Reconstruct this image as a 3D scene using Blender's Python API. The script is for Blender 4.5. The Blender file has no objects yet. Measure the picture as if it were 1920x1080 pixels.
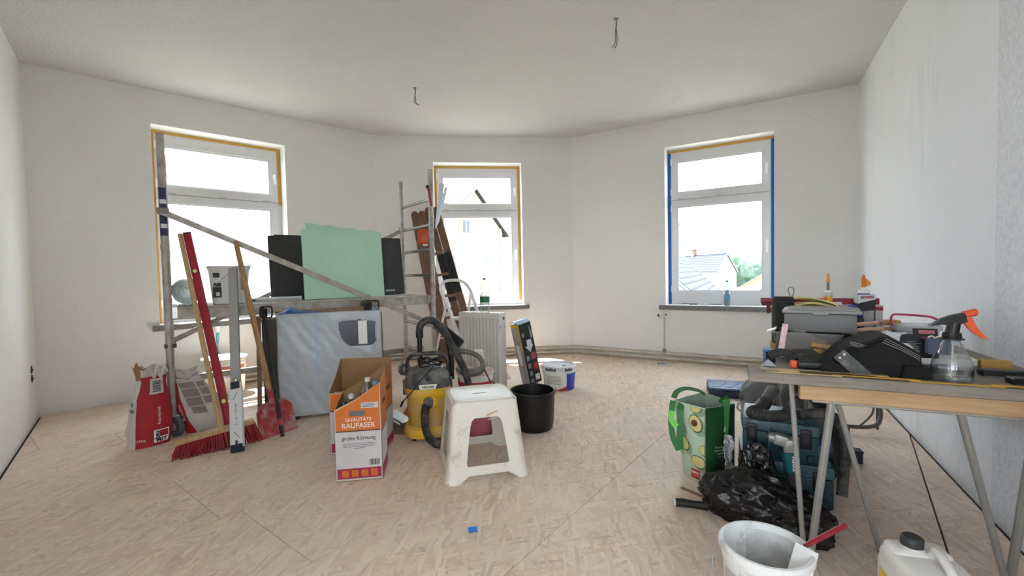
import bpy, bmesh, math, random
from mathutils import Matrix, Vector, Euler, noise as mnoise
R = math.radians
rnd = random.Random(7)
scene = bpy.context.scene
COL = scene.collection

# ------------------------------------------------------------------ camera
EYE = 1.1474
cam_d = bpy.data.cameras.new('camera'); cam = bpy.data.objects.new('camera', cam_d); COL.objects.link(cam)
cam_d.sensor_width = 36.0; cam_d.lens = 837.26 / 1920 * 36.0; cam_d.clip_start = .02; cam_d.clip_end = 500
cam.matrix_world = Matrix.Translation((0, 0, EYE)) @ Matrix.Rotation(R(90) - .03439, 4, 'X') @ Matrix.Rotation(-.02046, 4, 'Z')
scene.camera = cam
# ------------------------------------------------------------------ sky, sun, exposure
world = bpy.data.worlds.new('sky'); scene.world = world; world.use_nodes = True
_nt = world.node_tree; _nt.nodes.clear()
_o = _nt.nodes.new('ShaderNodeOutputWorld'); _b = _nt.nodes.new('ShaderNodeBackground')
_b.inputs['Color'].default_value = (.84, .91, 1.0, 1); _b.inputs['Strength'].default_value = 1.0
_nt.links.new(_b.outputs[0], _o.inputs[0])
sun_d = bpy.data.lights.new('sun', 'SUN'); sun_d.energy = 4.2; sun_d.angle = R(.6); sun_d.color = (1, .96, .90)
sun = bpy.data.objects.new('sun', sun_d); COL.objects.link(sun)
sun.rotation_euler = Vector((.393, -.346, -1)).to_track_quat('-Z', 'Y').to_euler()
sun.location = (-6, 12, 12)
scene.view_settings.view_transform = 'Standard'; scene.view_settings.look = 'None'
scene.view_settings.gamma = 1; scene.view_settings.use_curve_mapping = False
scene.view_settings.exposure = 3.55
cy = scene.cycles
cy.max_bounces = 10; cy.diffuse_bounces = 7; cy.glossy_bounces = 4; cy.transmission_bounces = 8; cy.transparent_max_bounces = 12
cy.caustics_reflective = False; cy.caustics_refractive = False; cy.sample_clamp_indirect = 8
cy.use_denoising = True

# ------------------------------------------------------------------ colour and material helpers
def lin(h):
    if isinstance(h, (tuple, list)): return tuple(h)
    h = h.lstrip('#'); o = []
    for i in (0, 2, 4):
        v = int(h[i:i+2], 16) / 255
        o.append(v / 12.92 if v <= .04045 else ((v + .055) / 1.055) ** 2.4)
    return tuple(o)
MATS = {}
def newmat(name):
    m = bpy.data.materials.new(name); m.use_nodes = True; nt = m.node_tree
    b = nt.nodes['Principled BSDF']; return m, nt, b
def noise_node(nt, scale, detail=3, stretch=None, rot=None, rough=.55):
    tc = nt.nodes.new('ShaderNodeTexCoord'); mp = nt.nodes.new('ShaderNodeMapping'); n = nt.nodes.new('ShaderNodeTexNoise')
    nt.links.new(tc.outputs['Object'], mp.inputs[0]); nt.links.new(mp.outputs[0], n.inputs['Vector'])
    n.inputs['Scale'].default_value = scale; n.inputs['Detail'].default_value = detail; n.inputs['Roughness'].default_value = rough
    if stretch: mp.inputs['Scale'].default_value = stretch
    if rot: mp.inputs['Rotation'].default_value = rot
    return n
def ramp(nt, fac, stops):
    r = nt.nodes.new('ShaderNodeValToRGB'); nt.links.new(fac, r.inputs[0])
    e = r.color_ramp.elements
    while len(e) < len(stops): e.new(.5)
    for i, (p, c) in enumerate(stops):
        e[i].position = p; c = lin(c) if not isinstance(c, (int, float)) else (c, c, c)
        e[i].color = (*c, 1)
    return r
def M(name, col, rough=.6, metal=0, var=None, bump=None, dust=None, spec=.5, stretch=None, trans=0, ior=1.45, alpha=1, coat=0, sheen=0, sss=0):
    """var=(scale, amount, other colour or None); bump=(scale, strength); dust=(colour, scale, lo, hi)"""
    if name in MATS: return MATS[name]
    m, nt, b = newmat(name); c = lin(col)
    b.inputs['Base Color'].default_value = (*c, 1); b.inputs['Roughness'].default_value = rough
    b.inputs['Metallic'].default_value = metal; b.inputs['Specular IOR Level'].default_value = spec
    b.inputs['Transmission Weight'].default_value = trans; b.inputs['IOR'].default_value = ior; b.inputs['Alpha'].default_value = alpha
    b.inputs['Coat Weight'].default_value = coat
    out = None
    if var:
        n = noise_node(nt, var[0], 4, stretch)
        o = lin(var[2]) if len(var) > 2 and var[2] else tuple(x * (1 - var[1]) for x in c)
        r = ramp(nt, n.outputs['Fac'], [(.3, c), (.7, o)]); out = r.outputs[0]
    if dust:
        n = noise_node(nt, dust[1], 6, rough=.7); r = ramp(nt, n.outputs['Fac'], [(dust[2], 0.), (dust[3], 1.)])
        mx = nt.nodes.new('ShaderNodeMix'); mx.data_type = 'RGBA'
        nt.links.new(r.outputs[0], mx.inputs[0])
        if out: nt.links.new(out, mx.inputs[6])
        else: mx.inputs[6].default_value = (*c, 1)
        mx.inputs[7].default_value = (*lin(dust[0]), 1); out = mx.outputs[2]
    if out: nt.links.new(out, b.inputs['Base Color'])
    if bump:
        n = noise_node(nt, bump[0], 4, stretch); bp = nt.nodes.new('ShaderNodeBump')
        bp.inputs['Strength'].default_value = bump[1]; bp.inputs['Distance'].default_value = .01 if len(bump) < 3 else bump[2]
        nt.links.new(n.outputs['Fac'], bp.inputs['Height']); nt.links.new(bp.outputs[0], b.inputs['Normal'])
    MATS[name] = m; return m
def pane_mat(name, tint=(1, 1, 1), refl=.10, edge=None):
    """thin clear sheet: mostly straight-through light with a little mirror"""
    if name in MATS: return MATS[name]
    m, nt, b = newmat(name); nt.nodes.remove(b)
    o = nt.nodes['Material Output']; t = nt.nodes.new('ShaderNodeBsdfTransparent'); g = nt.nodes.new('ShaderNodeBsdfGlossy')
    x = nt.nodes.new('ShaderNodeMixShader'); lw = nt.nodes.new('ShaderNodeLayerWeight'); lw.inputs[0].default_value = .25
    mp = nt.nodes.new('ShaderNodeMapRange'); mp.inputs[3].default_value = refl * .4; mp.inputs[4].default_value = min(1, refl * 7)
    nt.links.new(lw.outputs['Facing'], mp.inputs[0])
    t.inputs[0].default_value = (*tint, 1)
    if edge is not None:      # the wall of a vessel looks thicker, so darker, towards its outline
        pw = nt.nodes.new('ShaderNodeMath'); pw.operation = 'POWER'; pw.inputs[1].default_value = 2.2; nt.links.new(lw.outputs['Facing'], pw.inputs[0])
        r = ramp(nt, pw.outputs[0], [(0, tuple(tint)), (.8, tuple(q * edge for q in tint))]); nt.links.new(r.outputs[0], t.inputs[0])
    g.inputs['Roughness'].default_value = .03
    nt.links.new(mp.outputs[0], x.inputs[0]); nt.links.new(t.outputs[0], x.inputs[1]); nt.links.new(g.outputs[0], x.inputs[2])
    nt.links.new(x.outputs[0], o.inputs[0]); MATS[name] = m; return m
def film_mat(name, col, haze=.5, rough=.25, bump=(14, .5), tl_=.4):
    """translucent plastic film: part see-through, part milky diffuse, glossy"""
    if name in MATS: return MATS[name]
    m, nt, b = newmat(name); o = nt.nodes['Material Output']
    b.inputs['Base Color'].default_value = (*lin(col), 1); b.inputs['Roughness'].default_value = rough
    tl = nt.nodes.new('ShaderNodeBsdfTranslucent'); tl.inputs[0].default_value = (*lin(col), 1)
    ms = nt.nodes.new('ShaderNodeMixShader'); ms.inputs[0].default_value = tl_
    nt.links.new(b.outputs[0], ms.inputs[1]); nt.links.new(tl.outputs[0], ms.inputs[2])
    t = nt.nodes.new('ShaderNodeBsdfTransparent'); x = nt.nodes.new('ShaderNodeMixShader'); x.inputs[0].default_value = haze
    nt.links.new(t.outputs[0], x.inputs[1]); nt.links.new(ms.outputs[0], x.inputs[2]); nt.links.new(x.outputs[0], o.inputs[0])
    n = noise_node(nt, bump[0], 4); bp = nt.nodes.new('ShaderNodeBump'); bp.inputs['Strength'].default_value = bump[1]; bp.inputs['Distance'].default_value = .02
    nt.links.new(n.outputs['Fac'], bp.inputs['Height']); nt.links.new(bp.outputs[0], b.inputs['Normal'])
    MATS[name] = m; return m

# ------------------------------------------------------------------ mesh helpers
def frame(d, up=(0, 0, 1)):
    z = Vector(d).normalized(); u = Vector(up)
    if abs(z.dot(u)) > .99: u = Vector((1, 0, 0))
    x = u.cross(z).normalized(); y = z.cross(x)
    return x, y, z
class MB:
    def __init__(s): s.v = []; s.f = []; s.mi = []; s.X = Matrix()
    def add(s, vs, fs, m=0):
        o = len(s.v); X = s.X
        s.v += [tuple(X @ Vector(p)) for p in vs]
        s.f += [tuple(i + o for i in f) for f in fs]; s.mi += [m] * len(fs); return s
    def box(s, c, size, rot=None, m=0, taper=1):
        sx, sy, sz = [q / 2 for q in size]; vs = []
        for z in (-1, 1):
            k = taper if z > 0 else 1
            for x, y in ((-1, -1), (1, -1), (1, 1), (-1, 1)): vs.append(Vector((x * sx * k, y * sy * k, z * sz)))
        if rot is not None:
            Q = rot if isinstance(rot, Matrix) else Euler(rot).to_matrix()
            vs = [Q @ p for p in vs]
        vs = [p + Vector(c) for p in vs]
        return s.add(vs, [(3, 2, 1, 0), (4, 5, 6, 7), (0, 1, 5, 4), (1, 2, 6, 5), (2, 3, 7, 6), (3, 0, 4, 7)], m)
    def b2(s, a, b, m=0):
        return s.box([(a[i] + b[i]) / 2 for i in range(3)], [abs(b[i] - a[i]) for i in range(3)], None, m)
    def rbox(s, c, size, r=.01, seg=2, rot=None, m=0, taper=1):
        bm = bmesh.new(); bmesh.ops.create_cube(bm, size=1)
        for v in bm.verts:
            k = taper if v.co.z > 0 else 1
            v.co = Vector((v.co.x * size[0] * k, v.co.y * size[1] * k, v.co.z * size[2]))
        bmesh.ops.bevel(bm, geom=list(bm.edges), offset=r, segments=seg, profile=.5, affect='EDGES')
        Q = Matrix.Identity(3) if rot is None else (rot if isinstance(rot, Matrix) else Euler(rot).to_matrix())
        bm.verts.index_update()
        vs = [Q @ v.co + Vector(c) for v in bm.verts]; fs = [[v.index for v in f.verts] for f in bm.faces]; bm.free()
        return s.add(vs, fs, m)
    def bar(s, p0, p1, w, h, up=(0, 0, 1), m=0):
        p0 = Vector(p0); p1 = Vector(p1); x, y, z = frame(p1 - p0, up); vs = []
        for p in (p0, p1):
            for a, b in ((-1, -1), (1, -1), (1, 1), (-1, 1)): vs.append(p + x * a * w / 2 + y * b * h / 2)
        return s.add(vs, [(3, 2, 1, 0), (4, 5, 6, 7), (0, 1, 5, 4), (1, 2, 6, 5), (2, 3, 7, 6), (3, 0, 4, 7)], m)
    def cyl(s, p0, p1, r0, r1=None, n=14, caps=True, m=0):
        r1 = r0 if r1 is None else r1; p0 = Vector(p0); p1 = Vector(p1); x, y, z = frame(p1 - p0); vs = []
        for p, r in ((p0, r0), (p1, r1)):
            for i in range(n):
                a = 2 * math.pi * i / n; vs.append(p + x * r * math.cos(a) + y * r * math.sin(a))
        fs = [(i, (i + 1) % n, n + (i + 1) % n, n + i) for i in range(n)]
        if caps: fs += [tuple(range(n - 1, -1, -1)), tuple(range(n, 2 * n))]
        return s.add(vs, fs, m)
    def tube(s, pts, r, n=8, closed=False, sub=0, caps=True, m=0, flat=None):
        pts = [Vector(p) for p in pts]
        if sub: pts = catmull(pts, sub, closed)
        N = len(pts); rs = r if isinstance(r, (list, tuple)) else None
        vs = []; prev = None
        for i, p in enumerate(pts):
            if closed: d = pts[(i + 1) % N] - pts[i - 1]
            else: d = pts[min(i + 1, N - 1)] - pts[max(i - 1, 0)]
            d.normalize()
            if prev is None: x, y, z = frame(d)
            else:
                x = prev - d * prev.dot(d)
                x = x.normalized() if x.length > 1e-6 else frame(d)[0]
                y = d.cross(x)
            prev = x
            if rs: t = i / max(1, N - 1) * (len(rs) - 1); k = min(int(t), len(rs) - 2); rr = rs[k] + (rs[k + 1] - rs[k]) * (t - k)
            else: rr = r
            for j in range(n):
                a = 2 * math.pi * j / n; vs.append(p + x * rr * math.cos(a) + y * rr * math.sin(a) * (flat or 1))
        fs = []
        for i in range(N if closed else N - 1):
            for j in range(n):
                a = i * n; b = ((i + 1) % N) * n; fs.append((a + j, a + (j + 1) % n, b + (j + 1) % n, b + j))
        if caps and not closed: fs += [tuple(range(n - 1, -1, -1)), tuple((N - 1) * n + j for j in range(n))]
        return s.add(vs, fs, m)
    def lathe(s, prof, n=32, c=(0, 0, 0), sx=1, sy=1, m=0, a0=0, a1=2 * math.pi, fn=None):
        full = abs(a1 - a0 - 2 * math.pi) < 1e-6; k = n if full else n + 1; vs = []
        for r, z in prof:
            for i in range(k):
                a = a0 + (a1 - a0) * i / n; q = fn(a, z) if fn else 1
                vs.append((c[0] + r * q * math.cos(a) * sx, c[1] + r * q * math.sin(a) * sy, c[2] + z))
        fs = []
        for i in range(len(prof) - 1):
            for j in range(n):
                a = i * k; b = a + k; j1 = (j + 1) % k; fs.append((a + j, a + j1, b + j1, b + j))
        return s.add(vs, fs, m)
    def prism(s, poly, d, X=None, m=0):
        """polygon in local xy extruded along +z by d, placed by matrix X"""
        X = X or Matrix(); n = len(poly)
        vs = [X @ Vector((x, y, 0)) for x, y in poly] + [X @ Vector((x, y, d)) for x, y in poly]
        fs = [tuple(range(n - 1, -1, -1)), tuple(range(n, 2 * n))] + [(i, (i + 1) % n, n + (i + 1) % n, n + i) for i in range(n)]
        return s.add(vs, fs, m)
    def ell(s, c, rad, nu=16, nv=10, m=0, rot=None, fn=None):
        Q = Matrix.Identity(3) if rot is None else Euler(rot).to_matrix(); vs = []
        for j in range(nv + 1):
            t = math.pi * j / nv
            for i in range(nu):
                a = 2 * math.pi * i / nu; d = Vector((math.sin(t) * math.cos(a), math.sin(t) * math.sin(a), math.cos(t)))
                k = fn(d) if fn else 1
                vs.append(Q @ Vector((d.x * rad[0] * k, d.y * rad[1] * k, d.z * rad[2] * k)) + Vector(c))
        fs = [(j * nu + i, (j + 1) * nu + i, (j + 1) * nu + (i + 1) % nu, j * nu + (i + 1) % nu) for j in range(nv) for i in range(nu)]
        return s.add(vs, fs, m)
    def grid(s, fn, nu, nv, m=0, thick=0, wrap=False):
        ku = nu if wrap else nu + 1
        P = [[Vector(fn(i / nu, j / nv)) for i in range(ku)] for j in range(nv + 1)]
        vs = [p for r in P for p in r]
        fs = [(j * ku + i, j * ku + (i + 1) % ku, (j + 1) * ku + (i + 1) % ku, (j + 1) * ku + i) for j in range(nv) for i in range(nu)]
        if thick:
            ns = [Vector() for _ in vs]
            for f in fs:
                nn = (vs[f[2]] - vs[f[0]]).cross(vs[f[3]] - vs[f[1]])
                for i in f: ns[i] += nn
            o = len(vs); vs = vs + [p - q.normalized() * thick if q.length else p for p, q in zip(vs, ns)]
            f2 = [tuple(i + o for i in reversed(f)) for f in fs]; rim = []
            def edge(a, b): rim.append((b, a, a + o, b + o))
            for i in range(nu):
                edge(i, (i + 1) % ku); edge(nv * ku + (i + 1) % ku, nv * ku + i)
            if not wrap:
                for j in range(nv): edge((j + 1) * ku, j * ku); edge(j * ku + nu, (j + 1) * ku + nu)
            fs = fs + f2 + rim
        return s.add(vs, fs, m)
    def build(s, name, mat, parent=None, ang=35, loc=None, smooth=True, weld=False):
        me = bpy.data.meshes.new(name); me.from_pydata(s.v, [], s.f)
        ms = mat if isinstance(mat, (list, tuple)) else [mat]
        for q in ms: me.materials.append(q)
        if len(ms) > 1: me.polygons.foreach_set('material_index', s.mi)
        bm = bmesh.new(); bm.from_mesh(me)
        if weld: bmesh.ops.remove_doubles(bm, verts=bm.verts, dist=1e-5)
        bmesh.ops.recalc_face_normals(bm, faces=bm.faces); bm.to_mesh(me); bm.free()
        if smooth:
            me.polygons.foreach_set('use_smooth', [True] * len(me.polygons)); me.set_sharp_from_angle(angle=R(ang))
        me.update()
        o = bpy.data.objects.new(name, me); COL.objects.link(o)
        if parent is not None: o.parent = parent
        if loc is not None: o.location = loc
        return o
def catmull(pts, k, closed=False):
    out = []; N = len(pts); rng = range(N if closed else N - 1)
    for i in rng:
        if closed: p0, p1, p2, p3 = pts[i - 1], pts[i], pts[(i + 1) % N], pts[(i + 2) % N]
        else: p0, p1, p2, p3 = pts[max(i - 1, 0)], pts[i], pts[i + 1], pts[min(i + 2, N - 1)]
        for j in range(k):
            t = j / k
            out.append(.5 * ((2 * p1) + (p2 - p0) * t + (2 * p0 - 5 * p1 + 4 * p2 - p3) * t * t + (3 * p1 - p0 - 3 * p2 + p3) * t ** 3))
    if not closed: out.append(pts[-1])
    return out
def one(name, mat, parent=None, ang=35, **k):  # shorthand decorator-free builder
    return MB(), name
def thing(name, label, cat, loc=(0, 0, 0), rz=0, group=None, rot=None):
    o = bpy.data.objects.new(name, None); COL.objects.link(o); o.location = loc
    o.rotation_euler = rot if rot is not None else (0, 0, rz); o.empty_display_size = .1
    return tag(o, label, cat, group)
def tag(o, label, cat, group=None):
    o['label'] = label; o['category'] = cat
    if group: o['group'] = group
    return o
def struct(o): o['kind'] = 'structure'; return o
def copy_tree(o, parent=None):
    c = o.copy(); COL.objects.link(c); c.parent = parent
    for ch in list(o.children): copy_tree(ch, c)
    return c
_txt = 0
def text(body, size, mat, parent, X, name='lettering', ext=.0004, align='CENTER', wx=1.0, bend=0, bold=0, sp=1.0):
    """flat lettering: baseline centre at X origin, reading along local x, up local y, facing local +z; bend = radius of the round surface"""
    c = bpy.data.curves.new(name, 'FONT'); c.body = body; c.size = size; c.align_x = align; c.extrude = 0; c.offset = bold
    c.space_character = sp; c.resolution_u = 3
    o = bpy.data.objects.new(name, c); COL.objects.link(o)
    dg = bpy.context.evaluated_depsgraph_get(); me = bpy.data.meshes.new_from_object(o.evaluated_get(dg))
    bpy.data.objects.remove(o); bpy.data.curves.remove(c)
    for v in me.vertices:
        x, y = v.co.x * wx, v.co.y; z = 0
        if bend: a = x / bend; x = math.sin(a) * bend; z = (math.cos(a) - 1) * bend
        v.co = X @ Vector((x, y, z + ext))
    me.materials.clear(); me.materials.append(mat); me.name = name
    t = bpy.data.objects.new(name, me); COL.objects.link(t); t.parent = parent; return t
def XF(loc=(0, 0, 0), rot=(0, 0, 0)): return Matrix.Translation(loc) @ Euler(rot).to_matrix().to_4x4()
def plane_X(o, ex, ey):
    """matrix whose local x, y are ex, ey and z their cross product, at o"""
    ex = Vector(ex).normalized(); ey = Vector(ey); ey = (ey - ex * ey.dot(ex)).normalized(); ez = ex.cross(ey)
    m = Matrix((ex, ey, ez)).transposed().to_4x4(); m.translation = Vector(o); return m
def wob(p, s, a, seed=0): 
    v = mnoise.noise_vector(Vector(p) * s + Vector((seed * 7.3, seed * 3.1, seed * 1.7))); return v * a
# ================================================================== the room
def osb_mat(name, seed):
    m, nt, b = newmat(name); L = nt.links
    tc = nt.nodes.new('ShaderNodeTexCoord'); geo = nt.nodes.new('ShaderNodeNewGeometry')
    warp = nt.nodes.new('ShaderNodeTexNoise'); warp.inputs['Scale'].default_value = 2.2; warp.inputs['Detail'].default_value = 2
    L.new(geo.outputs['Position'], warp.inputs['Vector'])
    wm = nt.nodes.new('ShaderNodeVectorMath'); wm.operation = 'MULTIPLY_ADD'; wm.inputs[1].default_value = (.05, .05, 0)
    L.new(warp.outputs['Color'], wm.inputs[0]); L.new(geo.outputs['Position'], wm.inputs[2])
    prev = None; hs = None
    tones = ['#c4ad93', '#b09a82', '#cdb9a0', '#9c866e', '#bba58c']
    for i, ang in enumerate((48, 30, 66, -40, 100, 15, 84)):
        mp = nt.nodes.new('ShaderNodeMapping'); mp.inputs['Rotation'].default_value = (0, 0, R(ang)); mp.inputs['Location'].default_value = (i * 3.7 + seed, i * 1.3, 0)
        mp.vector_type = 'TEXTURE'; mp.inputs["Scale"].default_value = (1 / 9.5, 1 / 62, 1)
        v = nt.nodes.new('ShaderNodeTexVoronoi'); v.voronoi_dimensions = '2D'; v.inputs['Scale'].default_value = 1; v.inputs['Randomness'].default_value = 1
        L.new(wm.outputs[0], mp.inputs[0]); L.new(mp.outputs[0], v.inputs['Vector'])
        sep = nt.nodes.new('ShaderNodeSeparateColor'); L.new(v.outputs['Color'], sep.inputs[0])
        r = ramp(nt, sep.outputs[0], [(0, '#ab917a'), (.12, '#c4a88f'), (.45, '#d3b89e'), (.8, '#dec5ac'), (1, '#e6d1bb')])
        if prev is None: prev = r.outputs[0]; hs = sep.outputs[0]
        else:
            pick = nt.nodes.new('ShaderNodeMath'); pick.operation = 'GREATER_THAN'; pick.inputs[1].default_value = .62
            L.new(sep.outputs[1], pick.inputs[0])
            mx = nt.nodes.new('ShaderNodeMix'); mx.data_type = 'RGBA'; L.new(pick.outputs[0], mx.inputs[0]); L.new(prev, mx.inputs[6]); L.new(r.outputs[0], mx.inputs[7]); prev = mx.outputs[2]
            mh = nt.nodes.new('ShaderNodeMix'); L.new(pick.outputs[0], mh.inputs[0]); L.new(hs, mh.inputs[2]); L.new(sep.outputs[0], mh.inputs[3]); hs = mh.outputs[0]
    # plaster dust, walked in
    d = nt.nodes.new('ShaderNodeTexNoise'); d.inputs['Scale'].default_value = 1.3; d.inputs['Detail'].default_value = 7; d.inputs['Roughness'].default_value = .68
    L.new(geo.outputs['Position'], d.inputs['Vector'])
    dr = ramp(nt, d.outputs['Fac'], [(.34, .22), (.68, .78)])
    mx = nt.nodes.new('ShaderNodeMix'); mx.data_type = 'RGBA'; L.new(dr.outputs[0], mx.inputs[0]); L.new(prev, mx.inputs[6]); mx.inputs[7].default_value = (*lin('#dbccbf'), 1)
    L.new(mx.outputs[2], b.inputs['Base Color'])
    b.inputs['Roughness'].default_value = .62; b.inputs['Specular IOR Level'].default_value = .35
    bp = nt.nodes.new('ShaderNodeBump'); bp.inputs['Strength'].default_value = .25; bp.inputs['Distance'].default_value = .004
    L.new(hs, bp.inputs['Height']); L.new(bp.outputs[0], b.inputs['Normal']); return m
def paper_mat(name, col, grain=70, strength=.55, patch=None, streak=None):  # noqa
    """painted woodchip wallpaper; patch = (x0, colour) bare area; streak = thinly painted smears"""
    m, nt, b = newmat(name); L = nt.links; geo = nt.nodes.new('ShaderNodeNewGeometry')
    n = nt.nodes.new('ShaderNodeTexNoise'); n.inputs['Scale'].default_value = grain; n.inputs['Detail'].default_value = 3; L.new(geo.outputs['Position'], n.inputs['Vector'])
    v = nt.nodes.new('ShaderNodeTexVoronoi'); v.inputs['Scale'].default_value = grain * .8; L.new(geo.outputs['Position'], v.inputs['Vector'])
    ad = nt.nodes.new('ShaderNodeMath'); ad.operation = 'SUBTRACT'; L.new(n.outputs['Fac'], ad.inputs[0]); L.new(v.outputs['Distance'], ad.inputs[1])
    bp = nt.nodes.new('ShaderNodeBump'); bp.inputs['Strength'].default_value = strength; bp.inputs['Distance'].default_value = .004
    L.new(ad.outputs[0], bp.inputs['Height']); L.new(bp.outputs[0], b.inputs['Normal'])
    w = nt.nodes.new('ShaderNodeTexNoise'); w.inputs['Scale'].default_value = .9; w.inputs['Detail'].default_value = 5; L.new(geo.outputs['Position'], w.inputs['Vector'])
    c = lin(col); r = ramp(nt, w.outputs['Fac'], [(.3, c), (.75, tuple(x * .955 for x in c))]); out = r.outputs[0]
    if streak:
        mp = nt.nodes.new('ShaderNodeMapping'); mp.inputs['Scale'].default_value = (7, 7, 1.1); L.new(geo.outputs['Position'], mp.inputs[0])
        s = nt.nodes.new('ShaderNodeTexNoise'); s.inputs['Scale'].default_value = 1; s.inputs['Detail'].default_value = 6; s.inputs['Roughness'].default_value = .65; L.new(mp.outputs[0], s.inputs['Vector'])
        sr = ramp(nt, s.outputs['Fac'], [(.56, 0.), (.80, .35)])
        mx = nt.nodes.new('ShaderNodeMix'); mx.data_type = 'RGBA'; L.new(sr.outputs[0], mx.inputs[0]); L.new(out, mx.inputs[6]); mx.inputs[7].default_value = (*lin(streak), 1); out = mx.outputs[2]
    if patch:       # rough unpainted strip beyond a straight edge: patch = (direction, distance, colour)
        dt = nt.nodes.new('ShaderNodeVectorMath'); dt.operation = 'DOT_PRODUCT'; dt.inputs[1].default_value = patch[0]; L.new(geo.outputs['Position'], dt.inputs[0])
        gt = nt.nodes.new('ShaderNodeMath'); gt.operation = 'GREATER_THAN'; gt.inputs[1].default_value = patch[1]; L.new(dt.outputs['Value'], gt.inputs[0])
        sp = ramp(nt, v.outputs['Distance'], [(.1, patch[2]), (.8, '#d3d6dc')])
        mx = nt.nodes.new('ShaderNodeMix'); mx.data_type = 'RGBA'; L.new(gt.outputs[0], mx.inputs[0]); L.new(out, mx.inputs[6]); L.new(sp.outputs[0], mx.inputs[7]); out = mx.outputs[2]
    L.new(out, b.inputs['Base Color']); b.inputs['Roughness'].default_value = .85; b.inputs['Specular IOR Level'].default_value = .2
    return m
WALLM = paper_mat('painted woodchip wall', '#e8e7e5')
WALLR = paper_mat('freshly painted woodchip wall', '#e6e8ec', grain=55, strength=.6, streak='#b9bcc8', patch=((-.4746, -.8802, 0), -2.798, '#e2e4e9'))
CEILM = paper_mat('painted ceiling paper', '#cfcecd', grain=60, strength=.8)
REVM = M('smooth white reveal', '#f3f2f2', .6)
PLASTER = M('bare plaster edge', '#cfc8bb', .9, var=(8, .2), bump=(30, .4))
H = 3.0
CA, CB, CC, CD = [Vector(q) for q in ((-4.106, 3.822), (-1.799, 5.955), (.855, 6.265), (3.584, 4.626))]
LE = CA + Vector((.649, -.761)) * 4.3; RE = CD + Vector((-.4746, -.8802)) * 5.0; QL = Vector((-2.7, -1.6)); QR = Vector((2.3, -2.2))
# ---- floor: dark sub-floor slab with oriented strand boards laid on it
fl = MB(); foot = [CA, CB, CC, CD, RE, QR, QL, LE]
cen = sum(foot, Vector((0, 0))) / len(foot); big = [cen + (p - cen) * 1.12 for p in foot]
fl.prism([(p.x, p.y) for p in big], .1, XF((0, 0, -.122)))
floor = struct(fl.build('floor', M('dark subfloor', '#2a241f', .9), smooth=False))
OSB = [osb_mat('strand board %d' % i, i * 5.3) for i in range(3)]
u = Vector((.609, .793)); w = Vector((-.793, .609)); ui0 = -3.2
def clip(poly, a, b):      # keep the part of poly left of a->b
    out = []; n = len(poly)
    sd = lambda p: (b.x - a.x) * (p.y - a.y) - (b.y - a.y) * (p.x - a.x)
    for i in range(n):
        p, q_ = poly[i], poly[(i + 1) % n]; sp, sq = sd(p), sd(q_)
        if sp >= 0: out.append(p)
        if (sp >= 0) != (sq >= 0): t = sp / (sp - sq); out.append(p + (q_ - p) * t)
    return out
def shrink(poly, gaps):          # move each edge of a counter-clockwise polygon inwards by its gap
    n = len(poly); L_ = []
    for i in range(n):
        a, b = poly[i], poly[(i + 1) % n]; d = (b - a).normalized(); nn = Vector((-d.y, d.x)); L_.append((a + nn * gaps[i], d))
    out = []
    for i in range(n):
        (p, d), (q_, e) = L_[i - 1], L_[i]; den = d.x * e.y - d.y * e.x; t = ((q_.x - p.x) * e.y - (q_.y - p.y) * e.x) / den; out.append(p + d * t)
    return out
zones = [shrink([LE, RE, CD, CC, CB, CA], [0, .028, .012, .012, .02, .022]), shrink([QL, QR, RE, LE], [.015, .015, 0, .015])]
PW, PL = .675, 2.5; k = 0
for row in range(-9, 9):
    v0 = -.30 + row * PW; g = .0012
    off = {0: 4.23, -1: 2.9, 5: 2.05, 4: .8, 6: .8}.get(row, (row * 1.13) % PL)
    for j in range(-4, 5):
        u0 = off + j * PL
        lo = .004 if row == 0 else g; hi = .004 if row == -1 else g
        for zone in zones:
            pl = [u * a + w * b_ for a, b_ in ((u0 + g, v0 + lo), (u0 + PL - g, v0 + lo), (u0 + PL - g, v0 + PW - hi), (u0 + g, v0 + PW - hi))]
            for i in range(len(zone)):
                if len(pl) < 3: break
                pl = clip(pl, zone[i], zone[(i + 1) % len(zone)])
            if len(pl) < 3: continue
            ar = abs(sum(pl[i].x * pl[(i + 1) % len(pl)].y - pl[(i + 1) % len(pl)].x * pl[i].y for i in range(len(pl)))) / 2
            if ar < .002: continue
            b = MB(); b.prism([(p.x, p.y) for p in pl], .0215, XF((0, 0, -.0215)))
            b.build('osb_panel', OSB[k % 3], floor, smooth=False)
        k += 1
# ---- ceiling
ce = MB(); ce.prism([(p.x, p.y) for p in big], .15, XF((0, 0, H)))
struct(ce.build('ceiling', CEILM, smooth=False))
# ---- walls; local frame of each: x along the wall, y outward, z up
TH = .34
def wall(name, a, b, mat, opening=None, ext=.4):
    d = (b - a).normalized(); X = plane_X((a.x, a.y, 0), (d.x, d.y, 0), (-d.y, d.x, 0)); Ln = (b - a).length
    m = MB(); m.X = X
    if not opening: m.b2((-ext, 0, -.1), (Ln + ext, TH, H + .1))
    else:
        s0, s1, z0, z1 = opening
        m.b2((-ext, 0, -.1), (s0, TH, H + .1)); m.b2((s1, 0, -.1), (Ln + ext, TH, H + .1))
        m.b2((s0, 0, -.1), (s1, TH, z0)); m.b2((s0, 0, z1), (s1, TH, H + .1))
        for q in ((s0, s0 + .003), (s1 - .003, s1)): m.b2((q[0], .002, z0), (q[1], TH - .002, z1), 1)
        m.b2((s0, .002, z1 - .003), (s1, TH - .002, z1), 1)
    return struct(m.build(name, [mat, REVM], smooth=False)), X
OPL = (.845, 2.06, .70, 2.672); OPM = (.775, 1.975, .70, 2.652); OPR = (1.255, 2.44, .70, 2.665)
_, XL = wall('wall_back_left', CA, CB, WALLM, OPL)
_, XM = wall('wall_back', CB, CC, WALLM, OPM)
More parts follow.
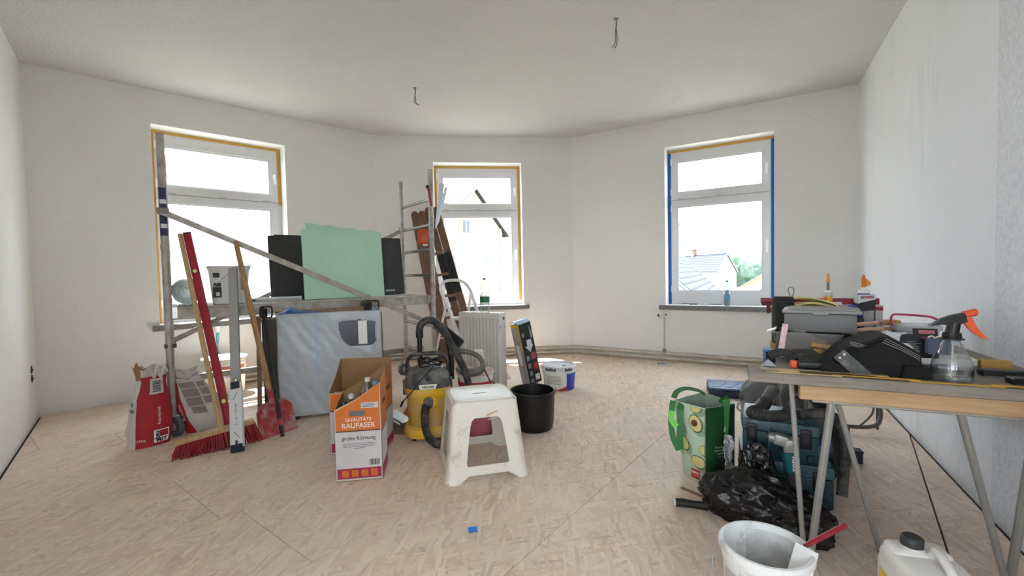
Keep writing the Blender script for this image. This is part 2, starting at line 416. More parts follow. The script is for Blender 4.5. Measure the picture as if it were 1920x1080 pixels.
_, XR = wall('wall_back_right', CC, CD, WALLM, OPR)
wall('wall_right', CD, RE, WALLR)
wall('wall_left', LE, CA, WALLM)
_, XFR = wall('wall_front_right', RE, QR, WALLM, (.55, 2.35, .70, 2.665), ext=.1)  # opening for an added fill window, out of view
OPF = (.25, 2.35, .70, 2.665); OPG = (2.65, 4.75, .70, 2.665)  # openings of the two added fill windows in the unseen front wall
def wall2(name, a, b, mat, ops):
    d = (b - a).normalized(); X = plane_X((a.x, a.y, 0), (d.x, d.y, 0), (-d.y, d.x, 0)); Ln = (b - a).length; m = MB(); m.X = X; x = -.4
    for s0, s1, z0, z1 in ops:
        m.b2((x, 0, -.1), (s0, TH, H + .1)); m.b2((s0, 0, -.1), (s1, TH, z0)); m.b2((s0, 0, z1), (s1, TH, H + .1)); x = s1
    m.b2((x, 0, -.1), (Ln + .4, TH, H + .1)); return struct(m.build(name, mat, smooth=False)), X
_, XF_ = wall2('wall_front', QR, QL, WALLM, (OPF, OPG))
_, XFL = wall('wall_front_left', QL, LE, WALLM, (.3, 2.1, .70, 2.665), ext=.1)  # another added opening behind the camera, for fill light
# ---- plaster ledges and heating pipes at the foot of the walls
for nm, X, s0, s1 in (('baseboard_back_left', XL, 1.1, 3.14), ('baseboard_back', XM, 0, 2.672), ('baseboard_back_right', XR, 0, 3.18)):
    b = MB(); b.X = X; b.b2((s0, -.012, 0), (s1, -.0005, .115)); struct(b.build(nm, PLASTER, smooth=False))
PIPE = M('dusty painted pipe', '#e2dccf', .5, var=(9, .25, '#b3a48f'), stretch=(1, 1, 6))
def inset(X, s, off): return X @ Vector((s, -off, 0))
for nm, z, off, lab in (('heating_pipe', .086, .036, 'upper of the two dusty heating pipes along the back walls'), ('heating_pipe', .036, .062, 'lower of the two dusty heating pipes, close to the floor')):
    def jn(X1, X2, o):   # joint of two offset wall lines
        p = X1 @ Vector((0, -o, 0)); d = X1.to_3x3() @ Vector((1, 0, 0)); p2 = X2 @ Vector((0, -o, 0)); e = X2.to_3x3() @ Vector((1, 0, 0))
        den = d.x * e.y - d.y * e.x; t = ((p2.x - p.x) * e.y - (p2.y - p.y) * e.x) / den; return p + d * t
    pts = [inset(XL, 1.25, off), jn(XL, XM, off), jn(XM, XR, off), inset(XR, 3.1, off)]
    b = MB()
    for p0, p1 in zip(pts, pts[1:]): b.cyl((p0.x, p0.y, z), (p1.x, p1.y, z), .0135)
    for p in pts[1:3]: b.ell((p.x, p.y, z), (.0137,) * 3, 10, 6)
    o = thing('heating_pipe', lab, 'pipe', (0, 0, 0)); b.build('pipe_run', PIPE, o)
    for X, ss in ((XL, (1.7, 2.7)), (XM, (.3, 1.3, 2.3)), (XR, (.55, 1.5, 2.5))):
        for s in ss:
            cl = MB(); p = X @ Vector((s, -off, z)); e = X.to_3x3() @ Vector((1, 0, 0)); cl.cyl(p - e * .008, p + e * .008, .018)
            cl.bar(p, X @ Vector((s, -.013, z)), .008, .008); cl.build('pipe_clip', M('clip plastic', '#cfc8ba', .6), o)
# ---- windows
UPVC = M('white window plastic', '#d6d7d9', .35)
GASK = M('grey gasket', '#8a8c90', .6)
SILL = M('speckled granite', '#4c4b4a', .35, var=(90, .6, '#8d8b88'))
YTAPE = M('yellow masking tape', '#deb25c', .6, var=(14, .15))
BTAPE = M('blue masking tape', '#2b78cc', .55, var=(10, .2))
GLASS = pane_mat('window glass', (.97, .985, .98), .06)
HND = M('handle white', '#f2f2f0', .3)
def window(name, X, op, tapes, sill0, sill1):
    s0, s1, z0, z1 = op; root = bpy.data.objects.new(name, None); COL.objects.link(root); root['kind'] = 'structure'; root.matrix_world = X
    Y = .21
    f = MB(); fw = .062; zm = 2.03
    for a, b in (((s0, Y, z0), (s0 + fw, Y + .07, z1)), ((s1 - fw, Y, z0), (s1, Y + .07, z1)), ((s0 + fw, Y, z1 - fw), (s1 - fw, Y + .07, z1)), ((s0 + fw, Y, z0), (s1 - fw, Y + .07, z0 + .11)), ((s0 + fw, Y, zm - .035), (s1 - fw, Y + .07, zm + .02))): f.b2(a, b)
    f.b2((s0 + .06, Y + .066, z0), (s1 - .06, Y + .075, z0 + .03))
    f.build('frame', UPVC, root, smooth=False)
    for nm, za, zb, pa, pb in (('sash', 2.03, z1 - .052, 2.118, z1 - .15), ('sash', z0 + .098, 2.022, z0 + .163, 1.945)):
        a0, a1 = s0 + .045, s1 - .045; p0, p1 = s0 + .105, s1 - .115; q = MB(); yo = Y - .016
        for a, b in (((a0, yo, za), (p0, Y + .05, zb)), ((p1, yo, za), (a1, Y + .05, zb)), ((p0, yo, pb), (p1, Y + .05, zb)), ((p0, yo, za), (p1, Y + .05, pa))): q.b2(a, b)
        for a, b in (((p0, yo + .012, pa), (p0 + .012, Y + .04, pb)), ((p1 - .012, yo + .012, pa), (p1, Y + .04, pb)), ((p0, yo + .012, pb - .012), (p1, Y + .04, pb)), ((p0, yo + .012, pa), (p1, Y + .04, pa + .012))): q.b2(a, b)
        sa = q.build('sash', UPVC, root, smooth=False)
        g = MB(); g.b2((p0 + .003, Y + .012, pa + .003), (p1 - .003, Y + .016, pb - .003)); g.build('pane', GLASS, sa, smooth=False)
        gs = MB()
        for a, b in (((p0 + .012, yo + .02, pa + .012), (p0 + .016, Y + .03, pb - .012)), ((p1 - .016, yo + .02, pa + .012), (p1 - .012, Y + .03, pb - .012)), ((p0 + .012, yo + .02, pb - .016), (p1 - .012, Y + .03, pb - .012)), ((p0 + .012, yo + .02, pa + .012), (p1 - .012, Y + .03, pa + .016))): gs.b2(a, b)
        gs.build('gasket', GASK, sa, smooth=False)
        h = MB(); zc = (za + zb) / 2 + (.0 if za > 2 else .03); xh = a1 - .03
        h.rbox((xh, yo - .006, zc), (.028, .012, .07), .005); h.cyl((xh, yo - .01, zc + .015), (xh, yo - .045, zc + .015), .009)
        h.rbox((xh, yo - .048, zc - (.03 if za > 2 else .045)), (.02, .014, .12 if za > 2 else .15), .006)
        h.build('window_handle', HND, sa)
        hg = MB()
        for zz in (za + .1, zb - .1): hg.cyl((a0 - .002, yo - .004, zz - .04), (a0 - .002, yo - .004, zz + .04), .009, n=10)
        hg.build('hinge', HND, sa)
        if za > 2:
            st = MB()
            for xx in (a0 + .12, (a0 + a1) / 2, a1 - .12): st.b2((xx - .035, yo - .006, za + .004), (xx + .035, yo, za + .016))
            st.build('vent_catch', M('catch grey', '#b9bcc0', .4), sa, smooth=False)
    for side, mt, ln in tapes:
        t = MB(); y = Y - .0009
        if side == 'l': t.b2((s0 + .002, y, z1 - ln * (z1 - z0)), (s0 + .036, y + .0008, z1 - .002)); t.b2((s0 + .0032, Y - .03, z1 - ln * (z1 - z0)), (s0 + .0042, y, z1 - .004))
        if side == 'r': t.b2((s1 - .036, y, z1 - ln * (z1 - z0)), (s1 - .002, y + .0008, z1 - .002)); t.b2((s1 - .0042, Y - .03, z1 - ln * (z1 - z0)), (s1 - .0032, y, z1 - .004))
        if side == 't': t.b2((s0 + .002, y - .0003, z1 - .036), (s1 - .002, y + .0005, z1 - .003))
        t.build('masking_tape', mt, root, smooth=False)
    s = MB(); s.rbox(((sill0 + sill1) / 2, .085, .671), (sill1 - sill0, .24, .056), .003, 1); s.build('window_sill', SILL, root)
    return root
window('window_1', XL, OPL, (('l', YTAPE, 1), ('t', YTAPE, 1), ('r', YTAPE, .34)), .79, 2.14)
window('window_2', XM, OPM, (('l', YTAPE, .36), ('t', YTAPE, 1), ('r', YTAPE, .97)), .70, 2.045)
window('window_3', XR, OPR, (('l', BTAPE, 1), ('t', YTAPE, 1), ('r', BTAPE, .98)), 1.18, 2.52)
window('fill_window_6', XFR, (.55, 2.35, .70, 2.665), (), .5, 2.4)  # unseen side windows, this and the next, added to strengthen the fill
window('fill_window_7', XFL, (.3, 2.1, .70, 2.665), (), .25, 2.15)
window('fill_window_4', XF_, OPF, (), .2, 2.4)  # unseen windows behind the camera, added to brighten surfaces facing it
window('fill_window_5', XF_, OPG, (), 2.6, 4.8)
# ---- empty socket box in the left wall, wires hanging from the ceiling, valve riser under the right window
dl = (CA - LE).normalized(); XLW = plane_X((LE.x, LE.y, 0), (dl.x, dl.y, 0), (-dl.y, dl.x, 0))
so = thing('socket_box', 'small double hole of an open socket box low in the left wall', 'socket', XLW @ Vector((4.3 - .27, 0, .40)), math.atan2(dl.y, dl.x))
b = MB()
for z in (-.036, .036): b.lathe([(.031, 0), (.031, .004), (.026, .004), (.026, -.0), (.0, -.0)], 20, (0, 0, 0)); 
b = MB()
for z in (-.036, .036):
    b.X = XF((0, -.001, z), (R(90), 0, 0)); b.lathe([(.032, -.001), (.032, .003), (.027, .003), (.027, -.0005), (0, -.0005)], 20)
b.build('box_rim', M('socket black', '#26272b', .6), so)
b = MB()
for z in (-.036, .036): b.tube([(-.01, -.002, z + .01), (.005, -.012, z), (.012, -.003, z - .014)], .003, 6, sub=3)
b.build('wire_end', M('wire grey', '#77777c', .5), so)
for (x, y), ln, lab, bend in (((.806, 3.353), .21, 'black wires hanging from the ceiling nearest the camera', -.02), ((-.923, 4.503), .17, 'bent ceiling wires in front of the middle window', .03)):
    t = thing('ceiling_wire', lab, 'wire', (x, y, H)); b = MB()
    b.tube([(0, 0, .005), (.004, 0, -.03), (-.002, 0, -.08)], .006, 8, sub=3); b.build('sheath', M('cable grey', '#8e8d8a', .6), t)
    b = MB()
    for k in (-1, 1): b.tube([(-.002, 0, -.07), (k * .006, .003 * k, -.11), (k * .007 - .003, 0, -ln + .03), (k * .009 + bend, 0, -ln - .004 * k)], .0028, 6, sub=4)
    b.build('core_wire', M('wire black', '#232325', .5), t)
    b = MB(); b.lathe([(0, -.004), (.018, -.004), (.02, 0)], 16); b.build('hook_plate', M('cable grey', '#8e8d8a', .6), t)
ra = thing('radiator_valve_riser', 'thin white radiator pipe with two valves below the right window', 'pipe', XR @ Vector((1.245, -.036, .0)), math.atan2((CD - CC).y, (CD - CC).x))
b = MB(); b.cyl((0, 0, .07), (0, 0, .56), .0088); b.build('riser_pipe', M('riser grey', '#bab7b1', .4), ra)
b = MB(); b.cyl((-.0, .0, .575), (-.055, -.055, .575), .022, .027); b.cyl((-.02, .02, .575), (-.02, -.05, .575), .011); b.cyl((0, 0, .555), (0, 0, .595), .013); b.build('thermostat_valve', M('pipe white', '#dcdad4', .4), ra)
b = MB(); b.cyl((-.054, -.054, .575), (-.060, -.060, .575), .018); b.cyl((0, 0, .57), (.028, 0, .585), .008); b.build('valve_cap', M('valve dark', '#3a3836', .5), ra)
b = MB(); b.cyl((0, 0, .10), (0, 0, .155), .014, n=8); b.cyl((-.02, 0, .13), (.022, 0, .13), .011); b.build('lock_valve', M('brass grey', '#8c857a', .35, .8), ra)
# ================================================================== outside: neighbouring houses and trees
GZ = -4.6
def roof_mat(name, c0, c1, pitch=2.6):
    m, nt, b = newmat(name); tc = nt.nodes.new('ShaderNodeTexCoord'); br = nt.nodes.new('ShaderNodeTexWave'); br.wave_type = 'BANDS'; br.bands_direction = 'Z'; br.wave_profile = 'SAW'
    br.inputs['Scale'].default_value = pitch / 2; br.inputs['Distortion'].default_value = 0; nt.links.new(tc.outputs['Object'], br.inputs['Vector'])
    r = ramp(nt, br.outputs['Fac'], [(0, c0), (.55, c1), (.9, c1), (1, c0)]); nt.links.new(r.outputs[0], b.inputs['Base Color']); b.inputs['Roughness'].default_value = .8; b.inputs['Specular IOR Level'].default_value = .1; return m
SLATE = roof_mat('grey roof tiles', '#1c1f26', '#3c414b'); REDT = roof_mat('brown roof tiles', '#1e1a1c', '#3c3639')
CREAM = M('cream render', '#b9a887', .9, var=(.5, .06)); WHR = M('white render', '#c9c9c9', .9); WOODT = M('grey trim', '#8b8c90', .7); WINF = M('house window white', '#cfcfcf', .5); WING = M('house window dark', '#2e3238', .2)
ground = MB(); ground.b2((-80, 2, GZ - .2), (120, 160, GZ)); struct(ground.build('outside_ground', M('pale street', '#96948e', .9, var=(.2, .3, '#7a7f6c')), smooth=False))
ground = MB(); ground.b2((-80, -100, GZ - .2), (120, 2, GZ)); struct(ground.build('unseen_rear_ground', M('dark rear ground', '#5a5b58', .9, var=(.3, .3)), smooth=False))  # unseen ground added to cut uplight; dark tone stands for the building's shade
def house(name, label, P0, e, L_, half, apex, eave, wallm, roofm, wins=(), pipe=None, chimney=None, over=.35, wall_half=None):
    e = Vector((e[0], e[1])).normalized(); g = Vector((e.y, -e.x)); rz = math.atan2(g.y, g.x)      # local x = along the gable, local y = along the ridge
    t = thing(name, label, 'house', (P0[0], P0[1], GZ), rz); wh = wall_half or half - over; sl = (apex - eave) / half; A_ = apex - GZ
    m = MB(); X = plane_X((0, L_, 0), (1, 0, 0), (0, 0, 1)); m.prism([(-wh, 0), (wh, 0), (wh, A_ - sl * wh - .1), (0, A_ - .12), (-wh, A_ - sl * wh - .1)], L_, X); m.build('wall', wallm, t, smooth=False)
    for k in (-1, 1):
        m = MB(); a = Vector((0, -over, A_)); b = Vector((k * half, -over, A_ - sl * half)); n = Vector((k * sl, 0, 1)).normalized() * .16
        vs = []
        for y in (-over, L_ + over): vs += [Vector((0, y, A_)), Vector((k * half, y, A_ - sl * half)), Vector((k * half, y, A_ - sl * half)) - n, Vector((0, y, A_)) - n]
        m.add(vs, [(0, 1, 5, 4), (3, 2, 6, 7), (0, 1, 2, 3), (4, 5, 6, 7), (1, 2, 6, 5)]); rs = m.build('roof_slope', roofm, t, smooth=False)
        m = MB(); m.bar(a + Vector((0, -.02, -.1)), b + Vector((0, -.02, -.1)), .08, .16, up=(0, 1, 0)); m.build('verge_board', WOODT, rs, smooth=False)
    for (x, z, w_, h_, sh) in wins:
        m = MB(); m.b2((x - w_ / 2, -.06, z - GZ), (x + w_ / 2, -.01, z + h_ - GZ)); wn = m.build('window', WINF, t, smooth=False)
        for k in (-1, 1): m = MB(); m.b2((x + k * w_ * .24 - w_ * .19, -.075, z + .08 - GZ), (x + k * w_ * .24 + w_ * .19, -.055, z + h_ - .08 - GZ)); m.build('pane', WING, wn, smooth=False)
        if sh:
            for k in (-1, 1): m = MB(); m.b2((x + k * (w_ * .5 + sh / 2) - sh / 2, -.07, z - GZ), (x + k * (w_ * .5 + sh / 2) + sh / 2, -.02, z + h_ - GZ)); m.build('shutter', M('shutter tan', '#8a7c63', .7), wn, smooth=False)
    if pipe: m = MB(); m.cyl((pipe, -.12, 0), (pipe, -.12, A_ - sl * pipe - .3), .09, n=8); m.build('downpipe', WOODT, t)
    if chimney: m = MB(); m.box((chimney[0], chimney[1], A_ + .1), (.55, .55, 1.5)); m.b2((chimney[0] - .35, chimney[1] - .35, A_ + .75), (chimney[0] + .35, chimney[1] + .35, A_ + .9)); m.build('chimney', M('chimney brick', '#5a4a44', .9), t, smooth=False)
    return t
house('gabled_house', 'cream gabled house seen through the middle window', (-2.95, 36), (-.78, .62), 12, 4.1, 8.05, 4.35, CREAM, REDT, ((-.95, 4.25, .9, 1.15, .35), (1.2, 1.7, .5, .9, 0), (-2.5, 1.6, .8, 1.1, 0), (-.6, -1.5, .9, 1.2, .35)), 3.15, wall_half=3.5)
house('white_house', 'white house with grey tiled roof right of centre in the right window', (28.9, 60), (-.23, .97), 9, 1.6, 3.2, .7, WHR, SLATE, ((0, 1.2, .3, .3, 0),), None, (0, 7), .15)
nh = house('near_house', 'nearer house whose grey tiled roof slopes across the right window', (4.6, 20.5), (.46, .89), 13.0, 5.2, 3.4, -1.4, WHR, SLATE, ((0, -1.5, 1.1, 1.3, 0),), None, (1.2, 12), .3)
house('low_house', 'low house with a grey roof beside the trees in the right window', (31.5, 56), (.6, .8), 8, 2.6, .45, -1.2, M('peach render', '#b08d63', .9), SLATE, ((0, -2.5, .8, 1, 0),), None, None, .2)
DO = Matrix.Rotation(-math.atan2(-.46, .89), 3, 'Z') @ (Vector((9.35, 24.0, -1.4)) - Vector((4.6, 20.5, GZ)))
m = MB(); m.b2((-.55, 0, -.2), (.55, 2.0, 1.75)); m.build('dormer_wall', M('slate cladding', '#2b2f38', .8), nh, smooth=False, loc=DO)
for k in (-1, 1): m = MB(); m.add([(0, -.2, 2.35), (k * .8, -.2, 1.65), (k * .8, 2.4, 1.65), (0, 2.4, 2.35), (0, -.2, 2.27), (k * .8, -.2, 1.57), (k * .8, 2.4, 1.57), (0, 2.4, 2.27)], [(0, 1, 2, 3), (7, 6, 5, 4), (0, 1, 5, 4), (1, 2, 6, 5)]); m.build('dormer_roof', SLATE, nh, smooth=False, loc=DO)
m = MB(); m.b2((-.3, -.05, .5), (.3, -.01, 1.5)); m.build('dormer_window', WINF, nh, smooth=False, loc=DO)
LEAF = M('hazy green leaves', '#33503c', .9, var=(1.2, .5, '#1f3527')); TRK = M('bark', '#3a3029', .9)
for k, (x, y, r_, zz, lab) in enumerate(((39.0, 78, 2.6, 1.0, 'leftmost leafy tree behind the white house'), (44.5, 81, 2.9, .9, 'broad leafy tree in the middle of the right pane edge'), (50.3, 84, 2.8, .7, 'leafy tree at the right pane edge'))):
    t = thing('leafy_tree', lab, 'tree', (x, y, GZ), 0, 'trees beyond the right window')
    m = MB(); m.cyl((0, 0, 0), (0, 0, 4.2), .28, .18, n=8); m.build('trunk', TRK, t)
    m = MB(); m.ell((0, 0, zz - GZ - .6), (r_, r_, 2.6), 28, 18, fn=lambda d, k=k: 1 + .35 * mnoise.noise(d * 2.6 + Vector((k * 5, 0, 0))) + .2 * mnoise.noise(d * 6.5)); m.build('crown', LEAF, t)
# ================================================================== rolling scaffold (local x along the deck, y towards the wall)
ALU = M('worn aluminium', '#a2a09b', .42, .75, var=(22, .35), bump=(40, .15))
ALUD = M('dusty scaffold tube', '#b5b1aa', .5, .35, var=(16, .4, '#8f867c'), bump=(30, .2))
STEEL = M('plain steel', '#b4b4b2', .32, .9)
BLACK = M('black plastic', '#151516', .45)
DGREY = M('dark grey plastic', '#3a3a3b', .5, dust=('#77736c', 6, .5, .8))
RUBB = M('grey rubber', '#5d646d', .7)
WHITEP = M('white plastic', '#e8e8e4', .4)
PAPERW = M('white paper', '#d8d5d0', .7)
SN = Vector((-2.511, 3.249, 0)); SRZ = math.atan2(.6, .8)
def SP(s, w, z): return SN + Vector((.8, .6, 0)) * s + Vector((-.6, .8, 0)) * w + Vector((0, 0, z))
sc = thing('rolling_scaffold', 'aluminium rolling scaffold with ladder frames, diagonal braces and a low deck', 'scaffold', SN, SRZ)
LS, WS = 2.136, .72
for s in (0, LS):
    for w in (0, WS):
        b = MB(); b.cyl((s, w, .15), (s, w, 2.2), .0245, n=16); b.cyl((s, w, 2.2), (s, w, 2.201), .0245)
        b.cyl((s, w, 1.36), (s, w, 1.40), .0275, n=16)
        up = b.build('upright', ALUD, sc)
        if s == 0 and w == 0:
            for z0, z1, nm in ((1.64, 1.81, 'sticker'), (1.465, 1.615, 'sticker')):
                q = MB(); q.lathe([(.0252, z0), (.0252, z1)], 12, a0=R(200), a1=R(330)); q.build(nm, M('sticker blue', '#2a3050', .5), up)
                q = MB(); q.lathe([(.0256, z0 + .055), (.0256, z0 + .085)], 10, a0=R(225), a1=R(320)); q.build('sticker_band', M('sticker white', '#d6d6d4', .5), up)
    for z in (.33, .62, .88, 1.14, 1.397, 1.648, 1.905):
        b = MB(); b.cyl((s, .02, z), (s, WS - .02, z), .0155, n=12)
        for w in (.03, WS - .03): b.cyl((s, w - .01, z), (s, w + .01, z), .02, n=12)
        b.build('rung', ALU, sc)
# castors
for (s, w, a) in ((0, 0, 300), (0, WS, 150), (LS, 0, 250), (LS, WS, 195)):
    c = MB(); c.cyl((s, w, .17), (s, w, .15), .03); c.rbox((s, w, .15), (.08, .08, .012), .003, 1)
    d = Vector((math.cos(R(a)), math.sin(R(a)), 0)); n = Vector((-d.y, d.x, 0)); ce_ = Vector((s, w, .075)) + d * .03
    for k in (-1, 1): c.bar(ce_ + n * .026 * k + Vector((0, 0, -.01)), Vector((s, w, .145)) + n * .026 * k, .004, .035, up=d)
    ca = c.build('castor', STEEL, sc)
    b = MB(); b.cyl(ce_ - n * .018, ce_ + n * .018, .0745, n=28); b.build('wheel', RUBB, ca)
    b = MB(); b.cyl(ce_ - n * .0215, ce_ + n * .0215, .03, n=16); b.build('wheel_hub', M('hub steel', '#c8c8c6', .35, .6), ca)
    b = MB(); b.tube([ce_ + n * .035 + Vector((0, 0, .07)), ce_ + d * .06 + n * .03 + Vector((0, 0, .06)), ce_ + d * .085 + Vector((0, 0, .045))], .006, 6); b.build('brake_lever', STEEL, ca)
# deck
for w in (.0, WS):
    b = MB(); b.rbox((LS / 2, w + (.03 if w == 0 else -.03), .889), (LS - .05, .03, .078), .004, 1); be = b.build('deck_beam', ALUD, sc)
    for s in (.03, LS - .03):
        b = MB(); b.box((s, w + (.03 if w == 0 else -.03), .90), (.05, .045, .075)); b.build('deck_hook', STEEL, be)
for k in range(3):
    b = MB(); x0 = .06 + k * .675; b.rbox((x0 + .335, WS / 2, .934), (.668, WS - .05, .012), .002, 1); b.build('deck_board', M('dusty deck plywood', '#cfc9c0', .8, var=(7, .25, '#9a8d7d')), sc)
for s, ww in ((1.82, .05), (1.98, .035), (.62, .03)):
    b = MB(); b.b2((s, -.0008 + .0145, .868), (s + ww, .0145, .912)); b.build('deck_sticker', M('sticker grey', '#c6c4bf', .6, var=(60, .5)), sc, smooth=False)
# braces
for p0, p1, nm in (((-.02, -.035, 1.64), (2.16, -.035, .622), 'brace'), ((-.02, WS + .035, .60), (2.17, WS + .035, 1.665), 'brace')):
    b = MB(); b.bar(p0, p1, .03, .042); o = b.build(nm, ALUD, sc)
    for p in (p0, p1):
        q = MB(); v = Vector(p); q.cyl(v + Vector((0, -.02, 0)), v + Vector((0, .03, 0)), .02, n=12); q.rbox(v + Vector((.02 if p is p0 else -.02, 0, 0)), (.07, .034, .048), .006, 1); q.build('brace_hook', M('hook dark', '#77726b', .5, .4), o)
b = MB(); b.bar((-.03, WS + .03, .278), (LS + .22, WS + .03, .278), .035, .05); o = b.build('base_bar', ALU, sc)
b = MB(); b.box((LS + .222, WS + .03, .278), (.006, .03, .045)); b.build('bar_end', BLACK, o)
for s in (.06, ):
    b = MB(); b.cyl((s - .09, -.01, .665), (s - .02, .0, .66), .016); b.build('brace_knob', DGREY, sc)
# ------------------------------------------------------------------ on the deck
DZ = .9402
FILM = M('milky plastic film', '#97a39a', .15, spec=.7, bump=(16, .5), var=(9, .3, '#77837a'))
t = thing('film_roll', 'loose roll of clear plastic film lying on the scaffold deck', 'film roll', SP(.115, .14, DZ), SRZ)
for i, (r0, y0, y1, sh) in enumerate(((.104, .02, .46, 0), (.084, -.01, .42, -.012), (.062, .0, .40, -.02), (.042, .02, .3, -.03))):
    b = MB()
    def rl(u_, v_, r0=r0, y0=y0, y1=y1, sh=sh, i=i):
        a = 2 * math.pi * u_; rr = r0 * (1 + .07 * math.sin(2 * a + i) + .03 * math.sin(5 * a + 3 * v_)) * (.97 if i == 0 else 1)
        return (math.cos(a) * rr + sh * .3 + .05 * v_ , y0 + (y1 - y0) * v_ + .012 * math.sin(a * 2 + i), .116 + math.sin(a) * rr * (1.0 if i == 0 else .98) + sh * .5)
    b.grid(rl, 28, 6, wrap=True); b.build('film_layer', FILM, t)
b = MB(); b.X = XF((.006, .03, .114), (R(90), 0, 0)); b.lathe([(0, -.008), (.022, -.004), (.03, -.010), (.05, .002), (.056, -.006), (.075, .004), (.082, -.003), (.101, .004)], 28, fn=lambda a, z: 1 + .05 * math.sin(3 * a) + .02 * math.sin(7 * a)); b.build('film_core', film_mat('crinkled film end', '#e2eae3', .98, .2, (24, .5), .16), t)
def tub(name, w0, w1, d0, d1, h, e=4., mat=WHITEP, parent=None, n=40, t_=.004, floorz=.004):
    """open tub with super-elliptic section: (w0,d0) bottom, (w1,d1) top"""
    def ring(w_, d_, z):
        o = []
        for i in range(n):
            a = 2 * math.pi * i / n; c, s_ = math.cos(a), math.sin(a)
            k = (abs(c) ** e + abs(s_) ** e) ** (-1 / e); o.append((c * k * w_ / 2, s_ * k * d_ / 2, z))
        return o
    m = MB(); seq = [ring(w0 * .02, d0 * .02, .0), ring(w0 - .01, d0 - .01, 0), ring(w0, d0, .006)]
    for q in (.25, .5, .75): seq.append(ring(w0 + (w1 - w0) * q, d0 + (d1 - d0) * q, h * q))
    seq += [ring(w1, d1, h - .022), ring(w1 + .014, d1 + .014, h - .022), ring(w1 + .016, d1 + .016, h - .002), ring(w1 + .008, d1 + .008, h), ring(w1 - 2 * t_, d1 - 2 * t_, h - .001), ring(w0 - 2 * t_, d0 - 2 * t_, floorz + .01), ring(w0 * .02, d0 * .02, floorz + .004)]
    vs = [p for r_ in seq for p in r_]; fs = [(j * n + i, j * n + (i + 1) % n, (j + 1) * n + (i + 1) % n, (j + 1) * n + i) for j in range(len(seq) - 1) for i in range(n)]
    m.add(vs, fs); return m.build(name, mat, parent)
def bail(name, r, z, drop, ang, mat, parent, rad=.0022, off=(0, 0)):
    m = MB(); pts = []
    for i in range(17):
        a = math.pi * i / 16; pts.append((math.cos(a) * r * math.cos(ang) - 0, math.cos(a) * r * math.sin(ang), 0))
        y = math.sin(a) * drop; pts[-1] = (math.cos(a) * r * math.cos(ang) - math.sin(ang) * y * .0 + off[0] * math.sin(a), math.cos(a) * r * math.sin(ang) + off[1] * math.sin(a), z - y)
    m.tube(pts, rad, 6); return m.build(name, mat, parent)
PAIL = M('dirty white pail', '#dcdcd8', .5, dust=('#b9b5ae', 7, .5, .75))
t = thing('paint_pail', 'rectangular white paint pail with black label on the scaffold deck', 'pail', SP(.405, .24, DZ), SRZ)
tub('pail_body', .235, .285, .21, .25, .30, 5, PAIL, t)
b = MB(); b.rbox((0, 0, .303), (.305, .27, .014), .006, 2); b.build('pail_lid', M('pail lid grey', '#cbc8c4', .5), t)
for (x, z, w_, h_) in ((-.095, .235, .044, .036), (-.09, .16, .05, .028), (-.092, .10, .058, .085)):
    b = MB(); y = -(.105 + .02 * z / .3) - .0012; b.box((x + .0, y, z), (w_, .0008, h_), (R(4), 0, 0)); b.build('label', M('label black', '#35353a', .6, var=(120, .5)), t, smooth=False)
b = MB(); b.box((.085, -.119, .16), (.032, .0008, .1), (R(4), 0, 0)); b.build('label', M('label grey', '#a9a9a8', .6, var=(160, .35)), t, smooth=False)
b = MB(); b.box((-.088, -.1125, .085), (.025, .0008, .03), (R(4), 0, 0)); b.build('barcode', PAPERW, t, smooth=False)
b = MB(); b.tube([(-.13, -.13, .13), (-.09, -.137, .17), (0, -.142, .26), (.05, -.142, .30)], .0022, 6, sub=3); b.build('handle', STEEL, t)
# flat strips on the deck
b = MB(); b.box((0, 0, .011), (.40, .13, .02)); o = b.build('laminate_board', M('pale tan laminate edge', '#bda272', .6, stretch=(1, 12, 1), var=(5, .2)), None, smooth=False)
o.location = SP(.75, .335, DZ); o.rotation_euler = (0, 0, SRZ + R(2)); tag(o, 'tan wooden strip lying on the deck left of the mint sheets', 'board')
b = MB(); b.box((0, 0, .011), (.36, .06, .02)); b.box((0, -.025, .024), (.36, .01, .03)); o = b.build('metal_profile', M('grey profile', '#a9a9a6', .4, .6), None, smooth=False)
o.location = SP(.765, .225, DZ); o.rotation_euler = (0, 0, SRZ + R(-3)); tag(o, 'grey metal profile lying on the deck beside the white pail', 'metal strip')
b = MB()
b.box((0, 0, .0015), (.40, .12, .003))
for k in range(13): b.box((-.183 + k * .0305, 0, .005), (.022, .12, .004))
o = b.build('panel_strip', M('pale ribbed strip', '#cfcdc4', .6), None, smooth=False)
o.location = SP(.75, .335, DZ + .0225); o.rotation_euler = (0, 0, SRZ + R(2)); tag(o, 'pale ribbed strip on top of the tan wooden strip', 'strip')
# insulation boards: graphite behind, mint green in front, leaning slightly back
GRAPH = M('graphite foam', '#3c3d3d', .75, var=(14, .3), bump=(60, .25))
MINT = M('mint green foam', '#b7dac6', .75, var=(3, .08), bump=(70, .1))
def board(name, label, mat, s0, s1, h, w, th, lean, tilt=0, top=None, cat='foam board', grp=None, tail=0):
    m = MB(); n = 14; L_ = s1 - s0
    tp = top or (lambda u_: 0)
    poly = [(0, 0), (L_, 0)] + [(L_ * (1 - i / n), h + tp(1 - i / n)) for i in range(n + 1)]
    m.prism(poly, th, plane_X((0, 0, 0), (1, 0, 0), (0, math.sin(lean), math.cos(lean))))
    o = m.build(name, mat, None, smooth=False); o.location = SP(s0, w, DZ + .002); o.rotation_euler = Euler((0, -tilt, 0)).to_matrix().to_4x4().to_euler()
    o.matrix_world = Matrix.Translation(SP(s0, w, DZ + .003)) @ Matrix.Rotation(SRZ, 4, 'Z') @ Matrix.Rotation(-tilt, 4, 'Y')
    tag(o, label, cat, grp); return o
g1 = 'graphite foam boards on the deck'; g2 = 'mint green foam sheets on the deck'
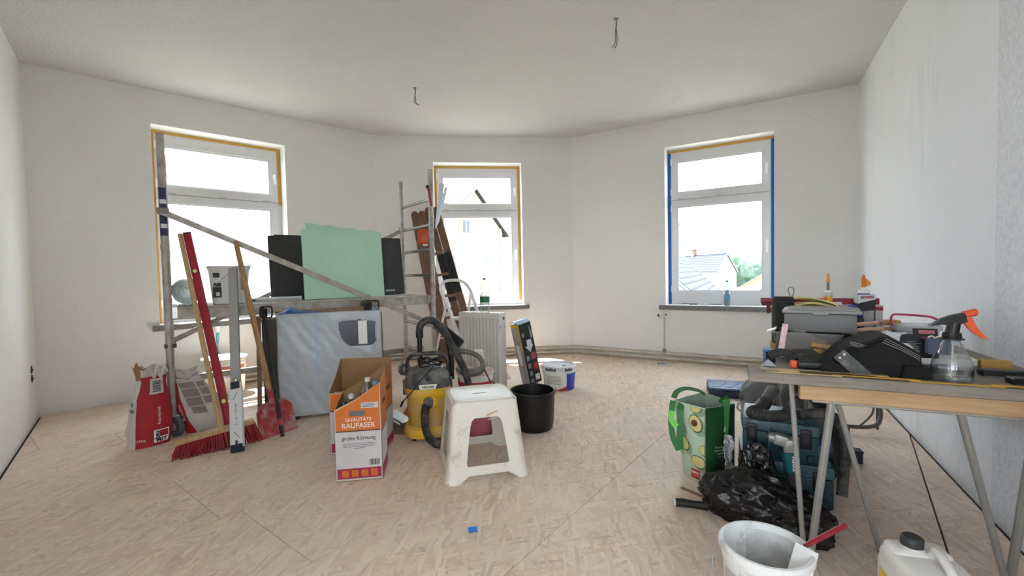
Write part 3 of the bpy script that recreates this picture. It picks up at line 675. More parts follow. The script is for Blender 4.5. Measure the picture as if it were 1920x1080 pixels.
b1 = board('insulation_board', 'rear graphite foam board, its corner showing right of the mint sheets', GRAPH, .80, 2.035, .605, .50, .03, R(8), grp=g1)
b2_ = board('insulation_board', 'front graphite foam board, sticking out left of the mint sheets', GRAPH, .735, 1.96, .59, .43, .03, R(8), grp=g1)
m = MB(); m.b2((0, 0, 0), (.10, .0008, .018)); o = m.build('board_label', M('label strip', '#a8a8a8', .6), b2_, smooth=False); o.location = (1.06, -.032, .035)
ripple = lambda u_: .006 * math.sin(u_ * 23) + .004 * math.sin(u_ * 51)
board('foam_sheet', 'hindmost mint foam sheet with a crumpled, rising top edge', MINT, 1.03, 1.72, .665, .30, .012, R(7), R(0), lambda u_: .045 - .06 * u_ + ripple(u_), grp=g2)
board('foam_sheet', 'mint foam sheet second from the back of its stack', MINT, 1.02, 1.725, .652, .26, .010, R(6.5), R(-.6), grp=g2)
board('foam_sheet', 'mint foam sheet third from the back, fanned to the right', MINT, 1.0, 1.70, .645, .225, .010, R(6.3), R(-1.6), grp=g2)
board('foam_sheet', 'foremost mint foam sheet leaning on the stack behind the brace', MINT, .965, 1.635, .638, .19, .014, R(6), R(-.3), grp=g2)
# ------------------------------------------------------------------ hooked on the right-hand frame
t = thing('jab_saw', 'red and black handled saw tucked behind the scaffold upright', 'saw', SP(LS - .03, -.06, 1.78))
b = MB(); b.tube([(-.03, .0, .23), (-.012, 0, .18), (.0, 0, .1), (.01, 0, .045)], [.016, .02, .02, .012], 8, sub=4, flat=.6); b.build('handle', M('red rubber handle', '#8c1f33', .5), t)
b = MB(); b.ell((-.03, 0, .235), (.017, .012, .022), 10, 6); b.build('handle_butt', BLACK, t)
b = MB(); b.prism([(0, 0), (.012, 0), (.03, -.12), (.022, -.13)], .0015, plane_X((0, .002, .06), (1, 0, 0), (0, 0, 1))); b.build('blade', STEEL, t)
t = thing('putty_knife', 'pale metal filling knives standing beside the red saw handle', 'putty knife', SP(LS + .02, -.085, 1.60))
b = MB(); b.prism([(-.02, 0), (.012, .05), (.085, .44), (.055, .455), (.03, .44)], .002, plane_X((0, 0, 0), (1, 0, 0), (0, 0, 1))); b.build('blade', M('pale blade', '#b9c0ca', .35, .5), t)
b = MB(); b.prism([(-.01, .03), (.02, .06), (.115, .40), (.09, .42)], .002, plane_X((0, -.008, 0), (1, 0, 0), (0, 0, 1))); b.build('blade', M('paler blade', '#ccd2da', .4, .4), t)
# ------------------------------------------------------------------ brown wooden ladder leaning by the middle window, orange case on it
WOODB = M('old brown wood', '#7d5c46', .6, var=(5, .45, '#5c4232'), stretch=(14, 14, 1.2), bump=(30, .2), dust=('#a48a70', 12, .58, .8))
t = thing('wooden_ladder', 'old brown wooden double ladder leaning by the middle window', 'ladder', (-.8, 5.6, 0))
def stile(name, p0, p1, w_, d_, par, mat=WOODB):
    m = MB(); o0 = Vector((-.8, 5.6, 0)); p0 = Vector(p0) - o0; p1 = Vector(p1) - o0; m.bar(p0, p1, w_, d_, up=(0, 1, .3))
    z = (p1 - p0).normalized(); m.cyl(p1 - Vector((0, d_ / 2, 0)), p1 + Vector((0, d_ / 2, 0)), w_ / 2, n=14); return m.build(name, mat, par)
A0, A1 = (-.90, 5.72, 0), (-1.262, 5.93, 1.935); B0, B1 = (-.45, 5.70, 0), (-.975, 5.90, 1.985)
for (p0, p1, dx, dy) in ((A0, A1, 0, 0), (A0, A1, .098, -.02), (B0, B1, -.105, .02), (B0, B1, 0, 0)):
    stile('stile', (p0[0] + dx, p0[1] + dy, .0), (p1[0] + dx, p1[1] + dy, p1[2]), .094, .035, t)
CHAR = M('black tar paint', '#1c1a19', .6, var=(9, .3), bump=(20, .4))
for dx, dy, f0, f1 in ((-.105, -.002, .40, .70), (0, -.022, .46, .72)):
    p0 = Vector(B0) + Vector((dx, dy, 0)); p1 = Vector(B1) + Vector((dx, dy, 0)); m = MB(); o0 = Vector((-.8, 5.6, 0))
    m.bar(p0 + (p1 - p0) * f0 - o0, p0 + (p1 - p0) * f1 - o0, .098, .039, up=(0, 1, .3)); m.build('tar_paint', CHAR, t)
for f in (.16, .30, .44, .58, .72, .86):
    a = Vector(A0).lerp(Vector(A1), f); c = Vector(B0).lerp(Vector(B1), f); o0 = Vector((-.8, 5.6, 0)); m = MB()
    m.bar(a - o0 + Vector((.06, -.02, 0)), c - o0 + Vector((-.06, -.02, 0)), .085, .034, up=(0, 0, 1)); m.build('tread', M('worn tread wood', '#8d6e54', .65, var=(6, .3, '#6a4c38')), t)
t = thing('plastic_case', 'orange translucent plastic case hanging on the wooden ladder', 'case', (-1.12, 5.70, 1.54), R(8))
b = MB(); b.rbox((0, 0, .085), (.14, .05, .19), .02, 3, taper=.96); b.build('shell', M('orange translucent plastic', '#d9502a', .3, trans=.25), t)
b = MB(); b.rbox((.02, -.026, .06), (.06, .006, .05), .002, 1); b.rbox((-.03, -.026, .12), (.05, .006, .03), .002, 1); b.build('case_rib', M('orange dark', '#b8401f', .35), t)
b = MB(); b.box((.03, -.03, -.02), (.06, .004, .025)); b.build('paper_tag', PAPERW, t)
# ------------------------------------------------------------------ white step ladder
WSTEEL = M('white painted tube', '#dddcd8', .4, dust=('#a8a49c', 9, .52, .8))
t = thing('step_ladder', 'small white metal step ladder with a rounded top hoop behind the radiator', 'step ladder', (-.7, 5.3, 0)); o0 = Vector((-.7, 5.3, 0))
def rel(*ps): return [Vector(p) - o0 for p in ps]
b = MB(); b.tube(rel((-.30, 4.86, .0), (-.60, 5.17, .37), (-.76, 5.36, .72), (-.855, 5.45, .90), (-.872, 5.46, .985), (-.82, 5.46, 1.055), (-.72, 5.45, 1.07), (-.61, 5.44, 1.055), (-.52, 5.42, .97), (-.44, 5.32, .76), (-.27, 5.05, .35), (-.05, 4.80, .0)), .019, 10, sub=4); b.build('front_hoop', WSTEEL, t)
for p0, p1 in (((-.80, 5.42, .80), (-1.0, 5.50, .0)), ((-.50, 5.40, .90), (-.66, 5.52, .0))):
    b = MB(); b.tube(rel(p0, p1), .015, 8); b.build('rear_leg', WSTEEL, t)
for z, a, c in ((.62, (-.72, 5.28), (-.37, 5.22)), (.40, (-.62, 5.17), (-.28, 5.08)), (.18, (-.46, 5.02), (-.18, 4.93))):
    b = MB(); p = Vector((*a, z)) - o0; q_ = Vector((*c, z)) - o0; b.bar(p, q_, .15, .03); b.build('tread', WSTEEL, t)
b = MB(); b.tube(rel((-.91, 5.465, .36), (-.596, 5.47, .36)), .008, 6); b.build('rear_strut', WSTEEL, t)
# ================================================================== tools and sacks on the left
def facing(x, y, extra=0): return math.atan2(-y, -x) + R(90) + extra      # local -Y looks at the room's near end
def surf_text(body, size, mat, parent, fn, X2=None, name='lettering', wx=1.0, bold=0, align='CENTER', rot=0, org=(0, 0)):
    """lettering wrapped on a surface: fn(x, z) gives the point; rot turns the line in the surface"""
    t = text(body, size, mat, parent, Matrix(), name, 0, align, wx, 0, bold)
    c, s_ = math.cos(rot), math.sin(rot)
    for v in t.data.vertices:
        x, y = v.co.x, v.co.y; v.co = fn(org[0] + c * x - s_ * y, org[1] + s_ * x + c * y)
    return t
REDP = M('red sack paper', '#b3202c', .6, var=(9, .25, '#8f1722'), bump=(12, .5))
SACKW = M('white sack paper', '#cdc6c0', .7, var=(7, .18), bump=(10, .6))
SACKG = M('grey printed paper', '#8f8584', .7, var=(140, .25))
KRAFT = M('kraft paper', '#a07a52', .8, var=(8, .3))
WPRINT = M('white print', '#e6e0dc', .6); BPRINT = M('black print', '#1b1a1c', .6)
class Sack:
    def __init__(s, h, ws, ds, shear=(0, 0), e=3.2, seed=1, wr=.010): s.h, s.ws, s.ds, s.sh, s.e, s.seed, s.wr = h, ws, ds, shear, e, seed, wr
    def prof(s, a, v):
        t = max(0, min(.9999, v)) * (len(a) - 1); k = int(t); return a[k] + (a[k + 1] - a[k]) * (t - k)
    def wr_at(s, p): return wob(p, 9, s.wr, s.seed) + wob(p, 25, s.wr * .35, s.seed)
    def P(s, ang, v):
        w_, d_ = s.prof(s.ws, v), s.prof(s.ds, v); c, q = math.cos(ang), math.sin(ang)
        k = (abs(c) ** s.e + abs(q) ** s.e) ** (-1 / s.e); z = s.h * v
        p = Vector((c * k * w_ / 2, q * k * d_ / 2, z)); n = s.wr_at(p); n.z *= .3 * min(1, v * 8)
        if v < .02: n *= .3
        return p + n + Vector((s.sh[0] * v, s.sh[1] * v, 0))
    def front(s, off=.0015):
        def fn(x, z):
            v = z / s.h; w_, d_ = s.prof(s.ws, v), s.prof(s.ds, v); q = min(.98, abs(x) / (w_ / 2))
            p = Vector((x, -d_ / 2 * (1 - q ** s.e) ** (1 / s.e), z)); n = s.wr_at(p); n.z *= .3
            return p + n + Vector((s.sh[0] * v, s.sh[1] * v - off, 0))
        return fn
    def patch(s, x0, x1, z0, z1, mat, parent, name, off=.0012, nx=10, nz=10, top=None):
        fn = s.front(off); m = MB(); m.grid(lambda a, b: fn(x0 + (x1 - x0) * a + (top or 0) * b, z0 + (z1 - z0) * b), nx, nz); return m.build(name, mat, parent)
    def skin(s, name, mats, parent, matfn, nu=48, nv=26, ragged=0):
        m = MB()
        def f(u_, v_):
            p = s.P(2 * math.pi * u_, v_)
            if v_ > .95 and ragged: p.z += ragged * (mnoise.noise(Vector((u_ * 40, s.seed, 0))) + .6 * mnoise.noise(Vector((u_ * 13, s.seed, 5))))
            return p
        m.grid(f, nu, nv, wrap=True)
        for j in range(nv):
            for i in range(nu): m.mi[j * nu + i] = matfn((i + .5) / nu, (j + .5) / nv)
        m.add([s.P(2 * math.pi * i / nu, 0) for i in range(nu)], [tuple(range(nu))], 0)
        return m.build(name, mats, parent, ang=60)
# --- sack 1: opened, upright
t = thing('plaster_sack', 'open red sack of plaster standing upright, torn at the top', 'sack', (-2.57, 3.10, 0), facing(-2.57, 3.10, R(14)))
S1 = Sack(.535, [.235, .245, .24, .21, .17, .175], [.17, .18, .16, .12, .085, .11], (.035, .02), seed=3)
def mf1(u_, v_):
    a = u_ * 360
    if 150 < a < 222: return 1 if v_ < .84 else 2       # left gusset white
    if v_ > .90: return 1
    return 0
S1.skin('sack_paper', [REDP, SACKW, KRAFT], t, mf1, ragged=.035)
m = MB(); S1i = Sack(.525, [.2, .2, .2, .19, .155, .158], [.15, .15, .13, .1, .07, .09], (.035, .02), seed=3)
m.grid(lambda a, b: S1i.P(2 * math.pi * a, .55 + .44 * b), 40, 8, wrap=True); m.build('sack_lining', KRAFT, t)
m = MB(); m.grid(lambda a, b: Vector((-.075 + .05 * a + .03 * (1 - b), .0 + .01 * a, .43 + .13 * b - .02 * math.sin(a * 9) * b)), 8, 8, thick=.002); m.build('torn_flap', KRAFT, t)
m = MB(); m.grid(lambda a, b: Vector((.0 + .11 * a, -.05 - .012 * math.sin(b * 3), .535 - .07 * b * math.sin(.4 + a * 2.4) + .02 * math.sin(a * 17))), 14, 8, thick=.002); m.build('torn_flap', SACKW, t)
F1 = S1.front()
S1.patch(-.02, .062, .35, .455, SACKW, t, 'barcode_panel')
m = MB(); fn = S1.front(.003)
for k in range(9): z = .365 + k * .0085; m.grid(lambda a, b, z=z, k=k: fn(-.005 + .052 * a, z + .004 * b * (1 if k % 2 else 1.4)), 4, 1)
m.build('barcode', BPRINT, t)
S1.patch(.0, .088, .02, .108, WPRINT, t, 'logo_panel'); S1.patch(.034, .083, .058, .102, REDP, t, 'logo_square', .0022)
surf_text('bau', .042, BPRINT, t, S1.front(.0035), rot=R(90), org=(.031, .072), bold=.0012, name='logo_lettering', wx=.95)
surf_text('MIT', .036, BPRINT, t, S1.front(.0035), org=(.045, .025), bold=.0012, name='logo_lettering', wx=1.1)
surf_text('Putzmörtel', .026, WPRINT, t, S1.front(.003), rot=R(90), org=(.042, .20), wx=1.0)
surf_text('25kg', .026, WPRINT, t, S1.front(.003), org=(-.07, .045))
def gus(x, z):
    p = S1.P(R(205) + x / .10, z / S1.h); c = Vector((S1.sh[0] * z / S1.h, S1.sh[1] * z / S1.h, z)); d = p - c; d.z = 0; return p + d.normalized() * .003
for body, z in (('it', .285), ('ou', .245)): surf_text(body, .045, BPRINT, t, gus, org=(0, z), bold=.001)
# --- sack 2: slumped to the left, grey print fields
t = thing('plaster_sack', 'half empty plaster sack with grey print fields leaning to the left', 'sack', (-2.345, 3.41, 0), facing(-2.345, 3.41, R(-4)))
S2 = Sack(.46, [.31, .32, .31, .28, .22, .17], [.15, .17, .16, .12, .08, .06], (-.175, .03), seed=8)
def mf2(u_, v_):
    a = u_ * 360
    if 180 < a < 240: return 0
    return 1
S2.skin('sack_paper', [REDP, SACKW], t, mf2)
S2.patch(-.145, -.085, .012, .33, REDP, t, 'red_stripe', .001)
for (x0, x1, z0, z1) in ((-.055, .045, .335, .375), (-.055, .045, .27, .325), (-.05, .05, .205, .26), (-.04, .05, .145, .195), (.055, .105, .335, .372), (.06, .11, .275, .325), (.06, .12, .21, .262)):
    S2.patch(x0, x1, z0, z1, SACKG, t, 'print_field', .0015, 6, 5)
m = MB(); fn = S2.front(.0025)
for z in (.33, .265, .20): m.grid(lambda a, b, z=z: fn(-.058 + .105 * a, z + .003 * b), 8, 1)
m.build('print_rule', M('red print', '#b3303a', .6), t)
surf_text('Putzmörtel', .026, WPRINT, t, S2.front(.0025), rot=R(-90), org=(-.118, .16))
surf_text('✓ A B C', .016, BPRINT, t, S2.front(.0025), org=(.07, .06))
m = MB()
def fold(a, b): return Vector((-.175 - .085 + .19 * a, .0 - .04 * math.sin(b * 3.1), .455 + .035 * math.sin(b * 5) + .02 * math.sin(a * 6 + 1))) + wob((a * 2, b * 2, 0), 2.5, .025, 4)
m.grid(fold, 16, 12, thick=.003); m.build('rolled_top', M('creased white paper', '#bdb3ad', .75, bump=(14, .7)), t)
# --- broom
WOODL = M('pale broom wood', '#c0a07a', .6, var=(6, .25, '#a08058'), stretch=(20, 20, 1.5))
t = thing('push_broom', 'push broom with red bristles and wooden handle leaning on the scaffold', 'broom', (-2.01, 2.985, 0), math.atan2(.283, .355))
b = MB(); b.X = Matrix.Rotation(R(-6), 4, 'Y'); b.rbox((.0, .0, .118), (.46, .062, .032), .006, 2); b.build('broom_head', WOODL, t)
b = MB(); rb = random.Random(3)
for i in range(34):
    for j in range(5):
        x = -.215 + .43 * i / 33 + rb.uniform(-.004, .004); y = -.024 + .012 * j
        zt = .104 - x * math.tan(R(6)) * -1
        zt = .104 + x * .105
        dx = x * .16 + rb.uniform(-.012, .012); dy = (j - 2) * .012 - .022 + rb.uniform(-.01, .01)
        b.cyl((x, y, zt), (x + dx, y + dy, max(.002, .003 + .25 * max(0, x) * .12)), .0068, .0042, n=5)
o = b.build('bristles', M('red bristle', '#9c1f2b', .5, var=(30, .4)), t); o['kind'] = 'stuff'
b = MB(); IV = Matrix.Translation((-2.01, 2.985, 0)) @ Matrix.Rotation(math.atan2(.283, .355), 4, 'Z'); IV = IV.inverted()
b.tube([IV @ Vector(p) for p in ((-1.983, 2.985, .115), (-2.13, 3.085, .56), (-2.27, 3.18, 1.02), (-2.408, 3.262, 1.478))], .0165, 10); b.build('handle', WOODL, t)
# --- red spirit level
t = thing('spirit_level', 'long red spirit level with yellow vials beside the broom handle', 'spirit level', (-2.0, 3.125, 0)); o0 = Vector((-2.0, 3.125, 0)); tp = Vector((-2.362, 3.272, 1.48)) - o0; dv = tp.normalized()
REDM = M('red lacquer', '#a3182a', .35, var=(18, .15)); ex = Vector((.93, .36, 0)); ex = (ex - dv * ex.dot(dv)).normalized(); ey = dv.cross(ex)
def lvl(q0, q1, a, w_, th, m, off=0): m.bar(dv * q0 + ex * a + ey * off, dv * q1 + ex * a + ey * off, w_, th, up=ey)
b = MB(); Ln = tp.length; lvl(0, Ln, 0, .012, .05, b)
b = MB(); b.bar(Vector(), tp, .05, .014, up=ey); b.bar(ex * -.022, tp + ex * -.022, .006, .024, up=ey); b.bar(ex * .022, tp + ex * .022, .006, .024, up=ey); b.build('body', REDM, t)
for q in (.285, 1.245):
    b = MB(); p = dv * q; b.cyl(p - ey * .013, p + ey * .013, .017, n=18); o = b.build('vial_window', M('vial dark', '#3a1016', .5), t)
    b = MB(); b.cyl(p - ey * .0145, p + ey * .0145, .014, n=16); b.build('vial', M('vial yellow', '#e6e08a', .2, var=(60, .1)), o)
b = MB(); b.bar(dv * (Ln - .004), dv * (Ln + .01), .05, .024, up=ey); b.build('end_cap', M('dark red cap', '#4a2226', .5), t)
# --- aluminium sliding bevel / rule
t = thing('aluminium_rule', 'silver aluminium slide rule with printed white foot leaning on the deck', 'rule', (-1.834, 2.912, 0)); o0 = Vector((-1.834, 2.912, 0)); tp = Vector((-2.154, 3.455, 1.228)) - o0; dv = tp.normalized(); Ln = tp.length
ex = Vector((1, .12, 0)); ex = (ex - dv * ex.dot(dv)).normalized(); ey = dv.cross(ex)
SIL = M('anodised aluminium', '#aeb0b2', .35, .6, var=(30, .12), stretch=(20, 20, 1))
b = MB(); b.bar(dv * .50, dv * Ln, .062, .018, up=ey); [b.bar(dv * .30 + ex * k, dv * .51 + ex * k, .022, .018, up=ey) for k in (-.02, .02)]; b.build('rail', SIL, t)
b = MB(); b.bar(dv * .03, dv * .47, .068, .024, up=ey); [b.bar(dv * .03 + ex * k, dv * .44 + ex * k, .010, .030, up=ey) for k in (-.034, .034)]; b.build('foot_body', M('printed white metal', '#d5d6d6', .4), t)
for q0, q1, w_ in ((.425, .475, .056), (.0, .05, .074)):
    b = MB(); b.bar(dv * q0, dv * q1, w_, .034, up=ey); b.build('end_cap', M('navy cap', '#23283a', .5), t)
fnn = -ey if ey.y > 0 else ey
exr = ex if fnn.cross(ex).dot(dv) < 0 or True else -ex
b = MB()
for q, w_, hh, an in ((.375, .004, .06, 30), (.115, .004, .055, -35), (.31, .03, .002, 0), (.27, .03, .002, 0), (.22, .03, .002, 0), (.18, .03, .002, 0), (.25, .0025, .15, 0), (.06, .016, .03, 0)):
    c_, s_ = math.cos(R(an)), math.sin(R(an)); d2 = dv * c_ + ex * s_; e2_ = ex * c_ - dv * s_; p = dv * q + fnn * .0128
    b.add([p + d2 * hh / 2 * i + e2_ * w_ / 2 * j for i, j in ((-1, -1), (-1, 1), (1, 1), (1, -1))], [(0, 1, 2, 3)])
b.build('printed_marks', M('grey print', '#55585e', .6), t, smooth=False)
# --- shovel
t = thing('shovel', 'red steel shovel with wooden handle standing before the wrapped cabinet', 'shovel', (-1.72, 3.22, 0)); o0 = Vector((-1.72, 3.22, 0))
bl, br = Vector((-1.79, 3.095, .003)) - o0, Vector((-1.645, 3.35, .003)) - o0; mid = (bl + br) / 2; tp = Vector((-2.076, 3.53, 1.43)) - o0
X = plane_X(mid, br - bl, tp - mid); hw = (br - bl).length / 2
REDS = M('worn red enamel', '#a8343a', .55, var=(10, .35, '#8a2a30'), dust=('#b79a92', 9, .48, .72))
b = MB(); n = 18
def blade(a, v):
    y = .25 * v; w_ = hw * (1 - .10 * v) * (1 if v < .72 else math.sqrt(max(.03, 1 - ((v - .72) / .29) ** 2)) )
    x = (a * 2 - 1) * w_; zz = .02 * (1 - (2 * a - 1) ** 2) * (.3 + v) - .016 * v - .012 * math.exp(-((2 * a - 1) / .12) ** 2) * v
    return X @ Vector((x, y, -zz))
b.grid(blade, 20, 16, thick=.003); b.build('blade', REDS, t)
b = MB(); b.cyl(X @ Vector((0, .20, -.002)), X @ Vector((0, .34, .0)), .024, .021, n=14); so_ = b.build('socket', REDS, t)
b = MB(); b.cyl(X @ Vector((.005, .315, .018)), X @ Vector((.005, .315, .024)), .005, n=8); b.build('rivet', STEEL, so_)
b = MB(); Lh = (tp - mid).length; b.tube([X @ Vector((0, q, .0)) for q in (.30, .5, .8, 1.1, 1.4, Lh - .02, Lh)], [.019, .020, .020, .0195, .019, .018, .013], 12); b.build('handle', M('oak shovel handle', '#b08d62', .6, var=(5, .35, '#8d6a42'), stretch=(22, 22, 1.2)), t)
# --- black telescopic pole
t = thing('telescopic_pole', 'black telescopic pole with red collar in front of the shovel blade', 'pole', (-1.645, 3.13, 0)); o0 = Vector((-1.645, 3.13, 0)); tp = Vector((-1.965, 3.50, .91)) - o0
dv = tp.normalized(); Ln = tp.length
b = MB(); b.cyl(dv * .20, tp, .0125, n=12); b.build('pole_tube', M('black tube', '#1d1d1f', .35), t)
b = MB(); b.cyl(dv * .02, dv * .10, .010, .013, n=12); [b.cyl(dv * (.02 + .02 * k), dv * (.03 + .02 * k), .0135, n=12) for k in range(4)]; b.build('screw_tip', BLACK, t)
b = MB(); b.cyl(dv * .10, dv * .145, .016, n=14); b.build('collar', M('red collar', '#a3343a', .4), t)
b = MB(); b.cyl(dv * .145, dv * .25, .0165, .0145, n=14); b.build('clamp', BLACK, t)
# --- folded workbench behind the wrapped cabinet
t = thing('folding_workbench', 'folded dark workbench with brown jaws and black clamps under the deck edge', 'workbench', SP(.58, -.055, 0), SRZ)
MDF = M('brown jaw board', '#8d7357', .7, var=(9, .2))
b = MB(); b.rbox((.50, .0, .42), (.98, .026, .78), .006, 1); b.build('panel', M('dark grey panel', '#4a4846', .6, var=(5, .2)), t)
b = MB(); b.rbox((.48, -.008, .845), (.74, .03, .05), .004, 1); b.build('jaw', MDF, t)
for x0, x1 in ((.0, .085), (.80, .965)):
    b = MB(); n = 20; pts = [((x0 + x1) / 2 + (x1 - x0) / 2 * c_ * (abs(c_) ** -.6 if c_ else 0), -.012, .872 + .045 * s_ * (abs(s_) ** -.6 if s_ else 0)) for c_, s_ in ((math.cos(2 * math.pi * i / n + .05), math.sin(2 * math.pi * i / n + .05)) for i in range(n))]
    b.tube(pts, .007, 6, closed=True); b.rbox((x0 + (x1 - x0) * .35, -.01, .865), ((x1 - x0) * .5, .028, .075), .008, 2); b.build('clamp', BLACK, t)
b = MB(); b.bar((-.03, -.01, .0), (-.012, 0, .84), .035, .03); b.build('leg', M('brown leg', '#7b6650', .6), t)
b = MB(); b.bar((.98, -.01, .0), (.975, 0, .80), .03, .03); b.build('leg', M('brown leg', '#7b6650', .6), t)
# --- cabinet wrapped in film
CW, CHH = .785, .845
t = thing('wrapped_cabinet', 'white cabinet wrapped in pale blue plastic film, torn open at one corner', 'cabinet', (-1.862, 3.515, 0), math.atan2(.226, .752))
b = MB(); b.rbox((CW / 2, .055, .43), (CW - .02, .075, .81), .01, 2); b.build('body', M('cabinet white', '#c9d0d6', .5), t)
b = MB(); b.b2((.455, .013, .565), (CW - .035, .0172, .79)); gp = b.build('glass_door', M('dark glass', '#4d5763', .2), t, smooth=False)
b = MB(); b.b2((.605, .008, .58), (.675, .0126, .775)); b.build('white_rail', WHITEP, gp, smooth=False)
for x in (.07, CW - .09):
    b = MB(); b.box((x, .05, .0125), (.11, .08, .025)); b.build('foot', M('dark foot', '#43474d', .6), t)
hole = [(.455, .775), (.62, .785), (.745, .765), (.735, .69), (.745, .60), (.70, .565), (.56, .555), (.50, .60), (.475, .64), (.46, .70)]
def inside(x, y, pg):
    r_ = False; n = len(pg)
    for i in range(n):
        (x1, y1), (x2, y2) = pg[i], pg[(i + 1) % n]
        if (y1 > y) != (y2 > y) and x < (x2 - x1) * (y - y1) / (y2 - y1) + x1: r_ = not r_
    return r_
FB = film_mat('pale blue film', '#dde3e9', .72, .22, (9, .6))
m = MB(); NU, NV = 110, 110
def cover(a, b):
    x = -.004 + (CW + .008) * a; z = .03 + (.825) * b
    y = .004 - .006 * math.sin(math.pi * min(1, max(0, a)) * 1.0) + .016 * mnoise.noise(Vector((x * 5, z * 3.2, 2))) + .007 * mnoise.noise(Vector((x * 16 + z * 9, z * 12, 7))) - .004
    if a in (0, 1): y = .02
    return Vector((x, min(y, .0085), z))
m.grid(cover, NU, NV); keep = [i for i, f in enumerate(m.f) if not inside(sum(m.v[q][0] for q in f) / 4, sum(m.v[q][2] for q in f) / 4, hole)]
m.f = [m.f[i] for i in keep]; m.mi = [0] * len(m.f)
m.grid(lambda a, b: Vector((-.006 + .01 * math.sin(b * 9) * .3, .004 + .10 * a, .03 + .825 * b)), 6, 20)
m.grid(lambda a, b: Vector((CW + .006 + .004 * math.sin(b * 12), .004 + .10 * a, .03 + .825 * b)), 6, 20)
m.grid(lambda a, b: Vector((-.004 + (CW + .008) * a, .002 + .10 * b, .852 + .012 * mnoise.noise(Vector((a * 7, b * 2, 3))))), 40, 6)
m.build('film_cover', FB, t)
BLUEF = film_mat('blue film bunch', '#6f9fd6', .8, .3, (12, .7))
m = MB(); m.grid(lambda a, b: Vector((.005 + .37 * a, .005 + .095 * b, .853 + (.05 * math.exp(-((a - .25) / .16) ** 2) + .018 * math.exp(-((a - .62) / .2) ** 2)) * math.sin(math.pi * (.15 + .85 * b)) ** 1 + .004 * math.sin(a * 31))), 30, 8, thick=.001); m.build('film_bunch', BLUEF, t)
m = MB(); m.grid(lambda a, b: Vector((.66 + .12 * a, .01 + .09 * b, .853 + .028 * math.exp(-((a - .75) / .25) ** 2) * math.sin(math.pi * (.2 + .7 * b)))), 12, 6, thick=.001); m.build('film_bunch', BLUEF, t)
m = MB(); m.grid(lambda a, b: cover(.36 + .02 * a + .005 * math.sin(b * 8), .02 + .96 * b) - Vector((0, .0015, 0)), 2, 30); m.build('film_fold', M('bluish fold', '#a9bdd2', .4), t)
# --- white plaster pail under the left window, cable tail above it
t = thing('plaster_pail', 'white bucket with red lettering on the floor under the left window', 'bucket', (-2.9, 4.46, 0), facing(-2.9, 4.46))
def pail(parent, r0, r1, h, mat, rim=.012, n=40, name='pail_body', th=.004):
    m = MB(); m.lathe([(0, 0.001), (r0 - .006, 0.001), (r0, .006), (r1, h - .05), (r1 + .004, h - .05), (r1 + .005, h - .042), (r1 + .001, h - .04), (r1 + .001, h - .022), (r1 + rim, h - .02), (r1 + rim, h - .004), (r1 + rim - .004, h), (r1 - .002, h), (r1 - .003, h - .01), (r0 - th, .012), (0, .012)], n); return m.build(name, mat, parent)
def cone_surf(r0, r1, h, off=.0012, ang0=-90):
    def fn(x, z):
        r = r0 + (r1 - r0) * z / h + off; a = R(ang0) + x / r; return Vector((r * math.cos(a), r * math.sin(a), z))
    return fn
def wrap_patch(parent, fn, x0, x1, z0, z1, mat, name, nx=14, nz=3, edge=None):
    m = MB(); m.grid(lambda a, b: fn(x0 + (x1 - x0) * a, z0 + ((z1 if not edge else edge(a)) - z0) * b), nx, nz); return m.build(name, mat, parent)
pail(t, .16, .185, .36, PAIL)
b = MB(); b.lathe([(0, .372), (.15, .37), (.19, .366), (.2, .362), (.201, .345), (.198, .345)], 40); b.build('lid', PAIL, t)
fn = cone_surf(.16, .185, .31)
wrap_patch(t, fn, -.2, .2, .255, .29, M('dusty red band', '#b5695f', .6), 'red_band')
surf_text('ROTBAND', .05, M('red print', '#b3303a', .6), t, cone_surf(.16, .185, .31, .002), org=(.03, .2), bold=.001)
wrap_patch(t, cone_surf(.16, .185, .31, .0016), .0, .13, .182, .192, M('blue print', '#8f96c8', .6), 'blue_rule', 8, 1)
bail('handle', .19, .31, .11, 0, M('pail wire', '#8a8a88', .4, .8), t, off=(0, -.03))
t = thing('cable_tail', 'teal cable tail hanging from a white pipe stub under the left sill', 'cable', XL @ Vector((1.32, -.05, .0)))
b = MB(); b.cyl((0, 0, .585), (0, 0, .645), .028, n=16); b.build('pipe_stub', WHITEP, t)
for k, c_ in ((-1, '#3f8f96'), (1, '#6fb3b0')):
    b = MB(); b.tube([(k * .008, 0, .59), (k * .01, -.01, .5), (-.004 * k, -.02, .42), (.004, -.02, .34), (.01 * k, -.015, .27)], .006, 6, sub=4); b.build('wire', M('teal wire %d' % k, c_, .5), t)
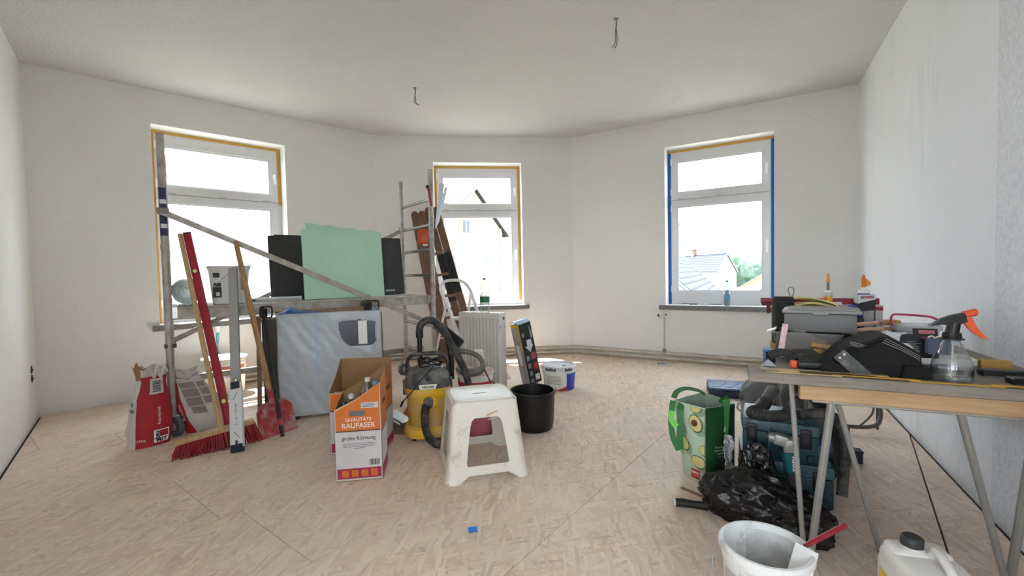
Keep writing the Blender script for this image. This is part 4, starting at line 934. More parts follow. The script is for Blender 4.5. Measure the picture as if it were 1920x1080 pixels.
# ================================================================== middle of the room
CARD = M('brown cardboard', '#9a7850', .8, var=(4, .18, '#846441'))
CARDW = M('white carton print', '#c9c6c6', .6, var=(5, .1))
ORNG = M('orange carton print', '#cf7025', .55, var=(4, .12))
MAGE = M('crimson carton print', '#9c2a4a', .6)
EDGE = M('carton edge', '#bfa98a', .8)
def panel_strip(parent, X, pts, mat, name, off=.0008):
    m = MB(); m.add([X @ Vector((x, y, off)) for x, y in pts], [tuple(range(len(pts)))]); return m.build(name, mat, parent, smooth=False)
def rrect(x0, y0, x1, y1, r, n=5):
    o = []
    for cx, cy_, a in ((x1 - r, y0 + r, -90), (x1 - r, y1 - r, 0), (x0 + r, y1 - r, 90), (x0 + r, y0 + r, 180)):
        for i in range(n + 1): t = R(a + 90 * i / n); o.append((cx + r * math.cos(t), cy_ + r * math.sin(t)))
    return o
def carton(loc, rz, label, w_, d_, hA, hB, hC, hD, prints):
    """open display carton; top heights at near-left A, near-right B, far-right C, far-left D"""
    t = thing('wallpaper_carton', label, 'carton', loc, rz, 'cut-open wallpaper cartons'); th = .004
    faces = {'near': (plane_X((0, 0, 0), (1, 0, 0), (0, 0, 1)), w_, hA, hB), 'right': (plane_X((w_, 0, 0), (0, 1, 0), (0, 0, 1)), d_, hB, hC),
             'far': (plane_X((w_, d_, 0), (-1, 0, 0), (0, 0, 1)), w_, hC, hD), 'left': (plane_X((0, d_, 0), (0, -1, 0), (0, 0, 1)), d_, hD, hA)}
    for nm, (X, L_, h0, h1) in faces.items():
        m = MB(); m.prism([(0, .0), (L_, .0), (L_, h1), (L_ * .5, (h0 + h1) / 2 - .012 * (abs(h0 - h1) > .05)), (0, h0)], -th, X); p = m.build('side_panel', CARD, t, smooth=False)
        top = lambda x: h0 + (h1 - h0) * x / L_ - (.012 * (abs(h0 - h1) > .05)) * (1 - abs(2 * x / L_ - 1))
        panel_strip(p, X, [(0.002, .005), (L_ - .002, .005), (L_ - .002, h1 - .003), (L_ * .5, top(L_ / 2) - .004), (0.002, h0 - .003)], CARDW, 'white_print', .0006)
        zo = .285 if nm in ('near', 'far') else .27
        panel_strip(p, X, [(0.006, zo), (L_ - .006, zo), (L_ - .006, h1 - .006), (L_ * .5, top(L_ / 2) - .007), (0.006, h0 - .006)], ORNG, 'orange_print', .0010)
        panel_strip(p, X, [(.006, zo - .006), (L_ - .006, zo - .006), (L_ - .006, zo), (.006, zo)], BPRINT, 'print_rule', .0011)
        panel_strip(p, X, [(.008, .014), (L_ - .006, .014), (L_ - .006, .072), (.008, .072)], MAGE, 'crimson_print', .0010)
        if nm == 'near' and prints:
            for k in range(4):
                x0 = .033 + k * .052; panel_strip(p, X, [(x0, .024), (x0 + .036, .024), (x0 + .036, .062), (x0, .062)], ORNG, 'square_print', .0014)
                panel_strip(p, X, [(x0, .024), (x0 + .036, .062), (x0 + .034, .062), (x0, .026)], MAGE, 'square_print', .0018)
            text('QUALITÄTS', .026, WPRINT, p, X @ XF((.128, .338, 0)), ext=.0016, bold=.0003, sp=1.05)
            text('RAUFASER', .040, WPRINT, p, X @ XF((.128, .300, 0)), ext=.0016, bold=.0005, wx=.92, sp=1.05)
            text('grobe Körnung', .031, BPRINT, p, X @ XF((.128, .232, 0)), ext=.0012, bold=.0003, wx=.95)
            for k, wd in enumerate((.17, .18, .165, .06)): panel_strip(p, X, [(.128 - wd / 2, .21 - k * .009), (.128 + wd / 2, .21 - k * .009), (.128 + wd / 2, .2125 - k * .009), (.128 - wd / 2, .2125 - k * .009)], M('grey print', '#55585e', .6), 'small_print', .0012)
            for k in range(9): x0 = .182 + k * .006; panel_strip(p, X, [(x0, .085), (x0 + .0035 * (.6 + (k % 3) * .4), .085), (x0 + .0035 * (.6 + (k % 3) * .4), .118), (x0, .118)], BPRINT, 'barcode', .0012)
            panel_strip(p, X, rrect(.145, .408, .238, .44, .003), CARDW, 'label_print', .0015)
            for k in range(3): panel_strip(p, X, [(.152, .415 + k * .008), (.215, .415 + k * .008), (.215, .4175 + k * .008), (.152, .4175 + k * .008)], BPRINT, 'label_text', .002)
            panel_strip(p, X, rrect(.078, .366, .168, .396, .014), M('slot shade', '#6d6a66', .8), 'handle_slot', .0014)  # hole is not cut: a dark plate paints its inner shade
        if nm == 'right':
            panel_strip(p, X, rrect(d_ * .28, h1 * .72 - .03, d_ * .72, h1 * .72, .013), M('brown slot shade', '#4a3826', .8), 'handle_slot', .0014)  # same here, brown plate in place of the shaded opening
    m = MB(); m.b2((th, th, 0.001), (w_ - th, d_ - th, .006)); m.build('carton_floor', CARD, t, smooth=False)
    return t
c1 = carton((-1.0, 2.447, 0), R(9.0), 'front orange and white wallpaper carton holding empty bottles', .252, .235, .405, .553, .60, .45, True)
c2 = carton((-1.185, 2.83, 0), R(2.0), 'rear orange and white wallpaper carton standing empty behind the other', .345, .24, .40, .42, .58, .578, False)
m = MB(); m.X = XF((.03, .015, .40), (R(-35), 0, R(10))); m.b2((0, 0, 0), (.09, .07, .003)); m.build('flap', CARDW, c2, smooth=False)
# bottles -----------------------------------------------------------------------------
CLEAR = pane_mat('clear bottle plastic', (.90, .93, .92), .16, .25); WATER = pane_mat('water', (.80, .86, .87), .12, .4)
def bottle(loc, label, h=.33, r=.042, cap='#d8dcdc', lab=None, water=0, rot=None, waist=False, grp=None, tint=None, lz=(.38, .52)):
    t = thing('plastic_bottle', label, 'bottle', loc, 0, grp, rot)
    if waist: pr = [(0, .004), (r * .75, .0), (r * .95, .012), (r, .03), (r, h * .42), (r * .97, h * .50), (r * .72, h * .56), (r * .74, h * .60), (r, h * .70), (r * .98, h * .78), (r * .78, h * .88), (r * .4, h * .93), (.0125, h * .95), (.0125, h)]
    else: pr = [(0, .004), (r * .75, 0), (r * .95, .012), (r, .03), (r, h * .25), (r * .94, h * .28), (r, h * .31), (r, h * .62), (r * .93, h * .70), (r * .7, h * .80), (r * .4, h * .90), (.0125, h * .93), (.0125, h)]
    m = MB(); m.lathe(pr, 24); m.build('body', CLEAR if not tint else pane_mat('bottle plastic ' + tint, lin(tint), .16, .3), t)
    m = MB(); m.cyl((0, 0, h - .012), (0, 0, h + .008), .0155, n=16); m.build('cap', M('cap ' + cap, cap, .4), t)
    if lab: m = MB(); m.lathe([(r + .0008, h * lz[0]), (r + .0008, h * lz[1])], 24); m.build('label', M('label ' + lab, lab, .5, var=(40, .3)), t)
    if water: m = MB(); m.lathe([(0, .006), (r * .93, .006), (r * .96, .03), (r * .96, h * water), (0, h * water)], 20); m.build('water', WATER, t)
    return t
GB = 'empty bottles in the front carton'
def inc(x, y, z): return Vector((-1.0, 2.447, 0)) + Matrix.Rotation(R(9), 3, 'Z') @ Vector((x, y, z))
bottle(inc(.055, .13, .17), 'clear empty bottle leaning low in the front carton', .31, .042, '#c9cccc', rot=(R(14), R(8), 0), grp=GB)
bottle(inc(.15, .17, .245), 'largest clear bottle standing upright in the front carton', .30, .046, '#d5d8d8', rot=(R(8), R(4), 0), grp=GB)
bottle(inc(.178, .075, .23), 'clear bottle with a blue cap in the front carton', .30, .034, '#5f8fb5', rot=(R(-4), R(6), 0), grp=GB)
bottle(inc(.075, .055, .165), 'dark brown empty bottle at the low edge of the carton', .26, .03, '#3a3836', tint='#8a8078', rot=(R(-6), R(-10), 0), grp=GB)
# --- wet and dry vacuum cleaner -----------------------------------------------------------
YEL = M('yellow plastic', '#d9ac1e', .42, dust=('#b9a47a', 6, .45, .75)); YELD = M('dusty yellow tank', '#bd9440', .5, var=(4, .2), dust=('#b5a07c', 4, .42, .7))
GRY = M('dusty dark plastic', '#37373a', .5, dust=('#8b867e', 7, .45, .78), bump=(60, .1)); HOSE = M('dusty black hose', '#2a2a2c', .55, dust=('#7d7972', 9, .48, .8))
def hose(m, pts, r, pitch=.009, amp=.06, n=12, sub=14):
    P_ = catmull([Vector(p) for p in pts], sub); Ls = [0]
    for a, b in zip(P_, P_[1:]): Ls.append(Ls[-1] + (b - a).length)
    N = max(4, int(Ls[-1] / pitch) * 2); out = []; k = 0
    for i in range(N + 1):
        q = Ls[-1] * i / N
        while k < len(Ls) - 2 and Ls[k + 1] < q: k += 1
        f = (q - Ls[k]) / max(1e-9, Ls[k + 1] - Ls[k]); out.append(P_[k].lerp(P_[k + 1], f))
    m.tube(out, [r * (1 + amp * (1 if i % 2 else -1)) for i in range(N + 1)], n)
VO = Vector((-.615, 3.165, 0)); vrz = facing(-.615, 3.165); VI = (Matrix.Translation(VO) @ Matrix.Rotation(vrz, 4, 'Z')).inverted()
t = thing('vacuum_cleaner', 'yellow and black wet vacuum cleaner with coiled cable and dusty hose', 'vacuum cleaner', VO, vrz)
def se(prof, e=2.6, n=40, sx=1, sy=1, c=(0, 0)):
    m = MB(); vs = []
    for r, z in prof:
        for i in range(n):
            a = 2 * math.pi * i / n; q = (abs(math.cos(a)) ** e + abs(math.sin(a)) ** e) ** (-1 / e); vs.append((c[0] + math.cos(a) * q * r * sx, c[1] + math.sin(a) * q * r * sy, z))
    m.add(vs, [(j * n + i, j * n + (i + 1) % n, (j + 1) * n + (i + 1) % n, (j + 1) * n + i) for j in range(len(prof) - 1) for i in range(n)]); return m
se([(0, .022), (.15, .022), (.168, .03), (.17, .06), (.163, .085), (.14, .10)]).build('chassis', YEL, t)
se([(.138, .085), (.142, .12), (.147, .30), (.148, .335)]).build('tank', YELD, t)
se([(.149, .30), (.158, .315), (.163, .345), (.163, .365), (.150, .372)]).build('tank_rim', YEL, t)
se([(.161, .366), (.162, .385), (.158, .42), (.146, .455), (.125, .48), (.09, .492), (0, .494)], 2.8).build('motor_head', GRY, t)
m = MB(); m.rbox((0, -.138, .432), (.15, .02, .062), .012, 3, rot=(R(-32), 0, 0)); m.build('control_panel', GRY, t)
m = MB(); m.cyl((0, -.140, .437), (0, -.168, .452), .022, .018, n=18); m.bar((-.018, -.168, .452), (.018, -.168, .452), .008, .012); m.build('switch_knob', M('knob dark', '#2d2d30', .45, dust=('#8b867e', 14, .5, .8)), t)
X = plane_X((0, -.1645, .383), (1, 0, 0), (0, .06, 1)); m = MB(); m.prism([(-.055, -.014), (.05, -.014), (.062, .018), (-.062, .018)], .004, X); bd = m.build('badge', M('badge white', '#d2d0c8', .4), t, smooth=False)
text('KÄRCHER', .017, BPRINT, bd, X @ XF((0, -.005, .004)), ext=.0006, bold=.0008, wx=1.05)
for k in (-1, 1): m = MB(); m.rbox((k * .163, -.02, .36), (.018, .05, .10), .006, 2); m.build('latch', GRY, t)
m = MB(); m.tube([(-.14, .02, .40), (-.145, .01, .50), (-.12, .0, .565), (-.05, -.005, .585), (.06, -.005, .585), (.12, .0, .565), (.145, .01, .50), (.14, .02, .40)], .013, 10, sub=5); m.build('carry_handle', M('handle black', '#232325', .5, dust=('#7b766f', 10, .5, .85)), t)
m = MB(); rv = random.Random(5)
for k in range(7):
    a0 = rv.uniform(0, 6); rx = rv.uniform(.055, .085); ry = rv.uniform(.04, .06); cz = .505 + k * .007
    m.tube([(rx * math.cos(a) + .02, ry * math.sin(a) + .0 , cz + .012 * math.sin(a * 2 + a0)) for a in [2 * math.pi * i / 20 for i in range(20)]], .0042, 6, closed=True)
m.tube([(.07, -.03, .54), (.03, -.11, .50), (-.04, -.165, .44), (-.11, -.185, .36), (-.165, -.17, .30), (-.175, -.165, .285)], .0042, 6, sub=5); m.cyl((-.165, -.17, .30), (-.185, -.163, .262), .008, .006, n=8); m.build('power_cable', BLACK, t)
m = MB(); m.cyl((0, -.140, .275), (0, -.158, .275), .062, .05, n=24); m.build('inlet_ring', YEL, t)
m = MB(); m.cyl((.0, -.15, .285), (.0, -.185, .255), .031, .029, n=18); m.cyl((0, -.165, .292), (0, -.18, .283), .034, n=18); m.build('hose_cuff', GRY, t)
m = MB(); hose(m, [VI @ Vector(p) for p in ((-.598, 2.99, .265), (-.597, 2.945, .205), (-.592, 2.93, .13), (-.565, 2.915, .065), (-.51, 2.90, .032), (-.44, 2.93, .030), (-.37, 2.98, .03), (-.36, 3.04, .03))], .0265, .008); m.build('suction_hose', HOSE, t)
m = MB(); m.cyl(VI @ Vector((-.70, 3.33, .05)), VI @ Vector((-.70, 3.33, .70)), .0185, n=16); m.build('suction_tube', M('tube black', '#1b1b1d', .4), t)
m = MB(); m.cyl(VI @ Vector((-.70, 3.33, .675)), VI @ Vector((-.70, 3.33, .725)), .028, n=16); m.build('tube_collar', M('tube black', '#1b1b1d', .4), t)
m = MB(); hose(m, [VI @ Vector(p) for p in ((-.70, 3.33, .715), (-.693, 3.33, .76), (-.655, 3.32, .80), (-.60, 3.31, .805), (-.535, 3.30, .76), (-.46, 3.29, .635), (-.395, 3.28, .505), (-.35, 3.27, .40), (-.33, 3.27, .25), (-.36, 3.28, .12), (-.36, 3.33, .03))], .0265, .007, .03); m.build('suction_hose', HOSE, t)
m = MB(); m.bar(VI @ Vector((-.59, 3.40, .765)), VI @ Vector((-.395, 3.37, .60)), .055, .032, up=(0, 1, .4)); fnz = m.build('floor_nozzle', M('nozzle grey', '#545457', .5, dust=('#8b867e', 8, .5, .8)), t)
m = MB(); m.bar(VI @ Vector((-.587, 3.385, .785)), VI @ Vector((-.387, 3.355, .617)), .06, .014, up=(0, 1, .4)); m.build('nozzle_edge', BLACK, fnz)
m = MB(); m.tube([VI @ Vector(p) for p in ((-.495, 3.385, .675), (-.488, 3.38, .62), (-.47, 3.37, .5), (-.47, 3.37, .35))], [.03, .024, .02, .018], 12, sub=3); m.build('nozzle_neck', BLACK, fnz)
m = MB(); m.tube([VI @ Vector(p) for p in ((-.47, 3.36, .555), (-.40, 3.34, .565), (-.32, 3.33, .555), (-.255, 3.32, .52), (-.228, 3.31, .465), (-.25, 3.30, .425), (-.31, 3.30, .41), (-.38, 3.31, .42), (-.42, 3.32, .45))], [.026, .022, .02, .018, .019, .03, .031, .03, .024], 12, sub=5); m.build('hand_grip', M('grip grey', '#57534f', .55, dust=('#8b867e', 8, .5, .8)), t)
m = MB(); m.tube([VI @ Vector(p) for p in ((-.235, 3.31, .47), (-.21, 3.29, .42), (-.185, 3.27, .37), (-.175, 3.26, .345))], .0045, 6, sub=3); m.tube([VI @ Vector(p) for p in ((-.40, 3.2, .40), (-.37, 3.15, .30), (-.30, 3.2, .22), (-.22, 3.3, .2))], .004, 6, sub=4); m.build('loose_cable', BLACK, t)
for k in range(4):
    a = R(45 + 90 * k); m = MB(); p = Vector((.14 * math.cos(a), .14 * math.sin(a), .02)); m.cyl(p - Vector((.012, 0, 0)), p + Vector((.012, 0, 0)), .02, n=14); m.build('castor', BLACK, t)
# --- bits between carton and vacuum
t = thing('cardboard_tray', 'shallow brown cardboard tray on the floor left of the vacuum cleaner', 'tray', (-.845, 3.27, 0), R(-15))
m = MB(); m.b2((-.10, -.09, .0), (.10, .09, .005)); [m.b2(*q) for q in (((-.10, -.09, .005), (.10, -.085, .055)), ((-.10, .085, .005), (.10, .09, .055)), ((-.10, -.085, .005), (-.095, .085, .055)), ((.095, -.085, .005), (.10, .085, .055)))]; m.build('tray_body', M('old brown card', '#7b6350', .8, var=(6, .25)), t, smooth=False)
t = thing('metal_bracket', 'folded silver metal bracket lying in the cardboard tray', 'bracket', (-.865, 3.25, .036), R(-28))
m = MB(); m.X = Matrix.Rotation(R(18), 4, 'Y') @ Matrix.Translation((0, 0, .03)); [m.b2(*q) for q in (((-.09, -.05, .045), (.08, .05, .049)), ((-.09, -.05, .0), (.08, -.046, .012)), ((-.09, -.05, .036), (.08, -.046, .049)), ((-.09, -.05, 0), (-.07, -.046, .049)), ((.06, -.05, 0), (.08, -.046, .049)), ((-.09, -.05, .0), (.08, .05, .003)))]; m.build('bracket_body', M('dull silver sheet', '#9c9c9a', .3, .85, var=(12, .3)), t, smooth=False)
t = thing('tape_roll', 'orange roll with a navy band lying behind the silver bracket', 'tape roll', (-.785, 3.34, .006), R(20))
m = MB(); m.X = XF((0, 0, .09), (R(65), 0, R(15))); m.lathe([(.025, -.025), (.05, -.025), (.055, 0), (.05, .025), (.025, .025), (.022, 0), (.025, -.025)], 24); m.build('roll', M('orange shine', '#d9713a', .35), t)
m = MB(); m.X = XF((.02, .02, .125), (R(50), R(25), 0)); m.rbox((0, 0, 0), (.09, .02, .03), .006, 2); m.build('navy_band', M('navy plastic', '#2c3258', .4), t)
# --- radiator -------------------------------------------------------------------------
RADW = M('radiator enamel', '#cfcdc7', .4, var=(3, .08))
t = thing('radiator', 'white panel radiator standing on the floor with a bottle on top', 'radiator', (-.548, 4.562, 0), math.atan2(-.252, .42)); RW, RD, RH = .485, .115, .755
def flute(y0, dirn):
    pts = [(0, 0)]; nf = 12; st = RW / nf
    for k in range(nf):
        x = k * st; pts += [(x + st * .04, 0), (x + st * .18, .018 * dirn), (x + st * .42, .018 * dirn), (x + st * .56, 0)]
    pts += [(RW, 0), (RW, .022 * dirn), (0, .022 * dirn)]; return pts
for nm, y0, dd in (('front_panel', .0, 1), ('back_panel', RD, -1)):
    m = MB(); m.prism(flute(y0, dd), RH - .10, XF((0, y0, .05))); m.b2((0, y0 - .002, .0), (RW, y0 + .002, .05)); m.b2((0, y0 - .002, RH - .05), (RW, y0 + .002, RH)); m.build(nm, RADW, t, smooth=False)
for nm, x in (('side_cover', -.001), ('side_cover', RW - .001)):
    m = MB(); m.b2((x, -.002, .0), (x + .002, RD + .002, RH)); sd = m.build(nm, RADW, t, smooth=False)
    for yy, zz in ((.02, .60), (RD - .01, .60)):
        m = MB(); m.b2((x - .0006, yy, zz), (x + .0026, yy + .006, zz + .035)); m.build('vent_slot', BLACK, sd, smooth=False)
m = MB(); m.cyl((RW, .07, RH - .055), (RW + .008, .07, RH - .055), .021, n=18); m.build('plug_ring', RADW, t)
m = MB(); m.cyl((RW, .07, RH - .055), (RW + .011, .07, RH - .055), .014, n=14); m.build('plug', M('plug dark', '#2f2d2c', .5), t)
m = MB(); m.b2((0, 0, RH - .004), (RW, RD, RH - .001))
for k in range(22): m.b2((.01 + k * .0215, .012, RH - .001), (.02 + k * .0215, RD - .012, RH + .002))
m.build('top_grille', RADW, t, smooth=False)
for x in (.09, RW - .07): m = MB(); m.rbox((x, RD / 2, .012), (.05, RD + .06, .022), .004, 1); m.cyl((x, -.018, .02), (x, -.018, .085), .009, n=10); m.build('foot_bracket', M('dark bracket', '#3d3b39', .6), t)
bottle((-.275, 4.462, .757), 'large water bottle with a green label on top of the radiator', .335, .048, '#5a5048', '#1e6b46', .50, waist=True, lz=(.30, .46))
# --- tall black product box leaning on the radiator
PBK = M('black box print', '#17171a', .45); PGY = M('grey box print', '#6f6d70', .45, var=(6, .35, '#a5a2a4'))
t = thing('product_box', 'tall black and grey product box leaning against the radiator', 'box', (.175, 4.46, .0)); t.matrix_world = Matrix.Translation((.168, 4.475, .002)) @ Matrix.Rotation(R(-10.5), 4, 'Y') @ Matrix.Rotation(R(6), 4, 'X') @ Matrix.Rotation(R(36), 4, 'Z')
bw, bd_, bh = .155, .135, .635       # local: -y = black face (looks right), -x = grey face (looks left)
m = MB(); m.b2((0, 0, 0), (bw, bd_, bh)); m.build('box_body', PBK, t, smooth=False)
m = MB(); m.grid(lambda a, b: Vector((-.003 + (bw + .006) * a, -.003 + (bd_ + .006) * b, bh + .003 + .03 * math.sin(math.pi * b * .9) * (1 - .3 * a))), 8, 8, thick=.002); m.build('lid_sheet', M('pale blue sheet', '#a9c6e8', .4), t)
XG = plane_X((0, bd_, 0), (0, -1, 0), (0, 0, 1))
panel_strip(t, XG, [(0, 0), (bd_, 0), (bd_, bh), (0, bh)], PGY, 'grey_print'); panel_strip(t, XG, [(0, bh - .035), (bd_ - .03, bh - .035), (bd_ - .025, bh - .28), (bd_, bh - .30), (bd_, bh), (0, bh)], M('yellow print', '#c9a62c', .5), 'yellow_print', .0014)
panel_strip(t, XG, rrect(.03, .2, .085, .42, .02), M('pale print', '#c5c5c8', .5), 'picture_print', .0014); panel_strip(t, XG, [(.04, .05), (.11, .05), (.12, .3), (.10, .3)], M('mauve print', '#8d7c80', .5), 'picture_print', .0018)
XB = plane_X((0, 0, 0), (1, 0, 0), (0, 0, 1))
panel_strip(t, XB, [(.03, .40), (.085, .33), (.135, .40), (.12, .40), (.12, .46), (.06, .46), (.06, .40)], M('pale print', '#c5c5c8', .5), 'arrow_print')
for k, (x0, y0, x1, y1, c_) in enumerate(((.02, .25, .06, .30, '#7b7b7d'), (.02, .17, .06, .22, '#7b7b7d'), (.02, .09, .06, .14, '#7b7b7d'), (.02, .02, .06, .06, '#7b7b7d'), (.08, .25, .14, .32, '#9a4a4a'), (.09, .14, .145, .21, '#a5282c'), (.085, .03, .14, .09, '#c9c9c9'), (.02, .5, .05, .54, '#8a8a8a'))): panel_strip(t, XB, rrect(x0, y0, x1, y1, .006), M('print ' + c_, c_, .5), 'picture_print')
for k in range(4): panel_strip(t, XB, [(.122 + .006 * k, .47), (.125 + .006 * k, .47), (.125 + .006 * k, .60 - .02 * k), (.122 + .006 * k, .60 - .02 * k)], M('pale print', '#c5c5c8', .5), 'small_print')
# --- buckets
DIRTW = M('lid white', '#d5d8dc', .4, dust=('#9d9c9a', 8, .55, .7))
t = thing('paint_bucket', 'white and blue lidded paint bucket by the back wall', 'bucket', (.448, 4.385, 0), facing(.448, 4.385))
pail(t, .145, .160, .222, PAIL)
m = MB(); m.lathe([(0, .221), (.150, .221), (.154, .232), (.166, .235), (.172, .230), (.173, .196), (.170, .196)], 40); m.build('lid', DIRTW, t)
fn = cone_surf(.145, .160, .172); wrap_patch(t, fn, .075, .24, .004, .17, M('blue label', '#2b3fa8', .45), 'blue_label'); wrap_patch(t, cone_surf(.145, .160, .172, .0014), -.21, .07, .02, .165, M('label white', '#d8d8d6', .5), 'white_label')
wrap_patch(t, cone_surf(.145, .160, .172, .0018), -.10, .075, .004, .05, M('red label', '#b23a32', .5), 'red_label', edge=lambda a: .006 + .045 * a * a)
m = MB(); fn2 = cone_surf(.145, .160, .172, .0022)
for k in range(7): m.grid(lambda a, b, k=k: fn2(-.13 + .15 * a, .07 + k * .012 + .004 * b), 5, 1)
m.build('small_print', M('grey print', '#55585e', .6), t)
for x0, x1 in ((-.15, -.03), (.055, .14)):
    m = MB(); m.grid(lambda a, b: cone_surf(.1735, .1735, 1, .0012)(x0 + (x1 - x0) * a, .196 + (.026 + .006 * math.sin(a * 14)) * b), 12, 2); m.build('paint_smear', M('grey smear', '#5b5c5e', .6), t)
m = MB(); m.prism([(0, .0), (.03, .015), (.045, .0), (.03, -.02), (.012, -.03), (-.004, -.02)], .001, XF((.03, -.0, .2215))); m.build('paint_smear', M('grey smear', '#5b5c5e', .6), t)
bail('handle', .175, .18, .07, R(0), M('pail wire', '#8a8a88', .4, .8), t, off=(0, .0))
t = thing('mortar_bucket', 'black rubber mortar bucket behind the white stool', 'bucket', (.138, 3.27, 0))
m = MB(); m.lathe([(0, .001), (.135, .001), (.142, .008), (.150, .05), (.161, .262), (.166, .264), (.172, .272), (.171, .282), (.164, .286), (.157, .282), (.146, .05), (.138, .012), (0, .010)], 48); m.build('bucket_shell', M('black rubber', '#121214', .42, var=(5, .3)), t)
t = thing('filler_bucket', 'white bucket with a red rim band between vacuum and radiator', 'bucket', (-.325, 3.73, 0), facing(-.325, 3.73))
pail(t, .13, .15, .335, PAIL); fn = cone_surf(.13, .15, .285); wrap_patch(t, fn, -.2, .2, .225, .262, M('red band', '#b92b35', .45), 'red_band', edge=lambda a: .262)
m = MB(); m.lathe([(0, .345), (.14, .343), (.158, .338), (.164, .325), (.162, .318)], 36); m.build('lid', M('pinkish lid', '#c4a3a2', .5), t)
t = thing('sealant_bottle', 'white screw-top bottle standing on the red-banded bucket', 'bottle', (-.29, 3.72, .346))
m = MB(); m.lathe([(0, 0), (.043, 0), (.045, .005), (.045, .10), (.036, .112)], 24); m.build('body', M('ivory plastic', '#c4c3ba', .5), t)
m = MB(); m.lathe([(.042, .11), (.043, .112), (.043, .15), (.036, .158), (.02, .158), (.018, .150), (0, .150)], 24); m.build('cap', M('ivory cap', '#d2d1c8', .45), t)
t = thing('pink_tub', 'pink plastic tub on the floor seen through the stool', 'tub', (-.245, 3.17, 0), R(10))
m = MB(); m.lathe([(0, .012), (.07, .012), (.075, .0), (.10, .004), (.112, .02), (.116, .19), (.122, .20), (.114, .202), (.108, .02), (0, .02)], 32, fn=lambda a, z: 1 + .03 * math.cos(4 * a)); m.build('tub_shell', M('pink plastic', '#c8707e', .45, var=(4, .15)), t)
# --- stool ------------------------------------------------------------------------------
t = thing('plastic_stool', 'scuffed white plastic stool in the middle of the floor', 'stool', (-.207, 2.655, 0), R(14.5)); SH = .435; W0, W1 = .232, .185
STW = M('scuffed white plastic', '#d6d0c4', .42, dust=('#a89a84', 9, .56, .75), bump=(25, .05))
def st_pt(k, uu, v):
    """side k, uu in -1..1 across the side incl. half of each rounded corner, v height 0..1"""
    hw_ = W0 + (W1 - W0) * v; rc = .045 * (1 - .25 * v); fl = hw_ - rc; tot = fl + rc * math.pi / 4; s_ = uu * tot
    if abs(s_) <= fl: x, y = s_, -hw_
    else: a = (abs(s_) - fl) / rc; x = math.copysign(fl + rc * math.sin(a), s_); y = -hw_ + rc * (1 - math.cos(a))
    flare = .012 * max(0, .12 - v) / .12 if abs(uu) > .75 else 0
    p = Vector((x * (1 + flare * 3), y * (1 + flare * 3), v * SH)); return Matrix.Rotation(R(90 * k), 3, 'Z') @ p
def spl(pts, n):
    L_ = [0]
    for a, b in zip(pts, pts[1:] + pts[:1]): L_.append(L_[-1] + math.hypot(b[0] - a[0], b[1] - a[1]))
    o = []
    for i in range(n):
        q = L_[-1] * i / n; k = max(j for j in range(len(pts)) if L_[j] <= q + 1e-9); f = (q - L_[k]) / max(1e-9, L_[k + 1] - L_[k]); a, b = pts[k], pts[(k + 1) % len(pts)]
        o.append((a[0] + (b[0] - a[0]) * f, a[1] + (b[1] - a[1]) * f))
    return o
def by_angle(pts, c, n):
    o = []
    for i in range(n):
        a = 2 * math.pi * i / n + .01; d = (math.cos(a), math.sin(a)); best = 0
        for (x1, y1), (x2, y2) in zip(pts, pts[1:] + pts[:1]):
            ex_, ey_ = x2 - x1, y2 - y1; den = d[0] * ey_ - d[1] * ex_
            if abs(den) < 1e-12: continue
            tt = ((x1 - c[0]) * ey_ - (y1 - c[1]) * ex_) / den; ss = ((x1 - c[0]) * d[1] - (y1 - c[1]) * d[0]) / den
            if tt > 0 and -1e-6 <= ss <= 1 + 1e-6: best = max(best, tt)
        o.append((c[0] + d[0] * best, c[1] + d[1] * best))
    return o
hole_ = [(-.55, .20), (.55, .20), (.56, .25), (.52, .50), (.47, .70), (.43, .76), (.34, .79), (-.34, .79), (-.43, .76), (-.47, .70), (-.52, .50), (-.56, .25)]
outl = [(-1, 0), (-.70, 0), (-.655, .03), (-.62, .072), (-.5, .085), (.5, .085), (.62, .072), (.655, .03), (.70, 0), (1, 0), (1, .99), (-1, .99)]
m = MB(); NN = 120; cc = (0, .38); oi, ii = by_angle(outl, cc, NN), by_angle(hole_, cc, NN)
for k in range(4):
    def fr(a, b, k=k):
        i = int(round(a * NN)) % NN; q = 1 - b; x = ii[i][0] + (oi[i][0] - ii[i][0]) * q; y = ii[i][1] + (oi[i][1] - ii[i][1]) * q; return st_pt(k, x, y)
    m.grid(fr, NN, 8, wrap=True, thick=.004)
    m.grid(lambda a, b, k=k: st_pt(k, hole_at(a)[0], hole_at(a)[1]) * 1, 1, 1) if False else None
m.build('leg_frame', STW, t, ang=50)
m = MB(); n = 64
def seat_ring(hw_, z, e=5.5):
    o = []
    for i in range(n):
        a = 2 * math.pi * i / n; c_, s_ = math.cos(a), math.sin(a); q = (abs(c_) ** e + abs(s_) ** e) ** (-1 / e); o.append((c_ * q * hw_, s_ * q * hw_, z))
    return o
seq = [seat_ring(W1 + .001, SH * .955), seat_ring(W1 - .002, SH * .985), seat_ring(W1 - .010, SH), seat_ring(W1 - .022, SH + .001), seat_ring(W1 - .028, SH - .003), seat_ring(.05, SH - .004), seat_ring(.002, SH - .004), seat_ring(.002, SH - .009), seat_ring(W1 - .02, SH - .009), seat_ring(W1 - .006, SH * .955)]
m.add([p for r_ in seq for p in r_], [(j * n + i, j * n + (i + 1) % n, (j + 1) * n + (i + 1) % n, (j + 1) * n + i) for j in range(len(seq) - 1) for i in range(n)])
m.build('seat', STW, t, ang=50)
m = MB(); m.add([(x, y, SH - .0032) for x, y in rrect(-.045, -.012, .045, .002, .006)], [tuple(range(24))]); m.build('seat_slot', M('slot grey', '#8e8981', .8), t, smooth=False)
